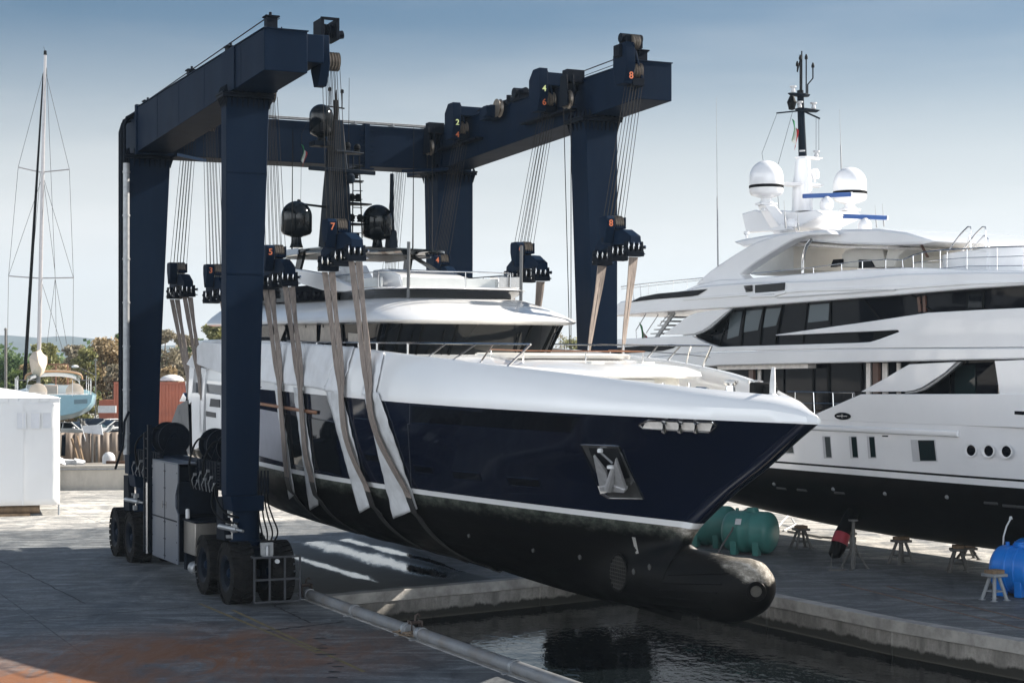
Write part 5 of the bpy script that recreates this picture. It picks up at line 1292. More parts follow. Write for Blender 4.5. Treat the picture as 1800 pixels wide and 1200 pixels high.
# ---------------------------------------------------------------- slings
def sling(num_l, num_r, idx, label, name='lifting_sling', sleeve=None):
    e = empty(name, MS.copy(), label, 'lifting sling', 'webbing slings under the blue yacht')
    toS = MS.inverted() @ MG
    a = toS @ (CL[num_l][idx] + V((.0, 0, -.25))); c = toS @ (CL[num_r][idx] + V((.0, 0, -.25)))
    sc = a.y-.7; hw = .13
    for strand in (-1, 1):
        path = []; wd = []
        kl = V((-(knb(sc)+.09), sc, ZT+.12)); kr = V((knb(sc)+.09, sc, ZT+.12)); n_ = 12
        dx = V((.92, -.38, 0)); dy = V((0, -1, 0))
        for k in range(n_):
            u = k/n_; e2 = u*u; path.append(a.lerp(kl, u)); w2 = .10-.025*math.sin(math.pi*u)+.025*e2; wd.append(((dx*(1-e2)+dy*e2).normalized(), w2, w2+.012))
        zs = lin(ZT+.12, ZST, 8)+lin(ZST-.2, zkeel(sc)+.03, 14)
        un = [V((-(hb(sc, min(z, ZT))+(.13 if z > 2.6 else .05)+.01*strand), sc, z)) for z in zs]
        path += un; path.append(V((0, sc, zkeel(sc)-.14))); path += [V((-p.x, p.y, p.z)) for p in un[::-1]]
        wd += [(dy, .125, .137)]*(2*len(un)+1)
        for k in range(1, n_+1):
            u = k/n_; e2 = (1-u)**2; path.append(kr.lerp(c, u)); w2 = .10-.025*math.sin(math.pi*u)+.025*e2; wd.append(((V((.92, .38, 0))*(1-e2)+dy*-e2).normalized(), w2, w2+.012))
        m = MB(); rows = []
        for k, (p, (d_, hw_, of_)) in enumerate(zip(path, wd)):
            q_ = p+d_*strand*of_; tw = V((0, 0, 0)) if k > n_ and k < len(path)-n_ else V((-.38, .92, 0))*(.015*math.sin(k*.9+strand))
            rows.append([q_-d_*hw_+tw, q_+tw*.2, q_+d_*hw_-tw])
        n1 = n_+10; n2 = len(rows)-n_-9
        for r0, r1, nm, mt in ((0, n1, 'webbing', M_strap), (n1-1, n2, 'dark_webbing', M_darkstrap), (n2-1, len(rows), 'webbing', M_strap)):  # lower run under the hull takes the darker webbing
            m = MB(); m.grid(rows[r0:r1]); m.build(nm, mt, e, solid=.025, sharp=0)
    return e, sc
def sleeve(par, quad, quad2=None, nm='canvas_sleeve', seed=1, amp=.05):
    o = cloth(nm, quad, 8, 40, .05, amp, seed, M_cover, par=par)
s7a, _ = sling('7', '8', 0, 'brown webbing sling nearest the bow, the front strap from block 7')
s7b, _ = sling('7', '8', 2, 'brown webbing sling from block 7, the rear of its two straps')
s5a, _ = sling('5', '6', 0, 'brown webbing sling from block 5, the strap farther right')
s5b, _ = sling('5', '6', 2, 'brown webbing sling from block 5, hard beside the front left leg')
s3a, _ = sling('3', '4', 0, 'brown webbing sling from the block half hidden by the front left leg, near strap')
s1a, _ = sling('1', '2', 0, 'brown webbing sling from the farthest left block, the right one of its two straps')
s1b, _ = sling('1', '2', 2, 'brown webbing sling from the farthest left block, the left one of its two straps')
sleeve(s7a, ((640, 680), (668, 690), (736, 893), (693, 910)), seed=2, amp=.03)
sleeve(s7b, ((573, 678), (604, 690), (652, 890), (634, 900)), seed=9, amp=.03)
sleeve(s5a, ((518, 680), (534, 688), (562, 886), (546, 895)), seed=15, amp=.03)
sleeve(s5b, ((484, 672), (494, 680), (520, 868), (510, 876)), seed=21, amp=.03)
# ================================================================ white yacht on stands
wy = empty('superyacht', MW, 'big white superyacht with black bottom standing on jack stands, at the right', 'yacht')
XN = -4.6
WL = lambda px, py, x=XN: loc(MW, px, py, x=x)
ZB = WL(1800, 842).z          # thin black line level, nearly flat
zk_ = .72
def wkeel(t): return zk_ + max(0, (t-8)/16)**1.7*.95
def wb_(t, z):
    zs = 3.5
    bow = min(1, max(0, (-t+2)/26)); stern = max(0, (t-20)/14)
    bm = 4.6*(1-bow**2.0)*(1-.08*stern**2)
    if z >= zs: return bm*(1-.0*(z-zs))
    kz = wkeel(t); q = min(1, max(0, (zs-z)/(zs-kz))); return bm*max(0, 1-q**2.3)**.62
ts_ = [-24+i*.9 for i in range(66)]
def wshell(name, zs, mt, sharp=60):
    m = MB()
    for sg in (-1, 1):
        m.grid([[V((sg*wb_(t, max(z, wkeel(t)) if z < 3.5 else z), t, max(z, wkeel(t)))) for t in ts_] for z in zs])
    return m.build(name, mt, wy, sharp=sharp), m
p1 = WL(1357, 812); p2_ = WL(1800, 840); LB0 = (p1.z+p2_.z)/2
M_wanti = mat('black_antifouling', (.003, .003, .0035), .42, var=.25, vs=1.2, dirt=(.006,.005,.004), dirt_amt=.5, ds=.6, spec=.06)
wshell('underwater_hull', [zk_+(LB0-.30-zk_)*(i/16)**1.6 for i in range(17)], M_wanti)
wshell('boot_stripe', lin(LB0-.30, LB0-.08, 2), M_white2)
wshell('cove_line', lin(LB0-.08, LB0, 1), M_blackm)
# topside with its sheer cut down at the side deck
hz = 6.58
wh, whm = wshell('hull', lin(LB0, 5.55, 6), M_white2)
# upper side plating: outline taken on the near side, one plate each side
def wprism(name, pxs, mt, x=XN, th=9.2, bev=.03, par=wy, sharp=35, mirror=False):
    pl = [WL(*p, x) for p in pxs]; m = MB(); m.prism(pl, (th, 0, 0))
    o = m.build(name, mt, par, bevel=bev, sharp=sharp)
    if mirror:
        m = MB(); m.prism([V((-p.x, p.y, p.z)) for p in pl], (-th, 0, 0)); m.build(name, mt, par, bevel=bev, sharp=sharp)
    return o
z55 = lambda t: 5.55
side = [(1900, 692), (1513, 692.5), (1441, 724), (1425, 731), (1150, 735)]
pl = [WL(*p) for p in side]; pl = pl + [V((XN, pl[-1].y, 5.545)), V((XN, pl[0].y, 5.545))]
for sg in (1, -1):
    m = MB(); m.prism([V((sg*p.x, p.y, p.z)) for p in pl], (sg*.16, 0, 0)); m.build('bulwark', M_white2, wy, bevel=.02)
# forward part of the topside beyond the frame
m = MB()
for sg in (-1, 1):
    m.grid([[V((sg*(wb_(t, z)), t, z+ max(0,(-4.4-t))*.06)) for t in [-24+i*.9 for i in range(23)]] for z in lin(5.54, 6.62, 3)])
m.build('bow_plating', M_white2, wy)
m = MB(); m.add([V((sg*min(4.44, wb_(t, 6)-.02), t, 5.9)) for t in ts_ for sg in (-1, 1)], [(2*i, 2*i+1, 2*i+3, 2*i+2) for i in range(len(ts_)-1)]); m.build('main_deck', M_teak, wy, sharp=0)
# rubbing strake
a, c = WL(1425, 752), WL(1686, 764)
m = MB(); m.prism([V((XN-.0, a.y, a.z-.10)), V((XN-.0, a.y, a.z+.16)), V((XN-.10, a.y, a.z+.12)), V((XN-.12, a.y, a.z+.02)), V((XN-.10, a.y, a.z-.07))], (0, c.y-a.y, 0)); m.build('rubbing_strake', M_white2, wy, bevel=.03)
# hull windows: recess frame + glass
M_wgl = pane_mat('green_tint_glass', (.012, .022, .024), .04)
M_rev = mat('window_reveal', (.50, .51, .53), .4, var=.05)
def hullwin(x0, x1, y0, y1, sl=0):
    q_ = [(x0, y0), (x1, y0), (x1+sl, y1), (x0+sl, y1)]
    pl = [WL(*p, XN-.012) for p in q_]; m = MB(); m.prism(pl, (.03, 0, 0)); f = m.build('window', M_rev, wy, bevel=.012)
    w_ = x1-x0; q_ = [(x0+w_*.30, y0+1.5), (x1-w_*.05, y0+1.5), (x1-w_*.05+sl, y1-1.5), (x0+w_*.30+sl, y1-1.5)]
    pl = [WL(*p, XN-.016) for p in q_]; m = MB(); m.prism(pl, (.02, 0, 0)); m.build('pane', M_wgl, f, bevel=.008)
for x0 in (1445, 1491.5, 1523): hullwin(x0, x0+14.5, 766, 805, 3)
hullwin(1600, 1644, 772, 811, 4)
hullwin(1374, 1394, 781, 797, 2)
for px_, py_ in ((1706, 791), (1737, 792), (1768, 793)):
    c = WL(px_, py_); m = MB(); m.lathe([(.16,-.0),(.29,0),(.30,-.012),(.29,-.022),(.25,-.02),(.22,-.002)], 28, V((XN, c.y, c.z)), 'X'); f = m.build('porthole', M_white2, wy)
    for v in f.data.vertices: v.co.y = c.y+(v.co.y-c.y)*1.15; v.co.z = c.z+(v.co.z-c.z)*.82
    m = MB(); m.lathe([(0,-.012),(.235,-.010),(.24,0)], 26, V((XN, c.y-.06, c.z)), 'X'); g = m.build('pane', M_rec, f)
    for v in g.data.vertices: v.co.y = c.y-.04+(v.co.y-c.y+.06)*.98; v.co.z = c.z+(v.co.z-c.z)*.80
c = WL(1482, 731); m = MB(); m.lathe([(.13,-.0),(.27,0),(.28,-.03),(.24,-.04),(.18,-.01)], 24, V((XN, c.y, c.z)), 'X'); f = m.build('fairlead', M_blackm, wy)
for v in f.data.vertices: v.co.y = c.y+(v.co.y-c.y)*1.9; v.co.z = c.z+(v.co.z-c.z)*.5
m = MB(); m.bb(XN-.02, XN, c.y-.42, c.y+.42, c.z-.09, c.z+.09); m.build('fairlead_mouth', M_rec, f, bevel=.02); m = MB(); m.bar((XN-.04, c.y-.34, c.z), (XN-.04, c.y+.34, c.z), .03); m.bar((XN-.04, c.y, c.z-.09), (XN-.04, c.y, c.z+.09), .03); m.build('fairlead_bar', M_steel, f)
wprism('scupper', [(1783, 722), (1810, 723), (1810, 730), (1783, 728)], M_rec, XN-.012, .03, .006)
wprism('scupper', [(1550, 765), (1561, 765), (1560, 767.5), (1551, 767)], M_rec, XN-.012, .03, 0)
# ---- main deck house
def glass_run(name, pxs, x, fr_px, par=wy, mt=M_glassw):
    o = wprism(name, pxs, mt, x, -2*x, 0)
    m = MB()
    for (xa, ya, xb, yb, wd) in fr_px: m.bar(WL(xa, ya, x-.02), WL(xb, yb, x-.02), wd, .05)
    if fr_px: m.each('mullion', M_blackm, o)
    return o
mh = glass_run('main_saloon_glass', [(1110, 640), (1760, 628), (1752, 696), (1500, 716), (1110, 742)], -3.75, [(1340, 640, 1340, 735, .1), (1378, 640, 1378, 735, .06), (1430, 640, 1430, 735, .12), (1457, 638, 1457, 730, .16), (1515, 636, 1515, 725, .1), (1560, 636, 1560, 720, .1), (1670, 634, 1670, 700, .06), (1700, 634, 1700, 700, .06)])
m = MB()
for x_ in (1322, 1541): m.bar(WL(x_, 638, -3.95), WL(x_, 738, -3.95), .34, .12)
m.each('pillar', M_brown, mh)
m = MB()
for x_, w_ in ((1335, .22), (1527, .26), (1556, .3), (1580, .2)): m.bar(WL(x_, 638, -3.82), WL(x_, 733, -3.82), w_, .06)
m.each('curtain', M_gaplin, mh)
wprism('ceiling_soffit', [(1260, 643), (1420, 639), (1420, 647), (1262, 650)], M_gaplin, -4.3, .4, .005)
wprism('wing_fairing', [(1512, 688.5), (1560, 662), (1583, 648), (1598, 640), (1680, 636), (1660, 655), (1640, 668), (1620, 681), (1605, 686), (1590, 688)], M_white2, -4.52, .14, .02, mirror=True)
wprism('wing_edge', [(1590, 688.8), (1606, 687), (1622, 682), (1643, 669), (1662, 656), (1684, 636), (1690, 636), (1666, 657), (1646, 672), (1626, 685), (1608, 690), (1592, 691)], M_dullsteel, -4.50, .12, 0)
wprism('bulkhead', [(1748, 634), (1900, 628), (1900, 694), (1757, 694)], M_white2, -4.56, 9.12, .02)
wprism('house_door', [(1678, 642), (1714, 641), (1714, 692), (1678, 692)], M_wgl, -3.80, .04, .01)
# side deck rail
def wrail(name, tops, bots, mids=(), r=.022, x=-4.45):
    m = MB(); m.tube([WL(*p, x) for p in tops], r, 8)
    for p, q_ in bots: m.tube([WL(*p, x), WL(*q_, x)], r*.9, 6)
    for md in mids: m.tube([WL(*p, x) for p in md], r*.65, 6)
    return m.build(name, M_steel, wy)
wrail('guard_rail', [(1385, 688), (1440, 689), (1502, 690), (1503, 696)], [((1398, 689), (1398, 735)), ((1430, 689), (1432, 730)), ((1464, 689.5), (1465, 716)), ((1499, 690), (1499, 700))], [[(1385, 708), (1478, 709)]])
wrail('guard_rail', [(1752, 674), (1900, 672)], [((1756, 674), (1756, 693)), ((1850, 673), (1850, 693))])
# ---- upper deck overhang (band between main and upper deck), built as thick slabs
wprism('upper_deck_band', [(1090, 668), (1237, 645), (1262, 642.5), (1800, 630.5), (1960, 626), (1960, 610), (1800, 611), (1500, 613), (1240, 619), (1090, 632)], M_white2, -4.62, 9.24, .05)
wprism('upper_bulwark', [(1060, 636), (1240, 618), (1500, 612), (1800, 610), (1960, 608), (1960, 535), (1800, 541), (1730, 544), (1630, 549.5), (1520, 566), (1362, 588), (1364, 590), (1450, 586), (1537, 582), (1578, 580), (1580, 583), (1545, 596), (1528, 601), (1500, 602.5), (1380, 606), (1262, 609.5), (1235, 600), (1215, 590), (1160, 592), (1060, 598)], M_white2, -4.56, .22, .03)
plu = [(1060, 636), (1240, 618), (1800, 610), (1960, 608), (1960, 535), (1800, 541), (1630, 549.5), (1500, 580), (1262, 609.5), (1060, 598)]
wprism('upper_bulwark', plu, M_white2, 4.34, .22, .03) if False else None
m = MB(); m.prism([V((-p.x, p.y, p.z)) for p in [WL(*q_, -4.56) for q_ in plu]], (-.22, 0, 0)); m.build('upper_bulwark', M_white2, wy, bevel=.03)
wprism('slit_louvre', [(1536, 583), (1576, 581.5), (1545, 594), (1534, 599)], M_blackm, -4.40, .1, 0)
ug = glass_run('upper_saloon_glass', [(1216, 600), (1234, 575), (1270, 548), (1284, 541), (1500, 525), (1740, 506), (1760, 504), (1960, 500), (1960, 560), (1700, 575), (1600, 590), (1500, 607), (1262, 612)], -4.0, [(1286, 542, 1264, 609, .05), (1310, 541, 1303, 608, .10), (1344, 539, 1336, 606, .10), (1377, 536, 1364, 604, .12), (1420, 533, 1412, 602, .04), (1460, 530, 1460, 572, .10), (1518, 524, 1552, 568, .06), (1600, 516, 1640, 548, .05), (1730, 506, 1730, 545, .05)])
m = MB()
for x0, y0, x1, y1 in ((1615, 522, 1618, 548), (1625, 520, 1626, 548)): m.bar(WL(x0, y0, -4.03), WL(x1, y1, -4.03), .16, .06)
m.each('pillar', M_brown, ug)
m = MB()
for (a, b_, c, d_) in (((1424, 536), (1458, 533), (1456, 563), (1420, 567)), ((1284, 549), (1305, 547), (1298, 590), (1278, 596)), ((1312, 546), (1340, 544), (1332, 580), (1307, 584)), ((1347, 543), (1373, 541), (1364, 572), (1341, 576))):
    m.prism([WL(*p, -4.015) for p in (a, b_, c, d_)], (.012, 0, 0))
m.each('window_reflection', pane_mat('pale_reflection', (.10, .125, .14), .05), ug)  # pale panels painting reflections into the upper saloon glass
m = MB(); m.prism([WL(*p, -4.03) for p in ((1699, 515), (1729, 512.5), (1730, 543), (1697, 545))], (.03, 0, 0)); f = m.build('opening_pane', M_blackm, ug, bevel=.01)
m = MB(); m.prism([WL(*p, -4.045) for p in ((1703, 518), (1726, 516), (1726, 541), (1701, 542.5))], (.02, 0, 0)); m.build('pane', M_pane, f)
wprism('wing_fairing', [(1165, 588), (1190, 570), (1208, 556), (1222, 550), (1245, 546), (1284, 542.5), (1262, 560), (1246, 573), (1234, 581), (1220, 586.5), (1200, 588)], M_white2, -4.55, .16, .02, mirror=True)
wprism('wing_edge', [(1284, 542.5), (1288, 542), (1265, 563), (1249, 577), (1236, 584), (1221, 589), (1200, 590), (1200, 588.5), (1220, 587), (1234, 581.5), (1246, 573.5), (1262, 560.5)], M_dullsteel, -4.53, .12, 0)
wprism('slot_window', [(1060, 612), (1180, 605), (1191, 606), (1182, 612), (1166, 616), (1060, 624)], M_glassw, -4.60, .05, 0)
# ---- sun deck band
wprism('sun_deck_band', [(1075, 545), (1090, 530), (1110, 526), (1200, 511), (1232, 503), (1300, 497.5), (1420, 494), (1500, 490), (1590, 481), (1720, 478.5), (1800, 479), (1960, 481), (1960, 498), (1800, 501.5), (1730, 506), (1700, 508), (1560, 520), (1480, 526), (1284, 541.5), (1200, 546), (1120, 552), (1078, 556)], M_white2, -4.58, 9.16, .06, sharp=40)
# shoulder above the band that rolls inboard
def roll(name, top_px, bot_px, xi, xo):
    rows = []
    for k in range(6):
        u = k/5; r = []
        for (a, c) in zip(bot_px, top_px):
            xx = xo+(xi-xo)*(1-math.cos(u*math.pi/2)); pa, pc = WL(*a, xo), WL(*c, xi)
            r.append(V((xx, pa.y+(pc.y-pa.y)*u, pa.z+(pc.z-pa.z)*math.sin(u*math.pi/2))))
        rows.append(r)
    m = MB(); m.grid(rows); return m.build(name, M_white2, wy, sharp=0 and 1 or 60)
wprism('band_step', [(1200, 528), (1420, 512), (1575, 509), (1700, 500), (1960, 492), (1960, 489), (1700, 496.5), (1420, 508), (1200, 524)], M_white2, -4.64, .1, .015)
wprism('gutter_line', [(1365, 524), (1572, 510.5), (1573, 508.5), (1365, 522.4)], M_rev, -4.66, .06, 0)
wprism('dark_wedge_window', [(1108, 531), (1125, 522), (1155, 516), (1243, 508), (1226, 519), (1215, 521), (1150, 526)], M_glassw, -4.62, .06, 0)
wprism('vent_recess', [(1327, 501), (1379, 496.5), (1378, 510), (1362, 512), (1358, 516.5), (1327, 517)], M_rec, -4.62, .06, 0)
wprism('vent_surround', [(1310, 518), (1327, 518), (1360, 517.5), (1364, 513), (1380, 511), (1378, 516), (1366, 519), (1360, 522), (1318, 523)], M_white2, -4.68, .14, .02)
m = MB()
for k in range(5): m.bar(WL(1308+k*.8, 503.2+k*2.3, -4.63), WL(1322, 502+k*2.3, -4.63), .035, .04)
m.each('vent_louvre', M_blackm, wy)
# stern overhang rails, stairs
wrail('guard_rail', [(1092, 504), (1130, 499), (1180, 494), (1236, 488.5)], [((1104, 503), (1106, 527)), ((1112, 502), (1114, 527)), ((1125, 500), (1127, 525)), ((1140, 498), (1140, 517)), ((1155, 497), (1155, 514)), ((1183, 494), (1183, 511)), ((1208, 491), (1208, 506))], [[(1092, 508), (1236, 492)]])
m = MB()
x_ = -3.2
for k in range(7): a = WL(1146+k*6.2, 593-k*7.2, x_); m.bb(x_, x_+1.0, a.y-.5, a.y+.5, a.z-.03, a.z+.02)
m.bar(WL(1152, 596, x_), WL(1186, 548, x_), .07, .2); m.bar(WL(1152, 596, x_+1), WL(1186, 548, x_+1), .07, .2)
st_ = m.build('side_stair', M_dullsteel, wy)
m = MB()
for dx in (-1.2, 0, 1.0): m.tube([WL(1118, 580, x_+dx), WL(1136, 551, x_+dx)], .022, 6)
m.tube([WL(1118, 580, x_-1.2), WL(1119, 597, x_-1.2)], .022, 6); m.tube([WL(1160, 570, x_), WL(1182, 545, x_)], .02, 6); m.tube([WL(1136, 585, x_), WL(1160, 549, x_)], .02, 6)
m.each('stair_rail', M_steel, st_)
flag(WL(1123, 566, -3.5), wy, .9, 1.2, 'ensign', .2)
# ---- sun deck superstructure
wprism('sun_deck_coaming', [(1200, 512), (1223, 501), (1262, 492), (1310, 490), (1400, 482), (1500, 474), (1600, 470), (1700, 473), (1800, 476), (1960, 478), (1960, 483), (1200, 516)], M_white2, -4.1, 8.2, .08)
arch = [(1222, 500), (1246, 478), (1264, 465), (1290, 448), (1308, 437), (1330, 425), (1370, 412), (1400, 408), (1450, 405), (1462, 412), (1420, 414), (1395, 421), (1375, 432), (1352, 446), (1330, 460), (1306, 477), (1300, 482), (1310, 492)]
wprism('mast_arch_side', arch, M_white2, -3.9, .55, .06, mirror=True)
wprism('arch_bulkhead', [(1308, 480), (1345, 452), (1372, 434), (1395, 428), (1395, 474), (1330, 484)], M_cream, -1.6, 3.4, .02)
# hardtop
hpx = [(1287, 425), (1310, 419), (1360, 411), (1440, 404), (1540, 402), (1590, 408), (1641, 424), (1620, 429), (1560, 431), (1480, 429), (1420, 424), (1395, 424), (1340, 431), (1305, 434)]
wprism('hardtop', hpx, M_white2, -3.3, 6.6, .10, sharp=50)
hc = [(1395, 426.5), (1480, 431), (1560, 433), (1560, 437), (1480, 436), (1410, 431)]
wprism('hardtop_lining', hc, M_gaplin, -2.9, 5.8, .04)
wprism('hardtop_support', [(1552, 470), (1560, 440), (1545, 434), (1600, 433), (1580, 448), (1572, 470)], M_cream, -1.8, 3.6, .05)
wprism('bar_cabinet', [(1478, 470), (1480, 446), (1486, 440), (1500, 437), (1552, 438), (1556, 470)], M_cream, -1.6, 3.2, .04)
wprism('cabinet_window', [(1509, 472), (1509, 456), (1530, 457), (1537, 470)], M_glassw, -1.66, .1, .01)
wprism('cabinet_window', [(1459, 470), (1464, 456), (1481, 455), (1481, 464)], M_glassw, -1.66, .3, .02)
m = MB(); m.tube([WL(x_, y_, -3.6) for x_, y_ in ((1411, 480), (1411, 462), (1413, 446), (1419, 430), (1426, 421))], .07, 10); m.build('arch_strut', M_steel, wy)
wrail('guard_rail', [(1320, 481), (1360, 477), (1430, 470), (1510, 459), (1560, 456), (1586, 457)], [((1430, 470), (1430, 481)), ((1479, 463), (1480, 476)), ((1516, 458), (1516, 473)), ((1557, 456), (1557, 472)), ((1586, 457), (1588, 477))], [], .022, -3.9)
wrail('guard_rail', [(1586, 457), (1605, 449), (1624, 443), (1650, 440), (1700, 437), (1760, 434), (1800, 433), (1900, 432)], [((1605, 449), (1606, 477)), ((1621, 444), (1621, 477)), ((1653, 440), (1653, 477)), ((1700, 437), (1700, 478)), ((1753, 434), (1753, 478)), ((1800, 433), (1800, 478))], [[(1606, 462), (1650, 457), (1700, 453), (1800, 450), (1900, 449)], [(1640, 473), (1700, 468), (1800, 467), (1900, 466)]], .024, -3.6)
m = MB()
for dx, x0 in ((0, 1665), (26, 1665)):
    for xx, sh in ((-3.2, 0),):
        pts = [(x0+dx, 478), (x0+dx, 443), (x0+dx+24, 411), (x0+dx+36, 399), (x0+dx+41, 399), (x0+dx+42, 405), (x0+dx+42, 437)]
        m.tube([WL(*p, xx) for p in pts], .028, 8)
m.tube([WL(*p, -2.2) for p in ((1665, 478), (1700, 428), (1705, 414), (1706, 440))], .024, 8); m.tube([WL(*p, -2.2) for p in ((1706, 440), (1730, 414), (1738, 421), (1738, 435))], .024, 8)
m.build('ladder_hoop', M_steel, wy)
m = MB(); z0 = WL(1750, 480, -2.4).z; c = WL(1775, 460, -1.6)
m.loft([[V((c.x+math.cos(a)*1.7, c.y+math.sin(a)*3.2, z0-.1+h)) for a in [2*math.pi*k/40 for k in range(40)]] for h in (0, .85, .92)]); m.build('spa_tub', M_white2, wy, bevel=.03)
m = MB(); m.loft([[V((c.x+math.cos(a)*r_, c.y+math.sin(a)*r_*1.9, z0+.82+h)) for a in [2*math.pi*k/24 for k in range(24)]] for h, r_ in ((0, 1.2), (.12, .8), (.18, .1))]); m.build('spa_cover', M_cover, wy)
wprism('locker', [(1712, 478), (1712, 444), (1735, 442), (1735, 478)], M_white2, -3.3, .3, .03)
wprism('locker', [(1600, 477), (1606, 462), (1690, 461), (1690, 477)], M_cream, -1.5, 3, .04)
m = MB(); m.bar(WL(1618, 428, -2.5), WL(1631, 452, -2.5), .10, .05); m.build('lamp_arm', M_brown, wy)
m = MB(); p = WL(1312, 418, -3.2); m.lathe([(0,0),(.05,0),(.05,.12),(.12,.16),(.12,.28),(0,.3)], 12, p); m.build('deck_camera', M_white2, wy)
# ---- mast on the hardtop
myw = WL(1410, 400, 0).y
def at0(px_, py_): return WL(px_, py_, 0)
base = [at0(*p) for p in ((1385, 411), (1378, 376), (1392, 372), (1412, 373), (1437, 377), (1460, 376), (1500, 379), (1540, 404))]
m = MB()
for x_ in (-1.5, 1.1): m.prism([V((x_, p.y, p.z)) for p in [at0(*q_) for q_ in ((1360, 411), (1352, 378), (1376, 371), (1395, 376), (1428, 398), (1436, 406))]], (.4, 0, 0))
m.prism([V((-1.1, p.y, p.z)) for p in [at0(*q_) for q_ in ((1385, 408), (1384, 376), (1400, 371), (1440, 375), (1470, 371), (1485, 379), (1440, 400), (1400, 408))]], (2.2, 0, 0)); m.build('mast_pedestal', M_white2, wy, bevel=.05)
def sect(w_, l_, z, dy=0): return [V((w_*math.cos(a), myw+dy+l_*math.sin(a), z)) for a in [2*math.pi*k/20 for k in range(20)]]
zA, zB_, zC = at0(1410, 372).z, at0(1410, 280).z, at0(1404, 160).z
m = MB(); m.loft([sect(.40, .62, zA), sect(.36, .55, at0(1410, 325).z, -.0), sect(.27, .40, zB_, -.05)]); ms2 = m.build('mast', M_white2, wy)
m = MB(); m.loft([sect(.17, .22, zB_, -.05), sect(.13, .17, zC, .15)]); m.build('mast_top', M_mast, ms2)
def plat(z, x0, x1, d_, mt, th=.12, nm='spreader_platform'):
    m = MB(); r0 = [V((x0, myw+d_*.3, z)), V((x0, myw-d_*.3, z)), V((0, myw-d_, z)), V((x1, myw-.1, z)), V((x1, myw+.1, z)), V((0, myw+d_, z))]
    m.loft([[V((p.x*.8, myw+(p.y-myw)*.8, p.z-th)) for p in r0], r0]); return m.build(nm, mt, ms2, bevel=.03)
plat(at0(1410, 323).z, -1.45, 1.15, .55, M_white2, .14); plat(at0(1410, 276).z, -.35, 1.1, .4, M_white2, .1); plat(at0(1404, 193).z, -.35, .95, .35, M_mast, .12); plat(at0(1404, 167).z, -.75, .40, .3, M_mast, .12)
def lamp(x, z, k=1, mt=M_rev):
    m = MB(); m.lathe([(0,0),(.10*k,0),(.10*k,.1*k),(.08*k,.12*k),(.08*k,.2*k),(.15*k,.22*k),(.15*k,.28*k),(0,.29*k)], 14, V((x, myw-.1, z))); m.build('navigation_lamp', mt, ms2)
lamp(.7, at0(1410, 275).z); lamp(-.05, at0(1410, 276).z+.0); lamp(.55, at0(1404, 192).z); lamp(-.2, at0(1404, 192).z); lamp(-.55, at0(1404, 166).z); lamp(-1.2, at0(1410, 322).z, .6)
m = MB(); m.lathe([(0,0),(.17,.02),(.2,.15),(.2,.32),(.12,.46),(0,.5)], 18, V((.55, myw-.2, at0(1410, 320).z+.12))); m.tube([(.55, myw-.2, at0(1410, 320).z), (.55, myw-.2, at0(1410, 320).z+.14)], .04, 8); m.build('camera_ball', M_white2, ms2)
m = MB(); m.lathe([(0,0),(.1,-.03),(.22,-.3),(.16,-.5),(.14,-.62),(0,-.66)], 14, V((-.62, myw-.1, at0(1404, 172).z))); m.build('horn', M_blackm, ms2)
m = MB(); zt_ = at0(1404, 166).z
for x, h, bend_ in ((-.02, 1.9, 0), (.22, 1.55, .0), (.30, 1.2, .28)):
    m.tube([(x, myw, zt_), (x, myw, zt_+h*.35), (x+bend_, myw, zt_+h*.6), (x+bend_, myw, zt_+h)], .03, 6)
m.tube([(-.1, myw, zt_), (-.1, myw, zt_+1.5), (-.26, myw, zt_+1.5-.55), (-.26, myw, zt_+1.25)], .035, 6)
for x, z in ((-.1, 1.5), (-.26, 1.2), (.58, 1.2), (.22, 1.55)): m.lathe([(0,0),(.07,0),(.07,.1),(.03,.22),(0,.24)], 8, V((x, myw, zt_+z)))
m.build('aerial_cluster', M_blackm, ms2)
m = MB(); zy = at0(1404, 198).z; m.bar((-1.35, myw, zy-.15), (0, myw, zy+.05), .06); m.bar((.95, myw, zy-.25), (0, myw, zy+.05), .06); m.build('yard', M_mast, ms2)
m = MB(); m.tube([(-1.33, myw, zy-.15), V((-2.0, myw+.2, at0(1374, 280).z)), at0(1362, 410)], .009, 5); m.tube([(-.5, myw, zy), V((-1.2, myw+.3, at0(1380, 310).z)), at0(1372, 400)], .009, 5)
for x in (.9, .75): m.tube([(x, myw, zy-.22), (x, myw, at0(1410, 276).z)], .009, 5)
m.build('halyard', M_rope, ms2)
flag(V((-.55, myw, at0(1398, 213).z)), wy, .62, .8, 'flag', .1)
for px_, x_ in ((1347, -2.15), (1494, 2.1)):
    c = WL(px_, 345, x_); zz_ = WL(1347, 347, -2.1).z if x_ < 0 else WL(1494, 357, 2.1).z
    o = dome(V((x_, c.y, zz_)), .745, 1.62, M_white2, wy, M_blackm, .28)
    m = MB(); sg = 1 if x_ < 0 else -1
    tx = x_+sg*1.25; zb = zz_-1.55
    m.taper([V((x_-.35, c.y-.3, zz_-.42)), V((x_+.35, c.y-.3, zz_-.42)), V((x_+.35, c.y+.3, zz_-.42)), V((x_-.35, c.y+.3, zz_-.42))] if False else [V((x_-.3, c.y-.3, zz_-.36)), V((x_+.3, c.y-.3, zz_-.36)), V((x_+.3, c.y+.3, zz_-.36)), V((x_-.3, c.y+.3, zz_-.36))],
            [V((tx-.35, myw-.4, zb)), V((tx+.45, myw-.4, zb)), V((tx+.45, myw+.4, zb)), V((tx-.35, myw+.4, zb))]); m.build('dome_arm', M_white2, wy, bevel=.05)
    m = MB(); m.bb(x_-.42, x_+.42, c.y-.25, c.y+.25, zz_-.36, zz_-.26); m.bb(x_-.2, x_+.18, c.y-.15, c.y+.15, zz_-.62, zz_-.5); m.build('arm_plate', M_white2, wy, bevel=.02)
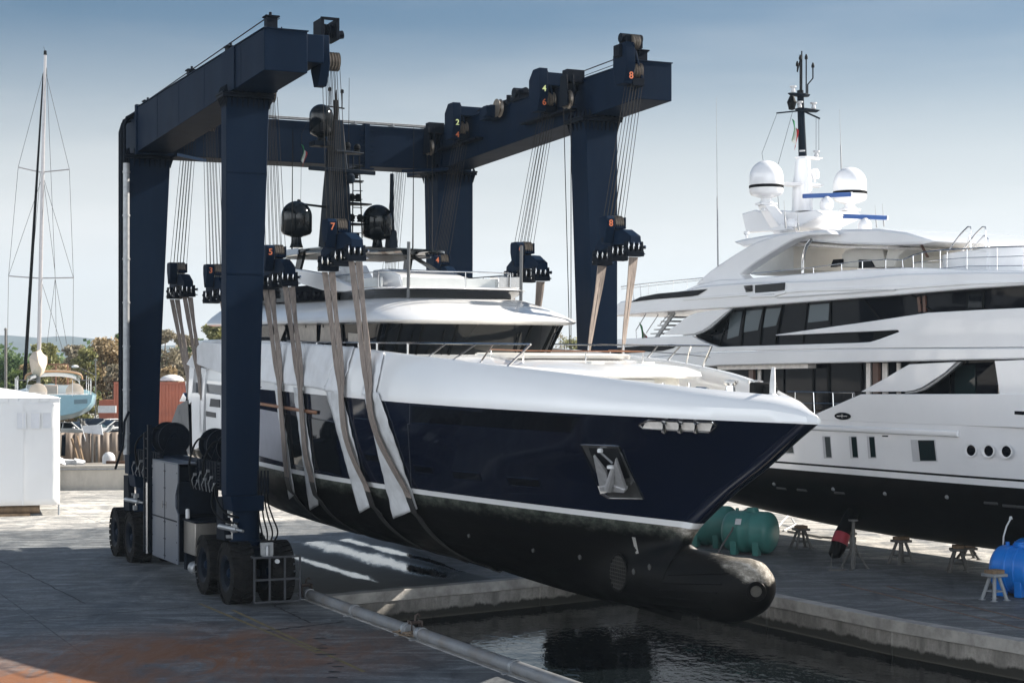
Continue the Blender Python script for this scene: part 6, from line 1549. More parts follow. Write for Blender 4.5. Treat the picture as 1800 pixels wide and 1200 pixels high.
# radars with blue scanners
for (xa, ya, xb, yb, xp, yp, lx) in ((1411, 345, 1495, 342, 1453, 362, .0), (1482, 380, 1558, 383, 1518, 396, 1.0)):
    a, c = WL(xa, ya, lx), WL(xb, yb, lx); mid_ = (a+c)/2
    dX = V((.907*0+1, 0, 0)); half = ((xb-xa)/FOC*mid_.y*0+1.05)
    b_ = MW.inverted()
    pa = P(xa, ya, (MW @ mid_).y-.3); pc = P(xb, yb, (MW @ mid_).y+.15)
    m = MB(); m.bar(b_ @ pa, b_ @ pc, .15, .19); rs = m.build('radar_scanner', M_blue, wy, bevel=.03)
    m = MB(); e1 = b_ @ pc; m.bar(e1, e1+(e1-(b_ @ pa)).normalized()*.07, .17, .21); m.build('end_cap', M_white2, rs)
    pm_ = (b_ @ pa+b_ @ pc)/2; m = MB(); m.lathe([(0,-.62),(.24,-.62),(.30,-.5),(.30,-.3),(.2,-.14),(.1,-.05),(0,-.05)], 20, pm_); m.build('radar_turret', M_white2, rs)
m = MB(); c = WL(1391, 399, -1.6); m.lathe([(0,0),(.2,0),(.24,.1),(.24,.2),(.15,.34),(0,.38)], 18, c); m.build('searchlight', M_white2, wy)
for px_, py0, py1, x_ in ((1259, 172, 468, -4.0), (1476, 192, 300, 2.5), (1401, 372, 405, -3.0), (1378, 352, 402, -3.3), (1538, 360, 400, 3.0), (1551, 358, 398, 3.2)):
    a, c = WL(px_+3, py1, x_), WL(px_, py0, x_); m = MB(); m.tube([a, a.lerp(c, .4), a.lerp(c, .42), c], [.035, .03, .014, .008], 6); m.build('whip_aerial', M_dullsteel, wy)
# ---- stabiliser fin, anodes, small skin fittings
B_wu = BVHTree.FromPolygons([tuple(v) for v in whm.v], whm.f)
wum = MB()
for sg in (-1, 1): wum.grid([[V((sg*wb_(t, max(z, wkeel(t))), t, max(z, wkeel(t)))) for t in ts_] for z in [zk_+(3.2-zk_)*i/20 for i in range(21)]])
B_wu = bvh_of(wum); MWi = MW.inverted(); O_w = MWi @ CAM
def whit(px_, py_, off=0):
    r = (MWi.to_3x3() @ ray(px_, py_)).normalized(); h = B_wu.ray_cast(O_w, r)
    if h[0] is None: return None
    n = h[1] if h[1].dot(r) < 0 else -h[1]; return h[0]+n*off
rt = whit(1500, 897); 
if rt is None: rt = WL(1500, 897, -3.6)
dd = (MW @ rt).y
fa = MWi @ P(1502, 893, dd+.1); fb = MWi @ P(1480, 940, dd-.35); fc = MWi @ P(1473, 962, dd-.5); fd = MWi @ P(1466, 976, dd-.55)
m = MB(); m.tube([fa, fa.lerp(fb, .3), fa.lerp(fb, .95)], [.20, .27, .30], 16); fin = m.build('stabiliser_fin', M_wanti, wy)
m = MB(); m.tube([fa.lerp(fb, .95), fc.lerp(fb, .55), fc.lerp(fb, .3)], [.315, .325, .325], 16); m.build('red_band', M_red, fin)
m = MB(); m.tube([fc.lerp(fb, .3), fc, fd, fd+V((0,0,-.1))], [.30, .30, .24, .1], 16); m.build('fin_tip', M_wanti, fin)
for x_, y_ in ((1361, 850), (1465, 859), (1556, 867), (1665, 873)):
    h_ = whit(x_, y_, .0)
    if h_ is not None: m = MB(); m.lathe([(0,-.07),(.06,-.06),(.08,0),(.08,.03)], 12, h_, 'X'); m.build('skin_fitting', M_dullsteel, wy)
for x_, y_ in ((1374, 858), (1410, 861), (1476, 866), (1742, 884), (1775, 889), (1800, 891)):
    h_ = whit(x_, y_, .0)
    if h_ is not None: m = MB(); m.bb(h_.x-.04, h_.x+.1, h_.y-.35, h_.y+.35, h_.z-.05, h_.z+.05); m.build('anode', mat('anode_grey', (.04,.04,.04), .5) if 'anode_grey' not in bpy.data.materials else bpy.data.materials['anode_grey'], wy, bevel=.03)
# keel blocks under the far side are hidden by the quay shade

# ================================================================ yard gear on the right quay
M_stand = mat('stand_steel', (.11, .11, .105), .55, var=.25, vs=5, dirt=(.10,.06,.04), dirt_amt=.4)
M_standl = mat('stand_steel_pale', (.26, .28, .30), .5, var=.15, vs=5)
def trestle(base, h, label, mt=M_stand, group='jack stands under the white yacht', spread=.38, rot=.3):
    e = empty('jack_stand', Matrix.Translation(base) @ Matrix.Rotation(rot, 4, 'Z'), label, 'jack stand', group)
    for k in range(4):
        a = k*math.pi/2+math.pi/4; c, s = math.cos(a), math.sin(a); m = MB(); m.tube([(spread*c*1.25, spread*s*1.25, .02), (spread*.42*c, spread*.42*s, h-.1)], .06, 8); m.lathe([(0,0),(.12,0),(.12,.025),(0,.025)], 12, (spread*c*1.25, spread*s*1.25, 0)); m.build('leg', mt, e)
    m = MB(); m.bb(-.3, .3, -.3, .3, h-.12, h-.02); m.build('head', mt, e, bevel=.015)
    m = MB(); m.bb(-.26, .26, -.2, .2, h-.02, h+.10); m.build('timber_pad', M_wood, e, bevel=.01)
    m = MB()
    for k in range(4):
        a = k*math.pi/2+math.pi/4; b2 = a+math.pi/2; f = spread*.95; m.tube([(f*math.cos(a), f*math.sin(a), h*.33), (f*math.cos(b2), f*math.sin(b2), h*.33)], .022, 6)
    m.build('brace', mt, e)
    return e
def hgt(p, py_top): return max(.5, EYE+(HY-py_top)/FOC*p.y)
for (bx, by, ty, lab) in ((1408, 963, 927, 'dark trestle stand beside the teal tank, farthest left under the white hull'), (1584, 990, 947, 'dark trestle stand standing alone right of the tall tripod prop'), (1684, 1004, 962, 'dark trestle stand in the sunlit strip left of the blue tank'), (1490, 975, 935, 'dark trestle stand partly behind the red banded fin'), (1702, 982, 960, 'squat dark trestle stand just behind the one in the sunlit strip')):
    g_ = G(bx, by); h_ = hgt(g_, ty); trestle(g_, min(h_, 1.25), lab, rot=.3+bx*.01)
# tall tripod prop next to the fin
g_ = G(1500, 999); hh = hgt(g_, 915)
e = empty('tripod_prop', Matrix.Translation(g_), 'tall steel prop on three raking legs beside the red banded fin', 'prop stand')
m = MB(); m.tube([(0,0,0), (0,0,hh*.62)], .085, 12); m.tube([(0,0,hh*.62), (0,0,hh)], .06, 12); m.lathe([(0,hh*.55),(.11,hh*.55),(.11,hh*.66),(0,hh*.66)], 14); m.build('post', M_stand, e)
for k in range(3):
    a = k*2*math.pi/3+.2; m = MB(); m.tube([(.55*math.cos(a), .55*math.sin(a), .03), (.06*math.cos(a), .06*math.sin(a), hh*.45)], .04, 8); m.lathe([(0,0),(.1,0),(.1,.02),(0,.02)], 10, (.55*math.cos(a), .55*math.sin(a), 0)); m.build('leg', M_stand, e)
m = MB(); m.bb(-.16, .16, -.16, .16, hh-.01, hh+.05); m.build('head', M_stand, e, bevel=.01)
# wire stand under the fin tip
g_ = G(1472, 1002); e = empty('wire_frame', Matrix.Translation(g_), 'thin wire frame on the ground right under the fin tip', 'wire frame')
m = MB(); hw_ = hgt(g_, 972); m.tube([(-.25,0,.02), (-.2,0,hw_)], .014, 6); m.tube([(.2,0,.02), (.22,0,hw_)], .014, 6); m.each('rod', M_stand, e)
m = MB(); m.tube([(-.35,-.1,.02), (0,-.2,.02), (.35,-.05,.02), (.3,.2,.02), (-.3,.2,.02)], .02, 6, closed=True); m.build('foot_loop', M_stand, e)
# screw jack post near the blue tank
g_ = G(1760, 1006); e = empty('screw_prop', Matrix.Translation(g_), 'screw jack prop touching the white hull right behind the blue tank', 'prop stand')
hh = hgt(g_, 945); m = MB(); m.tube([(0,0,0), (0,0,hh*.8)], .12, 12); m.build('post', M_stand, e); m = MB(); m.tube([(0,0,hh*.8), (0,0,hh)], .06, 10); m.bb(-.3, .3, -.06, .06, hh-.03, hh+.03); m.build('screw', M_stand, e)
# round moulded tanks lying on their own feet
def tank(base, r, ln, mt, label, rot, group):
    e = empty('moulded_tank', Matrix.Translation(base) @ Matrix.Rotation(rot, 4, 'Z'), label, 'tank', group)
    zc = r+.06; m = MB(); pr = []
    for k in range(9): a = math.pi/2*k/8; pr.append((r*math.sin(a)**.75 if k else 0, -ln/2-r*.45*math.cos(a)))
    pr += [(r*1.0, -ln*.22), (r*1.025, -ln*.2), (r*1.025, -ln*.12), (r, -ln*.10), (r, ln*.10), (r*1.025, ln*.12), (r*1.025, ln*.2), (r, ln*.22)]
    for k in range(8, -1, -1): a = math.pi/2*k/8; pr.append((r*math.sin(a)**.75 if k else 0, ln/2+r*.45*math.cos(a)))
    m.lathe(pr, 40, (0, 0, zc), 'X'); m.build('shell', mt, e, sharp=40)
    for sx in (-1, 1):
        for sy in (-1, 1):
            m = MB(); x0 = sx*ln*.32; m.prism([V((x0-.13, sy*r*.88, 0)), V((x0-.13, sy*r*.45, 0)), V((x0-.13, sy*r*.35, zc-r*.75)), V((x0-.13, sy*r*.92, zc-r*.2))], (.26, 0, 0)); m.build('foot', mt, e, bevel=.03)
    m = MB(); m.lathe([(0,0),(.26,0),(.26,.10),(.22,.13),(.22,.17),(0,.18)], 24, (.1, 0, zc+r*.965)); m.build('lid', mt, e)
    m = MB(); m.lathe([(0,0),(.07,0),(.07,.14),(0,.15)], 14, (-ln*.38, 0, zc+r*.96)); m.build('filler_cap', mt, e)
    return e
M_teal = mat('teal_polythene', (.045, .185, .165), .45, var=.08, vs=1.5, dirt=(.04,.10,.09), dirt_amt=.4, ds=1)
M_bluep = mat('blue_polythene', (.004, .17, .62), .38, var=.06, vs=1.5, dirt=(.01,.10,.35), dirt_amt=.4, ds=1)
t1 = tank(G(1323, 976)+V((.0, .7, 0)), .85, 1.5, M_teal, 'teal round tank with a hose over it, right of the bulb', -.5, 'teal water tanks')
m = MB(); m.prism([V((-.35, -.83, 1.25)), V((-.1, -.83, 1.25)), V((-.1, -.72, 1.48)), V((-.35, -.72, 1.48))], (0, -.02, .01)); m.build('paper_label', M_cover, t1)
tank(G(1246, 963)+V((.2, .8, 0)), .85, 1.5, M_teal, 'teal round tank half hidden behind the blue yacht stem', -.5, 'teal water tanks')
m = MB(); g_ = G(1310, 974); m.tube([g_+V((-.9,-.2,.06)), g_+V((-1.15,-.35,.1)), g_+V((-1.0,-.4,.4)), g_+V((-.6,-.35,1.0)), g_+V((-.3,.1,1.6)), g_+V((.2,.6,1.85)), g_+V((.6,.8,1.8))], .035, 8)
o = m.build('water_hose', mat('grey_hose', (.10,.09,.09), .5)); tag(o, 'thin dark hose looped over the teal tank beside the stem', 'hose')
tank(G(1790, 1050)+V((.2, .7, 0)), .79, 1.0, M_bluep, 'bright blue round tank with a vent pipe, at the right edge', -.75, 'blue water tank')
tank(G(1830, 1046)+V((.3, 1.2, 0)), .86, 1.1, M_bluep, 'second blue tank, cut off by the right edge of the picture', -.75, 'blue water tank')
g_ = G(1772, 1046)+V((.1, .6, 0)); m = MB(); m.tube([g_+V((-.1,0,1.5)), g_+V((-.08,0,1.9)), g_+V((.02,0,2.25)), g_+V((.16,0,2.5))], .03, 8); m.lathe([(0,0),(.07,0),(.04,.1),(0,.1)], 10, g_+V((.16,0,2.48))); o = m.build('vent_pipe', M_cover); tag(o, 'thin bent white pipe rising out of the blue tank', 'pipe')
g_ = G(1748, 1054); trestle(g_, min(1.05, hgt(g_, 1006)), 'pale grey trestle stand right in front of the blue tank', M_standl, 'jack stands under the white yacht', .31, .5)
# hoses and pipes lying in the sun beyond
M_hose = mat('grey_cable', (.16,.15,.14), .6)
for k, (a, c) in enumerate((((1440, 945), (1475, 948)), ((1385, 935), (1445, 946)))):
    a, c = G(*a), G(*c); m = MB(); m.tube([a+V((0,0,.05)), a.lerp(c, .5)+V((0,.2,.05)), c+V((0,0,.05))], .045, 8); o = m.build('ground_pipe', M_hose); tag(o, ['short grey pipe on the sunlit ground behind the red banded fin', 'grey pipe on the sunlit ground behind the teal tank'][k], 'pipe')
m = MB(); m.tube([G(1392, 922)+V((0,0,.3)), G(1398, 926)+V((0,0,.12)), G(1378, 934)+V((0,0,.06)), G(1366, 931)+V((0,0,.06)), G(1375, 927)+V((0,0,.3)), G(1392, 920)+V((0,0,.6))], .04, 8); o = m.build('water_hose', M_cover); tag(o, 'pale looped hose on sunlit ground beyond the teal tank', 'hose')
# ================================================================ background, left
# shrink-wrapped white shelter
M_tent = mat('white_tarpaulin', (.78, .79, .80), .45, var=.03, vs=.6, bump=.25, bs=.9)
g0 = G(105, 905); d0 = g0.y
T0 = Matrix.Translation(g0) @ Matrix.Rotation(.30, 4, 'Z')
tent = empty('boat_shelter', T0, 'big white tarpaulin shelter with a low pitched roof, at the left edge', 'shelter')
ht_ = EYE+(HY-700)/FOC*d0; wv = 12.5
xm = -6.0
def wavy(p, seed=0, a=.04): return p+V((0, a*noise.noise(p*.8+V((seed,0,0)))-a*.5*noise.noise(p*2.1), 0))
zb_ = .55
m = MB(); m.grid([[wavy(V((-wv+wv*i/30, 0, zb_+(ht_-zb_)*j/16+ (0)))) for i in range(31)] for j in range(17)]); m.build('front_sheet', M_tent, tent, solid=.02)
m = MB(); m.grid([[V((wavy(V((0, 11*i/20, zb_+(ht_-zb_)*j/12)), 4).y*0, 11*i/20, zb_+(ht_-zb_)*j/12)) for i in range(21)] for j in range(13)]); m.grid([[V((-wv, 11*i/20, zb_+(ht_-zb_)*j/12)) for i in range(21)] for j in range(13)]); m.build('side_sheet', M_tent, tent, solid=.02)
m = MB()
rid = 1.0
m.grid([[V((.06-(wv+.12)*i/24, -.06+11.1*j/10, ht_+.02+rid*(1-abs(2*i/24-1))*min(1, j/4+.0)+.05*noise.noise(V((i*.5, j*.4, 2))))) for i in range(25)] for j in range(11)]); m.build('roof_sheet', M_tent, tent, solid=.02)
m = MB()
for i in range(24): m.bb(-.52*i-.5, -.52*i, -.035, -.012, ht_-.22+.05*math.sin(i*1.3), ht_+.03)
m.build('eaves_flap', M_tent, tent)
m = MB()
for x in (-1.9, -4.1, -6.3, -8.5): m.bb(x, x+.06, -.075, -.05, zb_, ht_-.2)
m.each('seam_tape', M_tent, tent)
M_film = mat('clear_film_window', (.68, .70, .74), .3, var=.06, vs=3)
for x0 in (-1.75, -1.05, -.45):
    m = MB(); m.bb(x0-.42, x0, -.065, -.04, ht_-1.55, ht_-.75); f = m.build('film_window', M_film, tent)
    m = MB(); m.bb(x0-.46, x0+.04, -.085, -.066, ht_-.75, ht_-.71); m.bb(x0-.46, x0+.04, -.085, -.066, ht_-1.59, ht_-1.55); m.bb(x0-.46, x0-.42, -.085, -.066, ht_-1.55, ht_-.75); m.bb(x0, x0+.04, -.085, -.066, ht_-1.55, ht_-.75); m.build('window_hem', M_tent, f)
m = MB()
for x in (-.04, -3.6, -7.2): m.tube([(x, .12, 0), (x, .12, ht_)], .05, 8)
for x in (-.04, -7.2): m.tube([(x, 10.9, 0), (x, 10.9, ht_)], .05, 8)
m.each('frame_post', M_standl, tent)
m = MB(); m.tube([(-1.0, .5, .3), (-4.2, .6, .3)], .22, 12); m.build('keel_pipe', M_wood, tent)
m = MB(); m.bb(-4.6, -1.5, -.1, .9, 0, .12); m.bb(-6.0, -4.3, .2, 1.4, .0, .5); m.build('base_timber', M_wood, tent)
# retaining wall
M_wallc = mat('retaining_concrete', (.50, .47, .42), .8, var=.2, vs=.8, dirt=(.28,.26,.235), dirt_amt=.7, ds=.6, bump=.3, bs=10, stretch=(1,1,.5))
a, c = G(60, 862), G(232, 860)
d_ = (c-a).normalized(); a = a-d_*8; c = c+d_*30
wallh = EYE+(HY-824)/FOC*a.y
e = empty('retaining_wall', Matrix.Translation(a), 'low pale concrete retaining wall behind the shelter and the rear left leg', 'wall')
dd_ = c-a; nn_ = V((-dd_.y, dd_.x, 0)).normalized()
m = MB(); m.taper([V((0,0,0)), nn_*.4, nn_*.4+V((0,0,wallh)), V((0,0,wallh))], [dd_, dd_+nn_*.4, dd_+nn_*.4+V((0,0,wallh)), dd_+V((0,0,wallh))]); m.build('wall_body', M_wallc, e)
m = MB(); m.taper([-nn_*.05+V((0,0,wallh)), nn_*.5+V((0,0,wallh)), nn_*.5+V((0,0,wallh+.12)), -nn_*.05+V((0,0,wallh+.12))], [dd_-nn_*.05+V((0,0,wallh)), dd_+nn_*.5+V((0,0,wallh)), dd_+nn_*.5+V((0,0,wallh+.12)), dd_-nn_*.05+V((0,0,wallh+.12))]); m.build('wall_cap', M_wallc, e, bevel=.02)
m = MB(); m.tube([a*0-nn_*.12+V((0,0,wallh-.12)), dd_-nn_*.12+V((0,0,wallh-.12))], .05, 8); m.build('wall_conduit', M_dullsteel, e)
# raised yard behind
M_earth = mat('raised_yard', (.20, .185, .165), .9, var=.25, vs=.3)
zr = wallh-.05
m = MB(); q0 = a+nn_*.41; q1 = c+nn_*.41
m.add([V((q0.x-60, q0.y, zr)), V((q0.x, q0.y, zr)), V((q1.x, q1.y, zr)), V((-2, q1.y+6, zr)), V((10, 190, 2.3)), V((-140, 190, 2.3))], [(0,1,2,3,4,5)]); o = m.build('terrain', M_earth, sharp=0); o['kind'] = 'structure'
# brown sheet-pile fence
M_pile = mat('brown_corrugated_sheet', (.19, .15, .12), .65, var=.2, vs=1, dirt=(.30,.26,.22), dirt_amt=.6, ds=.7, stretch=(1,1,.25))
fz0 = 1.3
def fence(px0, px1, d0_, d1_, pytop, label):
    a = P(px0, 800, d0_); c = P(px1, 800, d1_); a.z = c.z = zr-.02; h = EYE+(HY-pytop)/FOC*d0_-zr
    e = empty('sheet_fence', Matrix.Translation(a), label, 'fence'); dd = c-a; n_ = V((-dd.y, dd.x, 0)).normalized(); m = MB(); L_ = dd.length; k = int(L_/.16); lo, hi = [], []
    for i in range(k+1):
        o_ = n_*(.07 if (i//2) % 2 else -.07); p = dd*(i/k)+o_; lo.append(p); hi.append(p+V((0,0,h+.05*noise.noise(V((i*.2,1,0))))))
    m.grid([lo, hi]); m.build('sheet', M_pile, e, solid=.02, sharp=20)
    m = MB()
    for i in range(0, k, 14): p = dd*(i/k)-n_*.12; m.bar(p, p+V((0,0,h+.1)), .1)
    m.each('post', M_stand, e); return e
fence(104, 300, 118, 122, 760, 'brown corrugated sheet fence on top of the retaining wall')
# leaning boards, posts, white dome and clutter in front of the fence
def prop_bar(px0, py0, px1, py1, d, w_, mt, name, label, cat):
    a, c = P(px0, py0, d), P(px1, py1, d+.4); m = MB(); m.bar(a, c, w_); o = m.build(name, mt); return tag(o, label, cat)
prop_bar(126, 770, 137, 808, 116.5, .12, M_wood, 'timber_plank', 'timber plank leaning on the brown fence, right of the shelter', 'plank')
prop_bar(136, 766, 146, 808, 116.5, .10, M_wood, 'timber_plank', 'thin timber plank leaning on the brown fence, second from the shelter', 'plank')
prop_bar(112, 765, 111, 800, 116.2, .25, M_navyflat, 'dark_post', 'dark post standing beside the shelter corner before the fence', 'post')
prop_bar(170, 766, 170, 812, 116.3, .14, M_stand, 'steel_post', 'grey steel post before the brown fence left of the white dome', 'post')
m = MB(); pts = [P(145, 748, 117.2), P(178, 746, 117.2), P(181, 764, 117), P(146, 760, 117)]; m.prism(pts, (0, .1, 0)); o = m.build('white_board', M_cover); tag(o, 'tilted white board propped on top of the brown fence', 'board')
m = MB(); m.tube([P(142, 745, 116.8), P(151, 775, 116.8)], .03, 6); o = m.build('board_strut', M_cover); tag(o, 'thin white strut in front of the tilted white board', 'strut')
gp = P(188, 812, 115); gp.z = wallh
m = MB(); m.lathe([(0,0),(.42,0),(.42,.35)]+[(.42*math.cos(k*math.pi/16), .35+.42*math.sin(k*math.pi/16)) for k in range(1, 8)]+[(0,.78)], 24, gp+V((0,.5,.1))); o = m.build('white_dome', M_cover); tag(o, 'small white satellite dome sitting on the retaining wall', 'dome')
m = MB(); gp2 = P(197, 808, 114.8); m.bb(gp2.x-.4, gp2.x+.9, gp2.y, gp2.y+.4, wallh+.12, wallh+.3); o = m.build('rusty_beam', mat('rust_brown', (.10,.05,.03), .8, var=.4)); tag(o, 'short rusty beam on the retaining wall beside the white dome', 'beam')
m = MB(); rnd = random.Random(3)
gp3 = P(120, 806, 114.5)
for k in range(7):
    x, y = gp3.x+rnd.uniform(-1.2, 1.0), gp3.y+rnd.uniform(0, .8); s = rnd.uniform(.12, .3); M_ = Matrix.Translation((x, y, wallh+.1+s*.5)) @ Matrix.Rotation(rnd.uniform(0, 3), 4, (rnd.random(), rnd.random(), 1)); m.bb(-s*1.5, s*1.5, -s, s, -s*.6, s*.6, M_)
o = m.build('rubble_heap', M_cover, sharp=0); tag(o, 'heap of pale rubble on the wall next to the shelter corner', 'rubble')
# parked cars
def car(x, y, z, rot, col, label, est=False, k=1.0):
    e = empty('parked_car', Matrix.Translation((x, y, z)) @ Matrix.Rotation(rot, 4, 'Z') @ Matrix.Scale(k, 4), label, 'car', 'cars parked behind the fence')
    mt = mat('car_paint', col, .25, var=.03, coat=.8)
    # car faces -y
    prof = [(-2.15, .38), (-2.2, .55), (-2.1, .78), (-1.2, .95), (-.95, 1.0), (1.75, 1.02), (2.1, .98), (2.18, .6), (2.1, .35)]
    half = [[V((sx*(.86 if abs(y_) > 2 else .90), y_, z_)) for y_, z_ in prof] for sx in (-1, 1)]
    m = MB(); m.taper(half[0], half[1]); m.build('body', mt, e, bevel=.08, seg=3)
    cabp = [(-1.15, .96), (-.35, 1.42), (.2, 1.48), (1.2 if not est else 1.75, 1.44), (1.95 if not est else 2.1, 1.0)]
    lo = [[V((sx*(.84-.20*(z_-.96)/.5), y_, z_)) for y_, z_ in cabp] for sx in (-1, 1)]
    m = MB(); m.taper(lo[0], lo[1]); m.build('cabin_glass', M_pane, e, bevel=.04)
    rp = [(-.35, 1.43), (.2, 1.49), (1.2 if not est else 1.75, 1.45)]
    m = MB(); m.loft([[V((-.66, y_, z_-.02)) for y_, z_ in rp]+[V((-.66, rp[-1][0], rp[-1][1]-.05)), V((-.66, rp[0][0], rp[0][1]-.05))], [V((.66, y_, z_-.02)) for y_, z_ in rp]+[V((.66, rp[-1][0], rp[-1][1]-.05)), V((.66, rp[0][0], rp[0][1]-.05))]]); m.build('roof', mt, e, bevel=.02)
    m = MB()
    for sx in (-1, 1): m.bar((sx*.80, -1.12, .98), (sx*.66, -.34, 1.44), .07); m.bar((sx*.80, 1.9, 1.0), (sx*.66, 1.2 if not est else 1.75, 1.43), .09); m.bar((sx*.83, .35, .98), (sx*.665, .35, 1.46), .08)
    m.build('pillar', mt, e)
    for sx in (-1, 1):
        m = MB(); m.bb(sx*.62-.17, sx*.62+.17, -2.19, -2.02, .66, .80); m.build('headlight', M_cover, e, bevel=.03)
        m = MB(); m.bb(sx*.70-.13, sx*.70+.13, 2.08, 2.2, .72, .9); m.build('tail_light', M_red, e, bevel=.02)
        m = MB(); m.bb(min(sx*.9, sx*1.08), max(sx*.9, sx*1.08), -.85, -.68, .98, 1.12); m.build('mirror', mt, e, bevel=.03)
        for yy in (-1.35, 1.35):
            m = MB(); m.lathe([(0,-.1),(.3,-.11),(.33,-.08),(.33,.08),(.3,.11),(0,.1)], 22, (sx*.80, yy, .33), 'X'); w_ = m.build('wheel', M_rubber, e)
            m = MB(); m.lathe([(0,sx*.105),(.2,sx*.115),(.21,sx*.10)], 18, (sx*.80, yy, .33), 'X'); m.build('rim', M_dullsteel, w_)
    m = MB(); m.bb(-.45, .45, -2.21, -2.15, .42, .6); m.build('grille', M_blackm, e)
    m = MB(); m.bb(-.26, .26, -2.23, -2.205, .46, .56); m.build('number_plate', M_cover, e)
    return e
def place(px, py, d): p = P(px, py, d); return p.x, p.y, 
for (px, d, rot, col, lab, est) in ((200, 128, -.75, (.42,.43,.44), 'silver hatchback parked nose towards the fence, left of the rear left leg', True), (163, 136, .5, (.012,.013,.015), 'black car parked behind the tilted white board', True), (178, 138, -.7, (.62,.62,.62), 'pale estate car between the black car and the silver hatchback', True), (128, 132, 1.2, (.70,.70,.70), 'white car under the stern of the light blue sailing boat', False), (203, 122.5, -1.2, (.35,.36,.37), 'low grey car showing only its roof over the fence', False), (293, 130, -1.3, (.35,.45,.55), 'pale blue car between the rear left leg and the yacht stern', False), (287, 126, -1.4, (.66,.66,.66), 'white car nearest the yacht stern', False)):
    x, y = place(px, 0, d); zc = EYE+(HY-{200:773, 163:768, 178:768, 128:775, 203:790, 293:778, 287:790}[px])/FOC*d
    car(x, y, zc, rot, col, lab, est)
# containers / red sheds
M_redsh = mat('rust_red_sheet', (.42, .13, .075), .6, var=.12, vs=.6, dirt=(.26,.08,.05), dirt_amt=.5, ds=.5)
def shed(px0, px1, pyt, d, h, label, dep=3):
    a, c = P(px0, pyt, d), P(px1, pyt, d); e = empty('red_container', Matrix.Translation((a.x, a.y, a.z-h)), label, 'container', 'red containers behind the yard')
    w_ = c.x-a.x; m = MB(); m.bb(.03, w_-.03, .06, dep, 0, h-.05); m.build('wall', M_redsh, e)
    m = MB(); n = int(w_/.28)
    for i in range(n): x = i*w_/n; m.prism([V((x+.03, .058, .15)), V((x+.09, -.0, .15)), V((x+.17, -.0, .15)), V((x+.23, .058, .15))], (0, 0, h-.35))
    m.build('corrugation', M_redsh, e)
    m = MB(); m.bb(0, w_, -.03, .1, h-.18, h); m.bb(0, w_, -.03, .1, 0, .15); m.bb(0, .14, -.03, .1, .15, h-.18); m.bb(w_-.14, w_, -.03, .1, .15, h-.18); m.build('edge_frame', M_redsh, e, bevel=.01)
shed(200, 262, 671, 150, 5.3, 'rust red container left of the rear left leg, behind the cars'); shed(262.5, 345, 671, 150, 5.3, 'rust red container seen between the rear left leg and the yacht stern')
a = P(174, 703, 152); m = MB(); m.bb(a.x, a.x+1.6, a.y, a.y+3, 2, a.z); o = m.build('low_shed', M_redsh, bevel=.02); tag(o, 'low red brick coloured shed beside the tall red container', 'shed')
a = P(172, 718, 146); m = MB(); m.bb(a.x, a.x+1.5, a.y, a.y+.2, a.z-.35, a.z+.25); o = m.build('sign_board', M_cover); tag(o, 'small white blank board below the low red shed', 'board')
a = P(302, 668, 156); m = MB(); m.lathe([(1.1*math.cos(k*math.pi/12), .55*math.sin(k*math.pi/12)) for k in range(7)], 20, a-V((0,0,.05))); o = m.build('white_canopy', M_cover); tag(o, 'white rounded canopy peeping over the red container', 'canopy')
# ---------------------------------------------------------------- sailing boat ashore
ds_ = 120; bx = P(96, 700, ds_); sail = empty('sailing_yacht', Matrix.Translation((bx.x, ds_, 0)) @ Matrix.Rotation(.27, 4, 'Z'), 'light blue sailing yacht ashore with bare mast, stern towards the camera', 'sailing boat')
k_ = FOC/ds_
def sz_(py): return EYE+(HY-py)/FOC*ds_
M_lb = mat('light_blue_topside', (.24, .42, .50), .3, var=.05, coat=.4)
sh = []
zd, zb2 = sz_(696), sz_(737)
for (y, w_, zt, zz) in ((0, 2.55, zd+.1, zb2+.25), (.9, 2.75, zd, zb2+.05), (5, 3.0, zd+.05, zb2-.2), (12, 2.7, zd+.3, zb2-.4), (19, .9, zd+.7, zb2-.1), (21, .08, zd+.8, zb2+.8)):
    ring_ = []
    for k in range(13):
        a = math.pi*k/12; ring_.append(V((-w_*math.cos(a)*(1 if k in (0, 12) else (.55+.45*abs(math.cos(a)))**.35), y, zt-(zt-zz)*math.sin(a)**.75)))
    sh.append(ring_)
m = MB(); m.loft(sh); m.build('hull', M_lb, sail, sharp=50)
m = MB(); m.prism([V((x, -.03, z)) for x, z in ((1.3, zd-.55), (2.2, zd-.5), (2.2, zd-.2), (1.3, zd-.25))], (0, .02, 0)); m.build('stern_panel', mat('stern_grey', (.12,.2,.24), .4), sail)
m = MB(); m.loft([[p+V((0,0,-.0)) for p in [V((-.5,4,zb2-.6)), V((.5,4,zb2-.6)), V((.5,11,zb2-.9)), V((-.5,11,zb2-.9))]], [V((-.2,5,zb2-3.2)), V((.2,5,zb2-3.2)), V((.2,9,zb2-3.2)), V((-.2,9,zb2-3.2))]]); m.build('fin_keel', M_wanti, sail)
m = MB(); m.bb(-2.3, 2.3, .4, 1.6, zd-.1, zd+.12); m.bb(-1.9, 1.9, 6, 14, zd, zd+.75); m.build('coachroof', M_white, sail, bevel=.08)
M_beige = mat('beige_canvas', (.52, .44, .36), .8, var=.06, vs=3)
m = MB(); rows = []
for j in range(5):
    y = 4.2+1.9*j/4; rows.append([V((1.95*math.cos(math.pi*k/16)*(1-.04*j), y, sz_(672)+.30+ .55*math.sin(math.pi*k/16)**.5-.02*j*j*.3)) for k in range(17)])
m.grid(rows); sp_ = m.build('bimini_top', M_beige, sail, solid=.05)
m = MB(); m.tube([V((1.97*math.cos(math.pi*k/16), 4.15, sz_(672)+.2+.55*math.sin(math.pi*k/16)**.5)) for k in range(17)], .065, 8); m.build('bimini_trim', mat('tan_trim', (.36,.21,.11), .6), sp_)
m = MB(); rows = []
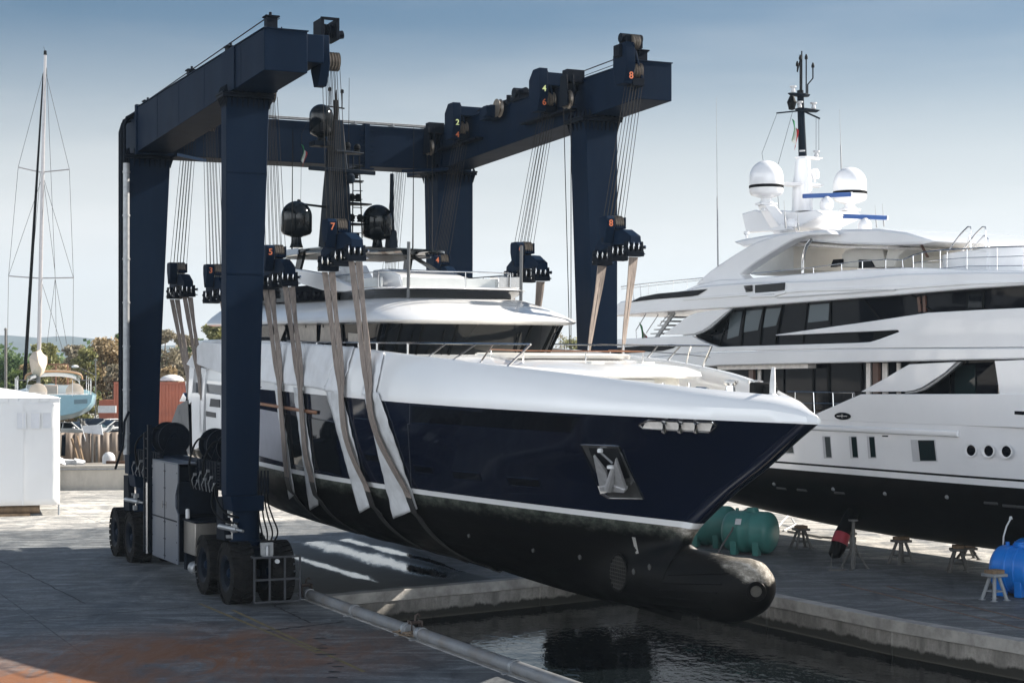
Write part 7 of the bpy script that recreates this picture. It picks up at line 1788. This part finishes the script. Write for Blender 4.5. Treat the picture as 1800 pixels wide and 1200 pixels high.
for j in range(4):
    rows.append([V((1.85*math.cos(math.pi*k/16), 5.6+.5*j, zd+.5+(1.25-.12*j)*math.sin(math.pi*k/16)**.45)) for k in range(17)])
m.grid(rows); m.build('spray_hood', M_screen, sail, solid=.03)
for px_ in (70, 133):
    x_ = (px_-98)/k_; m = MB(); m.lathe([(0,-.06),(.55,-.05),(.62,-.02),(.62,.02),(.55,.05),(0,.06)], 28, (x_, .9, sz_(689)), 'Y'); w_ = m.build('wheel_cover', M_beige, sail)
    m = MB(); m.tube([(x_-.6, .83, sz_(690)), (x_+.6, .83, sz_(690))], .02, 6); m.build('tie_cord', M_cover, w_)
    m = MB(); m.bb(x_-.25, x_+.25, 1.0, 1.5, zd, sz_(690)); m.build('helm_pedestal', M_white, sail, bevel=.04)
m = MB(); m.bb(-.6, .25, 2.5, 4, zd, zd+.75); m.build('cockpit_table', mat('tan_vinyl', (.36,.30,.26), .6), sail, bevel=.05)
m = MB()
for sx in (-1, 1):
    pts = [V((sx*2.45, 0.1, zd)), V((sx*2.5, 3, zd)), V((sx*2.7, 7, zd+.1)), V((sx*2.5, 12, zd+.3))]
    for h in (.5, 1.0): m.tube([p+V((0,0,h+.1)) for p in pts], .02, 6)
    for i in range(8): u = i/7*2.99; p = pts[int(u)].lerp(pts[int(u)+1], u-int(u)); m.tube([p, p+V((0,0,1.1))], .025, 6)
m.tube([(-2.45,.05,zd+1.1), (-1.2,.0,zd+1.1)], .025, 6); m.tube([(2.45,.05,zd+1.1), (1.2,.0,zd+1.1)], .025, 6); m.tube([(1.2,.0,zd+1.1), (1.2,0,zd)], .025, 6)
m.build('stern_rail', M_steel, sail)
M_mastg = mat('mast_alloy', (.38, .37, .38), .35, metal=.4, var=.08)
# mast raking slightly right at the top (the boat stands heeled on its cradle)
def smp(px, py): p = P(px, py, ds_+6); return sail.matrix_world.inverted() @ p
mb0, mt0 = smp(67, 690), smp(79.5, 97)
m = MB(); m.tube([mb0, mb0.lerp(mt0, .5), mt0], [.16, .14, .10], 10); mst = m.build('mast', M_mastg, sail)
f0, f1 = smp(43, 672), smp(76, 130)
m = MB(); m.tube([f0, f0.lerp(f1, .5), f1], [.14, .11, .05], 10); m.build('furled_jib', M_blackm, mst)
m = MB()
for (pa, pb) in (((32, 294), (71, 303)), ((71, 303), (122, 298)), ((15, 485), (68, 489)), ((68, 489), (130, 488))): m.tube([smp(*pa), smp(*pb)], .045, 6)
m.each('spreader', M_mastg, mst)
m = MB()
for ch in (((77, 125), (32, 294), (15, 485), (12, 680)), ((81, 130), (122, 298), (129, 488), (128, 640)), ((77, 304), (15, 485)), ((74, 304), (129, 488)), ((82, 120), (97, 488), (99, 600)), ((71, 305), (40, 660)), ((76, 310), (97, 480)), ((72, 492), (112, 620)), ((97, 490), (82, 610)), ((97, 490), (120, 620))):
    m.tube([smp(*p) for p in ch], .014, 4)
m.build('standing_rigging', M_rope, mst)
m = MB(); m.lathe([(0,0),(.12,0),(.1,.3),(0,.35)], 8, mt0); m.tube([mt0, mt0+V((-.1,0,.6))], .012, 4); m.build('mast_head', M_blackm, mst)
cen = smp(67, 636); m = MB()
rows = []
for j in range(9):
    a = math.pi*j/8; rows.append([cen+V((.62*math.sin(a)*math.cos(2*math.pi*k/14)*(1+.15*math.sin(k*2.3)), 2.6*math.cos(a)-2, .95*math.sin(a)*math.sin(2*math.pi*k/14)*(1+.1*math.cos(k*3+j))-.1)) for k in range(14)])
m.grid(rows, wrap=True); m.build('boom_sail_cover', M_beige, mst)
# cradle posts
m = MB()
for x in (-2, 2):
    for y in (3, 10): m.tube([(x*1.4, y, 1.2), (x, y, zb2-.2)], .1, 8)
m.each('cradle_prop', M_stand, sail)
# spare masts and poles against the trees
def pole(px, py0, py1, d, r, mt, label, name='mooring_pole'):
    a, c = P(px, py0, d), P(px, py1, d); m = MB(); m.tube([a, c], [r, r*.7], 8); m.lathe([(0,0),(r*1.1,0),(r*.6,.12),(0,.15)], 8, c); o = m.build(name, mt); tag(o, label, 'pole')
pole(10, 780, 580, 110, .11, M_stand, 'grey pole rising left of the sailing boat at the picture edge')
pole(9, 780, 630, 140, .07, M_cover, 'thin white post among the bushes at the left edge', 'white_post')
# street lamp with a white globe arm
a = P(168, 780, 140); e = empty('street_lamp', Matrix.Translation(a), 'street lamp with one curved arm in front of the autumn trees', 'street lamp')
hL = 6.9; m = MB(); m.tube([(0,0,0), (0,0,hL)], .05, 8); m.tube([(0,0,hL-1.4), (-.6,0,hL-1.1), (-1.3,0,hL-.75), (-1.55,0,hL-.72)], .035, 8); m.build('post', M_stand, e)
m = MB(); m.lathe([(0,-.12),(.25,-.08),(.30,0),(.2,.1),(0,.14)], 16, (-1.65, 0, hL-.68)); m.build('lamp_head', M_cover, e)
# rusty goal-like frame
a = P(80, 690, 132); m = MB(); z_ = a.z; m.tube([V((P(80, 640, 132)).xyz), P(119, 640, 132)], .05, 6); m.tube([P(119, 640, 132), P(119, 690, 132)], .05, 6); m.tube([P(98, 640, 132), P(98, 690, 132)], .05, 6); o = m.build('rusty_frame', mat('rust_paint', (.16,.07,.04), .7)); tag(o, 'rusty red pipe frame standing behind the sailing boat', 'frame')
a = P(214, 642, 142); pole(214, 760, 640, 142, .07, M_standl, 'grey lattice post just left of the rear left leg')

# ---------------------------------------------------------------- trees and hills
def leaf_mat(name, c0, c1):
    m, nt, b = nodes(name); oi = N(nt, 'ShaderNodeObjectInfo'); g = N(nt, 'ShaderNodeNewGeometry')
    r_ = ramp(nt, g.outputs['Random Per Island'], [(0, c0), (1, c1)])
    L(nt, r_.outputs[0], b.inputs['Base Color']); b.inputs['Roughness'].default_value = .6
    tr = N(nt, 'ShaderNodeBsdfTranslucent'); L(nt, r_.outputs[0], tr.inputs['Color']); ms_ = N(nt, 'ShaderNodeMixShader'); ms_.inputs[0].default_value = .35
    L(nt, b.outputs[0], ms_.inputs[1]); L(nt, tr.outputs[0], ms_.inputs[2]); L(nt, ms_.outputs[0], nt.nodes['Material Output'].inputs['Surface']); return m
M_lgreen = leaf_mat('dark_green_leaves', (.06, .10, .03), (.16, .21, .06))
M_lolive = leaf_mat('olive_leaves', (.13, .14, .06), (.30, .29, .11))
M_lautumn = leaf_mat('autumn_leaves', (.20, .15, .085), (.42, .32, .18))
M_lgrey = leaf_mat('grey_brown_leaves', (.16, .14, .10), (.34, .30, .21))
M_lpine = leaf_mat('pine_needles', (.04, .085, .03), (.11, .17, .06))
M_bark = mat('bark', (.09, .07, .055), .85, var=.3, vs=4)
def tree(px, pyt, d, wpx, mt, label, n=5200, seed=0, leaf=.26, base_z=2.2, low=.12, name='broadleaf_tree', flat=1.0):
    top = P(px, pyt, d); rnd = random.Random(seed); h = top.z-base_z; w_ = 1.25*wpx*d/FOC/2
    e = empty(name, Matrix.Translation((top.x, d, base_z)), label, 'tree', 'trees behind the yard')
    m = MB(); m.tube([(0,0,0), (.1,0,h*.3), (-.1,.1,h*.62), (.05,0,h*.9)], [.05*h*.35+.1, .14, .10, .03], 8)
    cl = []
    for k in range(22):
        a = rnd.uniform(0, 6.28); f = rnd.random()**.5; z = h*(low+(1-low)*rnd.random()); env = math.sin(math.pi*min(.97, max(.10, (z/h-low*.6)/(1-low*.6)*.82+.10)))**.6
        r_ = w_*(.30+.22*rnd.random()); c = V(((w_-r_)*env*f*math.cos(a), (w_-r_)*env*f*math.sin(a), min(z, h-r_*.75*flat))); cl.append((c, r_))
    cl.append((V((0, 0, h-w_*.33*flat)), w_*.33)); 
    for c, r_ in cl[::2]: m.tube([(0,0,max(.3, c.z*.45)), V((c.x*.5, c.y*.5, c.z*.8)), c], [.07, .05, .02], 5)
    m.build('trunk', M_bark, e)
    m = MB()
    for i in range(n):
        c, r_ = rnd.choice(cl); v = V((rnd.gauss(0,1), rnd.gauss(0,1), rnd.gauss(0,1))); v.normalize(); p = c+V((v.x, v.y, v.z*.8*flat))*r_*(rnd.random()**.45)*(1+.28*noise.noise(v*2.2+c))
        if p.z > h: p.z = h-rnd.random()*.3
        nrm = V((rnd.gauss(0,1), rnd.gauss(0,1), rnd.gauss(.4,1))).normalized(); u = nrm.orthogonal().normalized(); t_ = nrm.cross(u); s_ = leaf*rnd.uniform(.6, 1.4)
        m.add([p-u*s_*.5, p-t_*s_*.32+nrm*s_*.1, p+u*s_*.5, p+t_*s_*.32], [(0,1,2,3)])
    o = m.build('crown', mt, e, sharp=0); return e
specs = [(75, 603, 165, 62, M_lolive, 'round olive green tree just behind the sailing boat mast'), (22, 622, 200, 95, M_lpine, 'flat dark pine tree at the left edge under the hills'), (30, 650, 160, 60, M_lgreen, 'dark green bush at the left edge beside the grey pole'),
 (128, 606, 172, 60, M_lgrey, 'grey brown tree left of the street lamp arm'), (150, 612, 158, 52, M_lolive, 'olive tree directly behind the street lamp'), (187, 592, 160, 74, M_lautumn, 'tall tan autumn tree left of the rear left leg'), (212, 586, 190, 40, M_lgreen, 'dark tree top peeping out at the left side of the rear left leg'),
 (290, 578, 165, 66, M_lgrey, 'tall grey brown tree right of the rear left leg'), (318, 585, 180, 62, M_lgrey, 'grey brown tree behind the farthest left slings'), (345, 596, 185, 44, M_lgreen, 'dark green tree just left of the front left leg'), (376, 566, 175, 56, M_lolive, 'tall light olive tree behind the front left leg'), (300, 640, 157, 70, M_lautumn, 'low orange brown bush behind the red container'), (105, 640, 150, 60, M_lautumn, 'low russet bush behind the sailing boat stern'), (50, 640, 178, 50, M_lautumn, 'russet tree between the pine and the sailing boat mast'), (250, 590, 185, 60, M_lgrey, 'tree mostly hidden behind the rear left leg'), (200, 640, 156, 40, M_lgrey, 'low grey brown bush beside the red container corner')]
for i, (px, pyt, d, wpx, mt, lab) in enumerate(specs): tree(px, pyt, d, wpx, mt, lab, n=5200, seed=i+1, flat=.75 if mt is M_lpine else 1.0, name='pine_tree' if mt is M_lpine else 'broadleaf_tree', leaf=.34)
tree(1010, 590, 210, 60, M_lolive, 'small tree seen past the wheelhouse front', seed=40, n=1500, leaf=.35); tree(985, 583, 230, 40, M_lgrey, 'sparse tree top right at the wheelhouse windscreen', seed=41, n=1000, leaf=.35)
# far wood that reads as one mass
m = MB(); rnd = random.Random(77)
for i in range(9000):
    d = rnd.uniform(230, 330); px = rnd.uniform(-60, 480); base = P(px, 660, d); hh = 9+4*noise.noise(V((px*.03, d*.02, 0)))+2*noise.noise(V((px*.12, d*.1, 3)))
    p = V((base.x, d, 1+hh*rnd.random()**.5)); s_ = rnd.uniform(.5, 1.1); u = V((rnd.gauss(0,1), rnd.gauss(0,1), rnd.gauss(0,1))).normalized(); t_ = u.orthogonal().normalized()
    m.add([p-u*s_*.5, p-t_*s_*.4, p+u*s_*.5, p+t_*s_*.4], [(0,1,2,3)])
o = m.build('far_wood', M_lpine, sharp=0); tag(o, 'distant dark green wood below the hills at the left', 'wood', kind='stuff')
# hills
mh_ = mat('wooded_hill', (.02, .035, .035), .9, var=.35, vs=.006)
m = MB(); rows = []
xs_ = [-3200+60*i for i in range(120)]
for j in range(8):
    v = j/7; r = []
    for x in xs_:
        px = CX+x/3600*FOC
        hp = 605-18*noise.noise(V((px*.006, 3.1, 0)))-7*noise.noise(V((px*.022, 1.2, 0)))-3*noise.noise(V((px*.06, 7, 0)))-(13 if px < 90 else 13*math.exp(-(px-90)/140))+max(0, (px-420)*.06)
        top = EYE+(HY-hp)/FOC*3600; r.append(V((x, 3000+600*v+120*noise.noise(V((x*.002, v*2, 0))), max(-2, top*math.sin(v*math.pi/2)**.9))))
    rows.append(r)
m.grid(rows); o = m.build('hills', mh_, sharp=0); o['kind'] = 'structure'

# ---- sea haze over the coast
mhz = bpy.data.materials.new('sea_haze'); mhz.use_nodes = True; nt = mhz.node_tree; nt.nodes.remove(nt.nodes['Principled BSDF'])
pv = N(nt, 'ShaderNodeVolumePrincipled'); pv.inputs['Color'].default_value = (.68, .84, 1.0, 1); pv.inputs['Density'].default_value = .00013; pv.inputs['Anisotropy'].default_value = .2
L(nt, pv.outputs[0], nt.nodes['Material Output'].inputs['Volume'])
m = MB(); m.bb(-4200, 4200, -400, 4200, -5, 260); o = m.build('haze', mhz, sharp=0); o['kind'] = 'stuff'
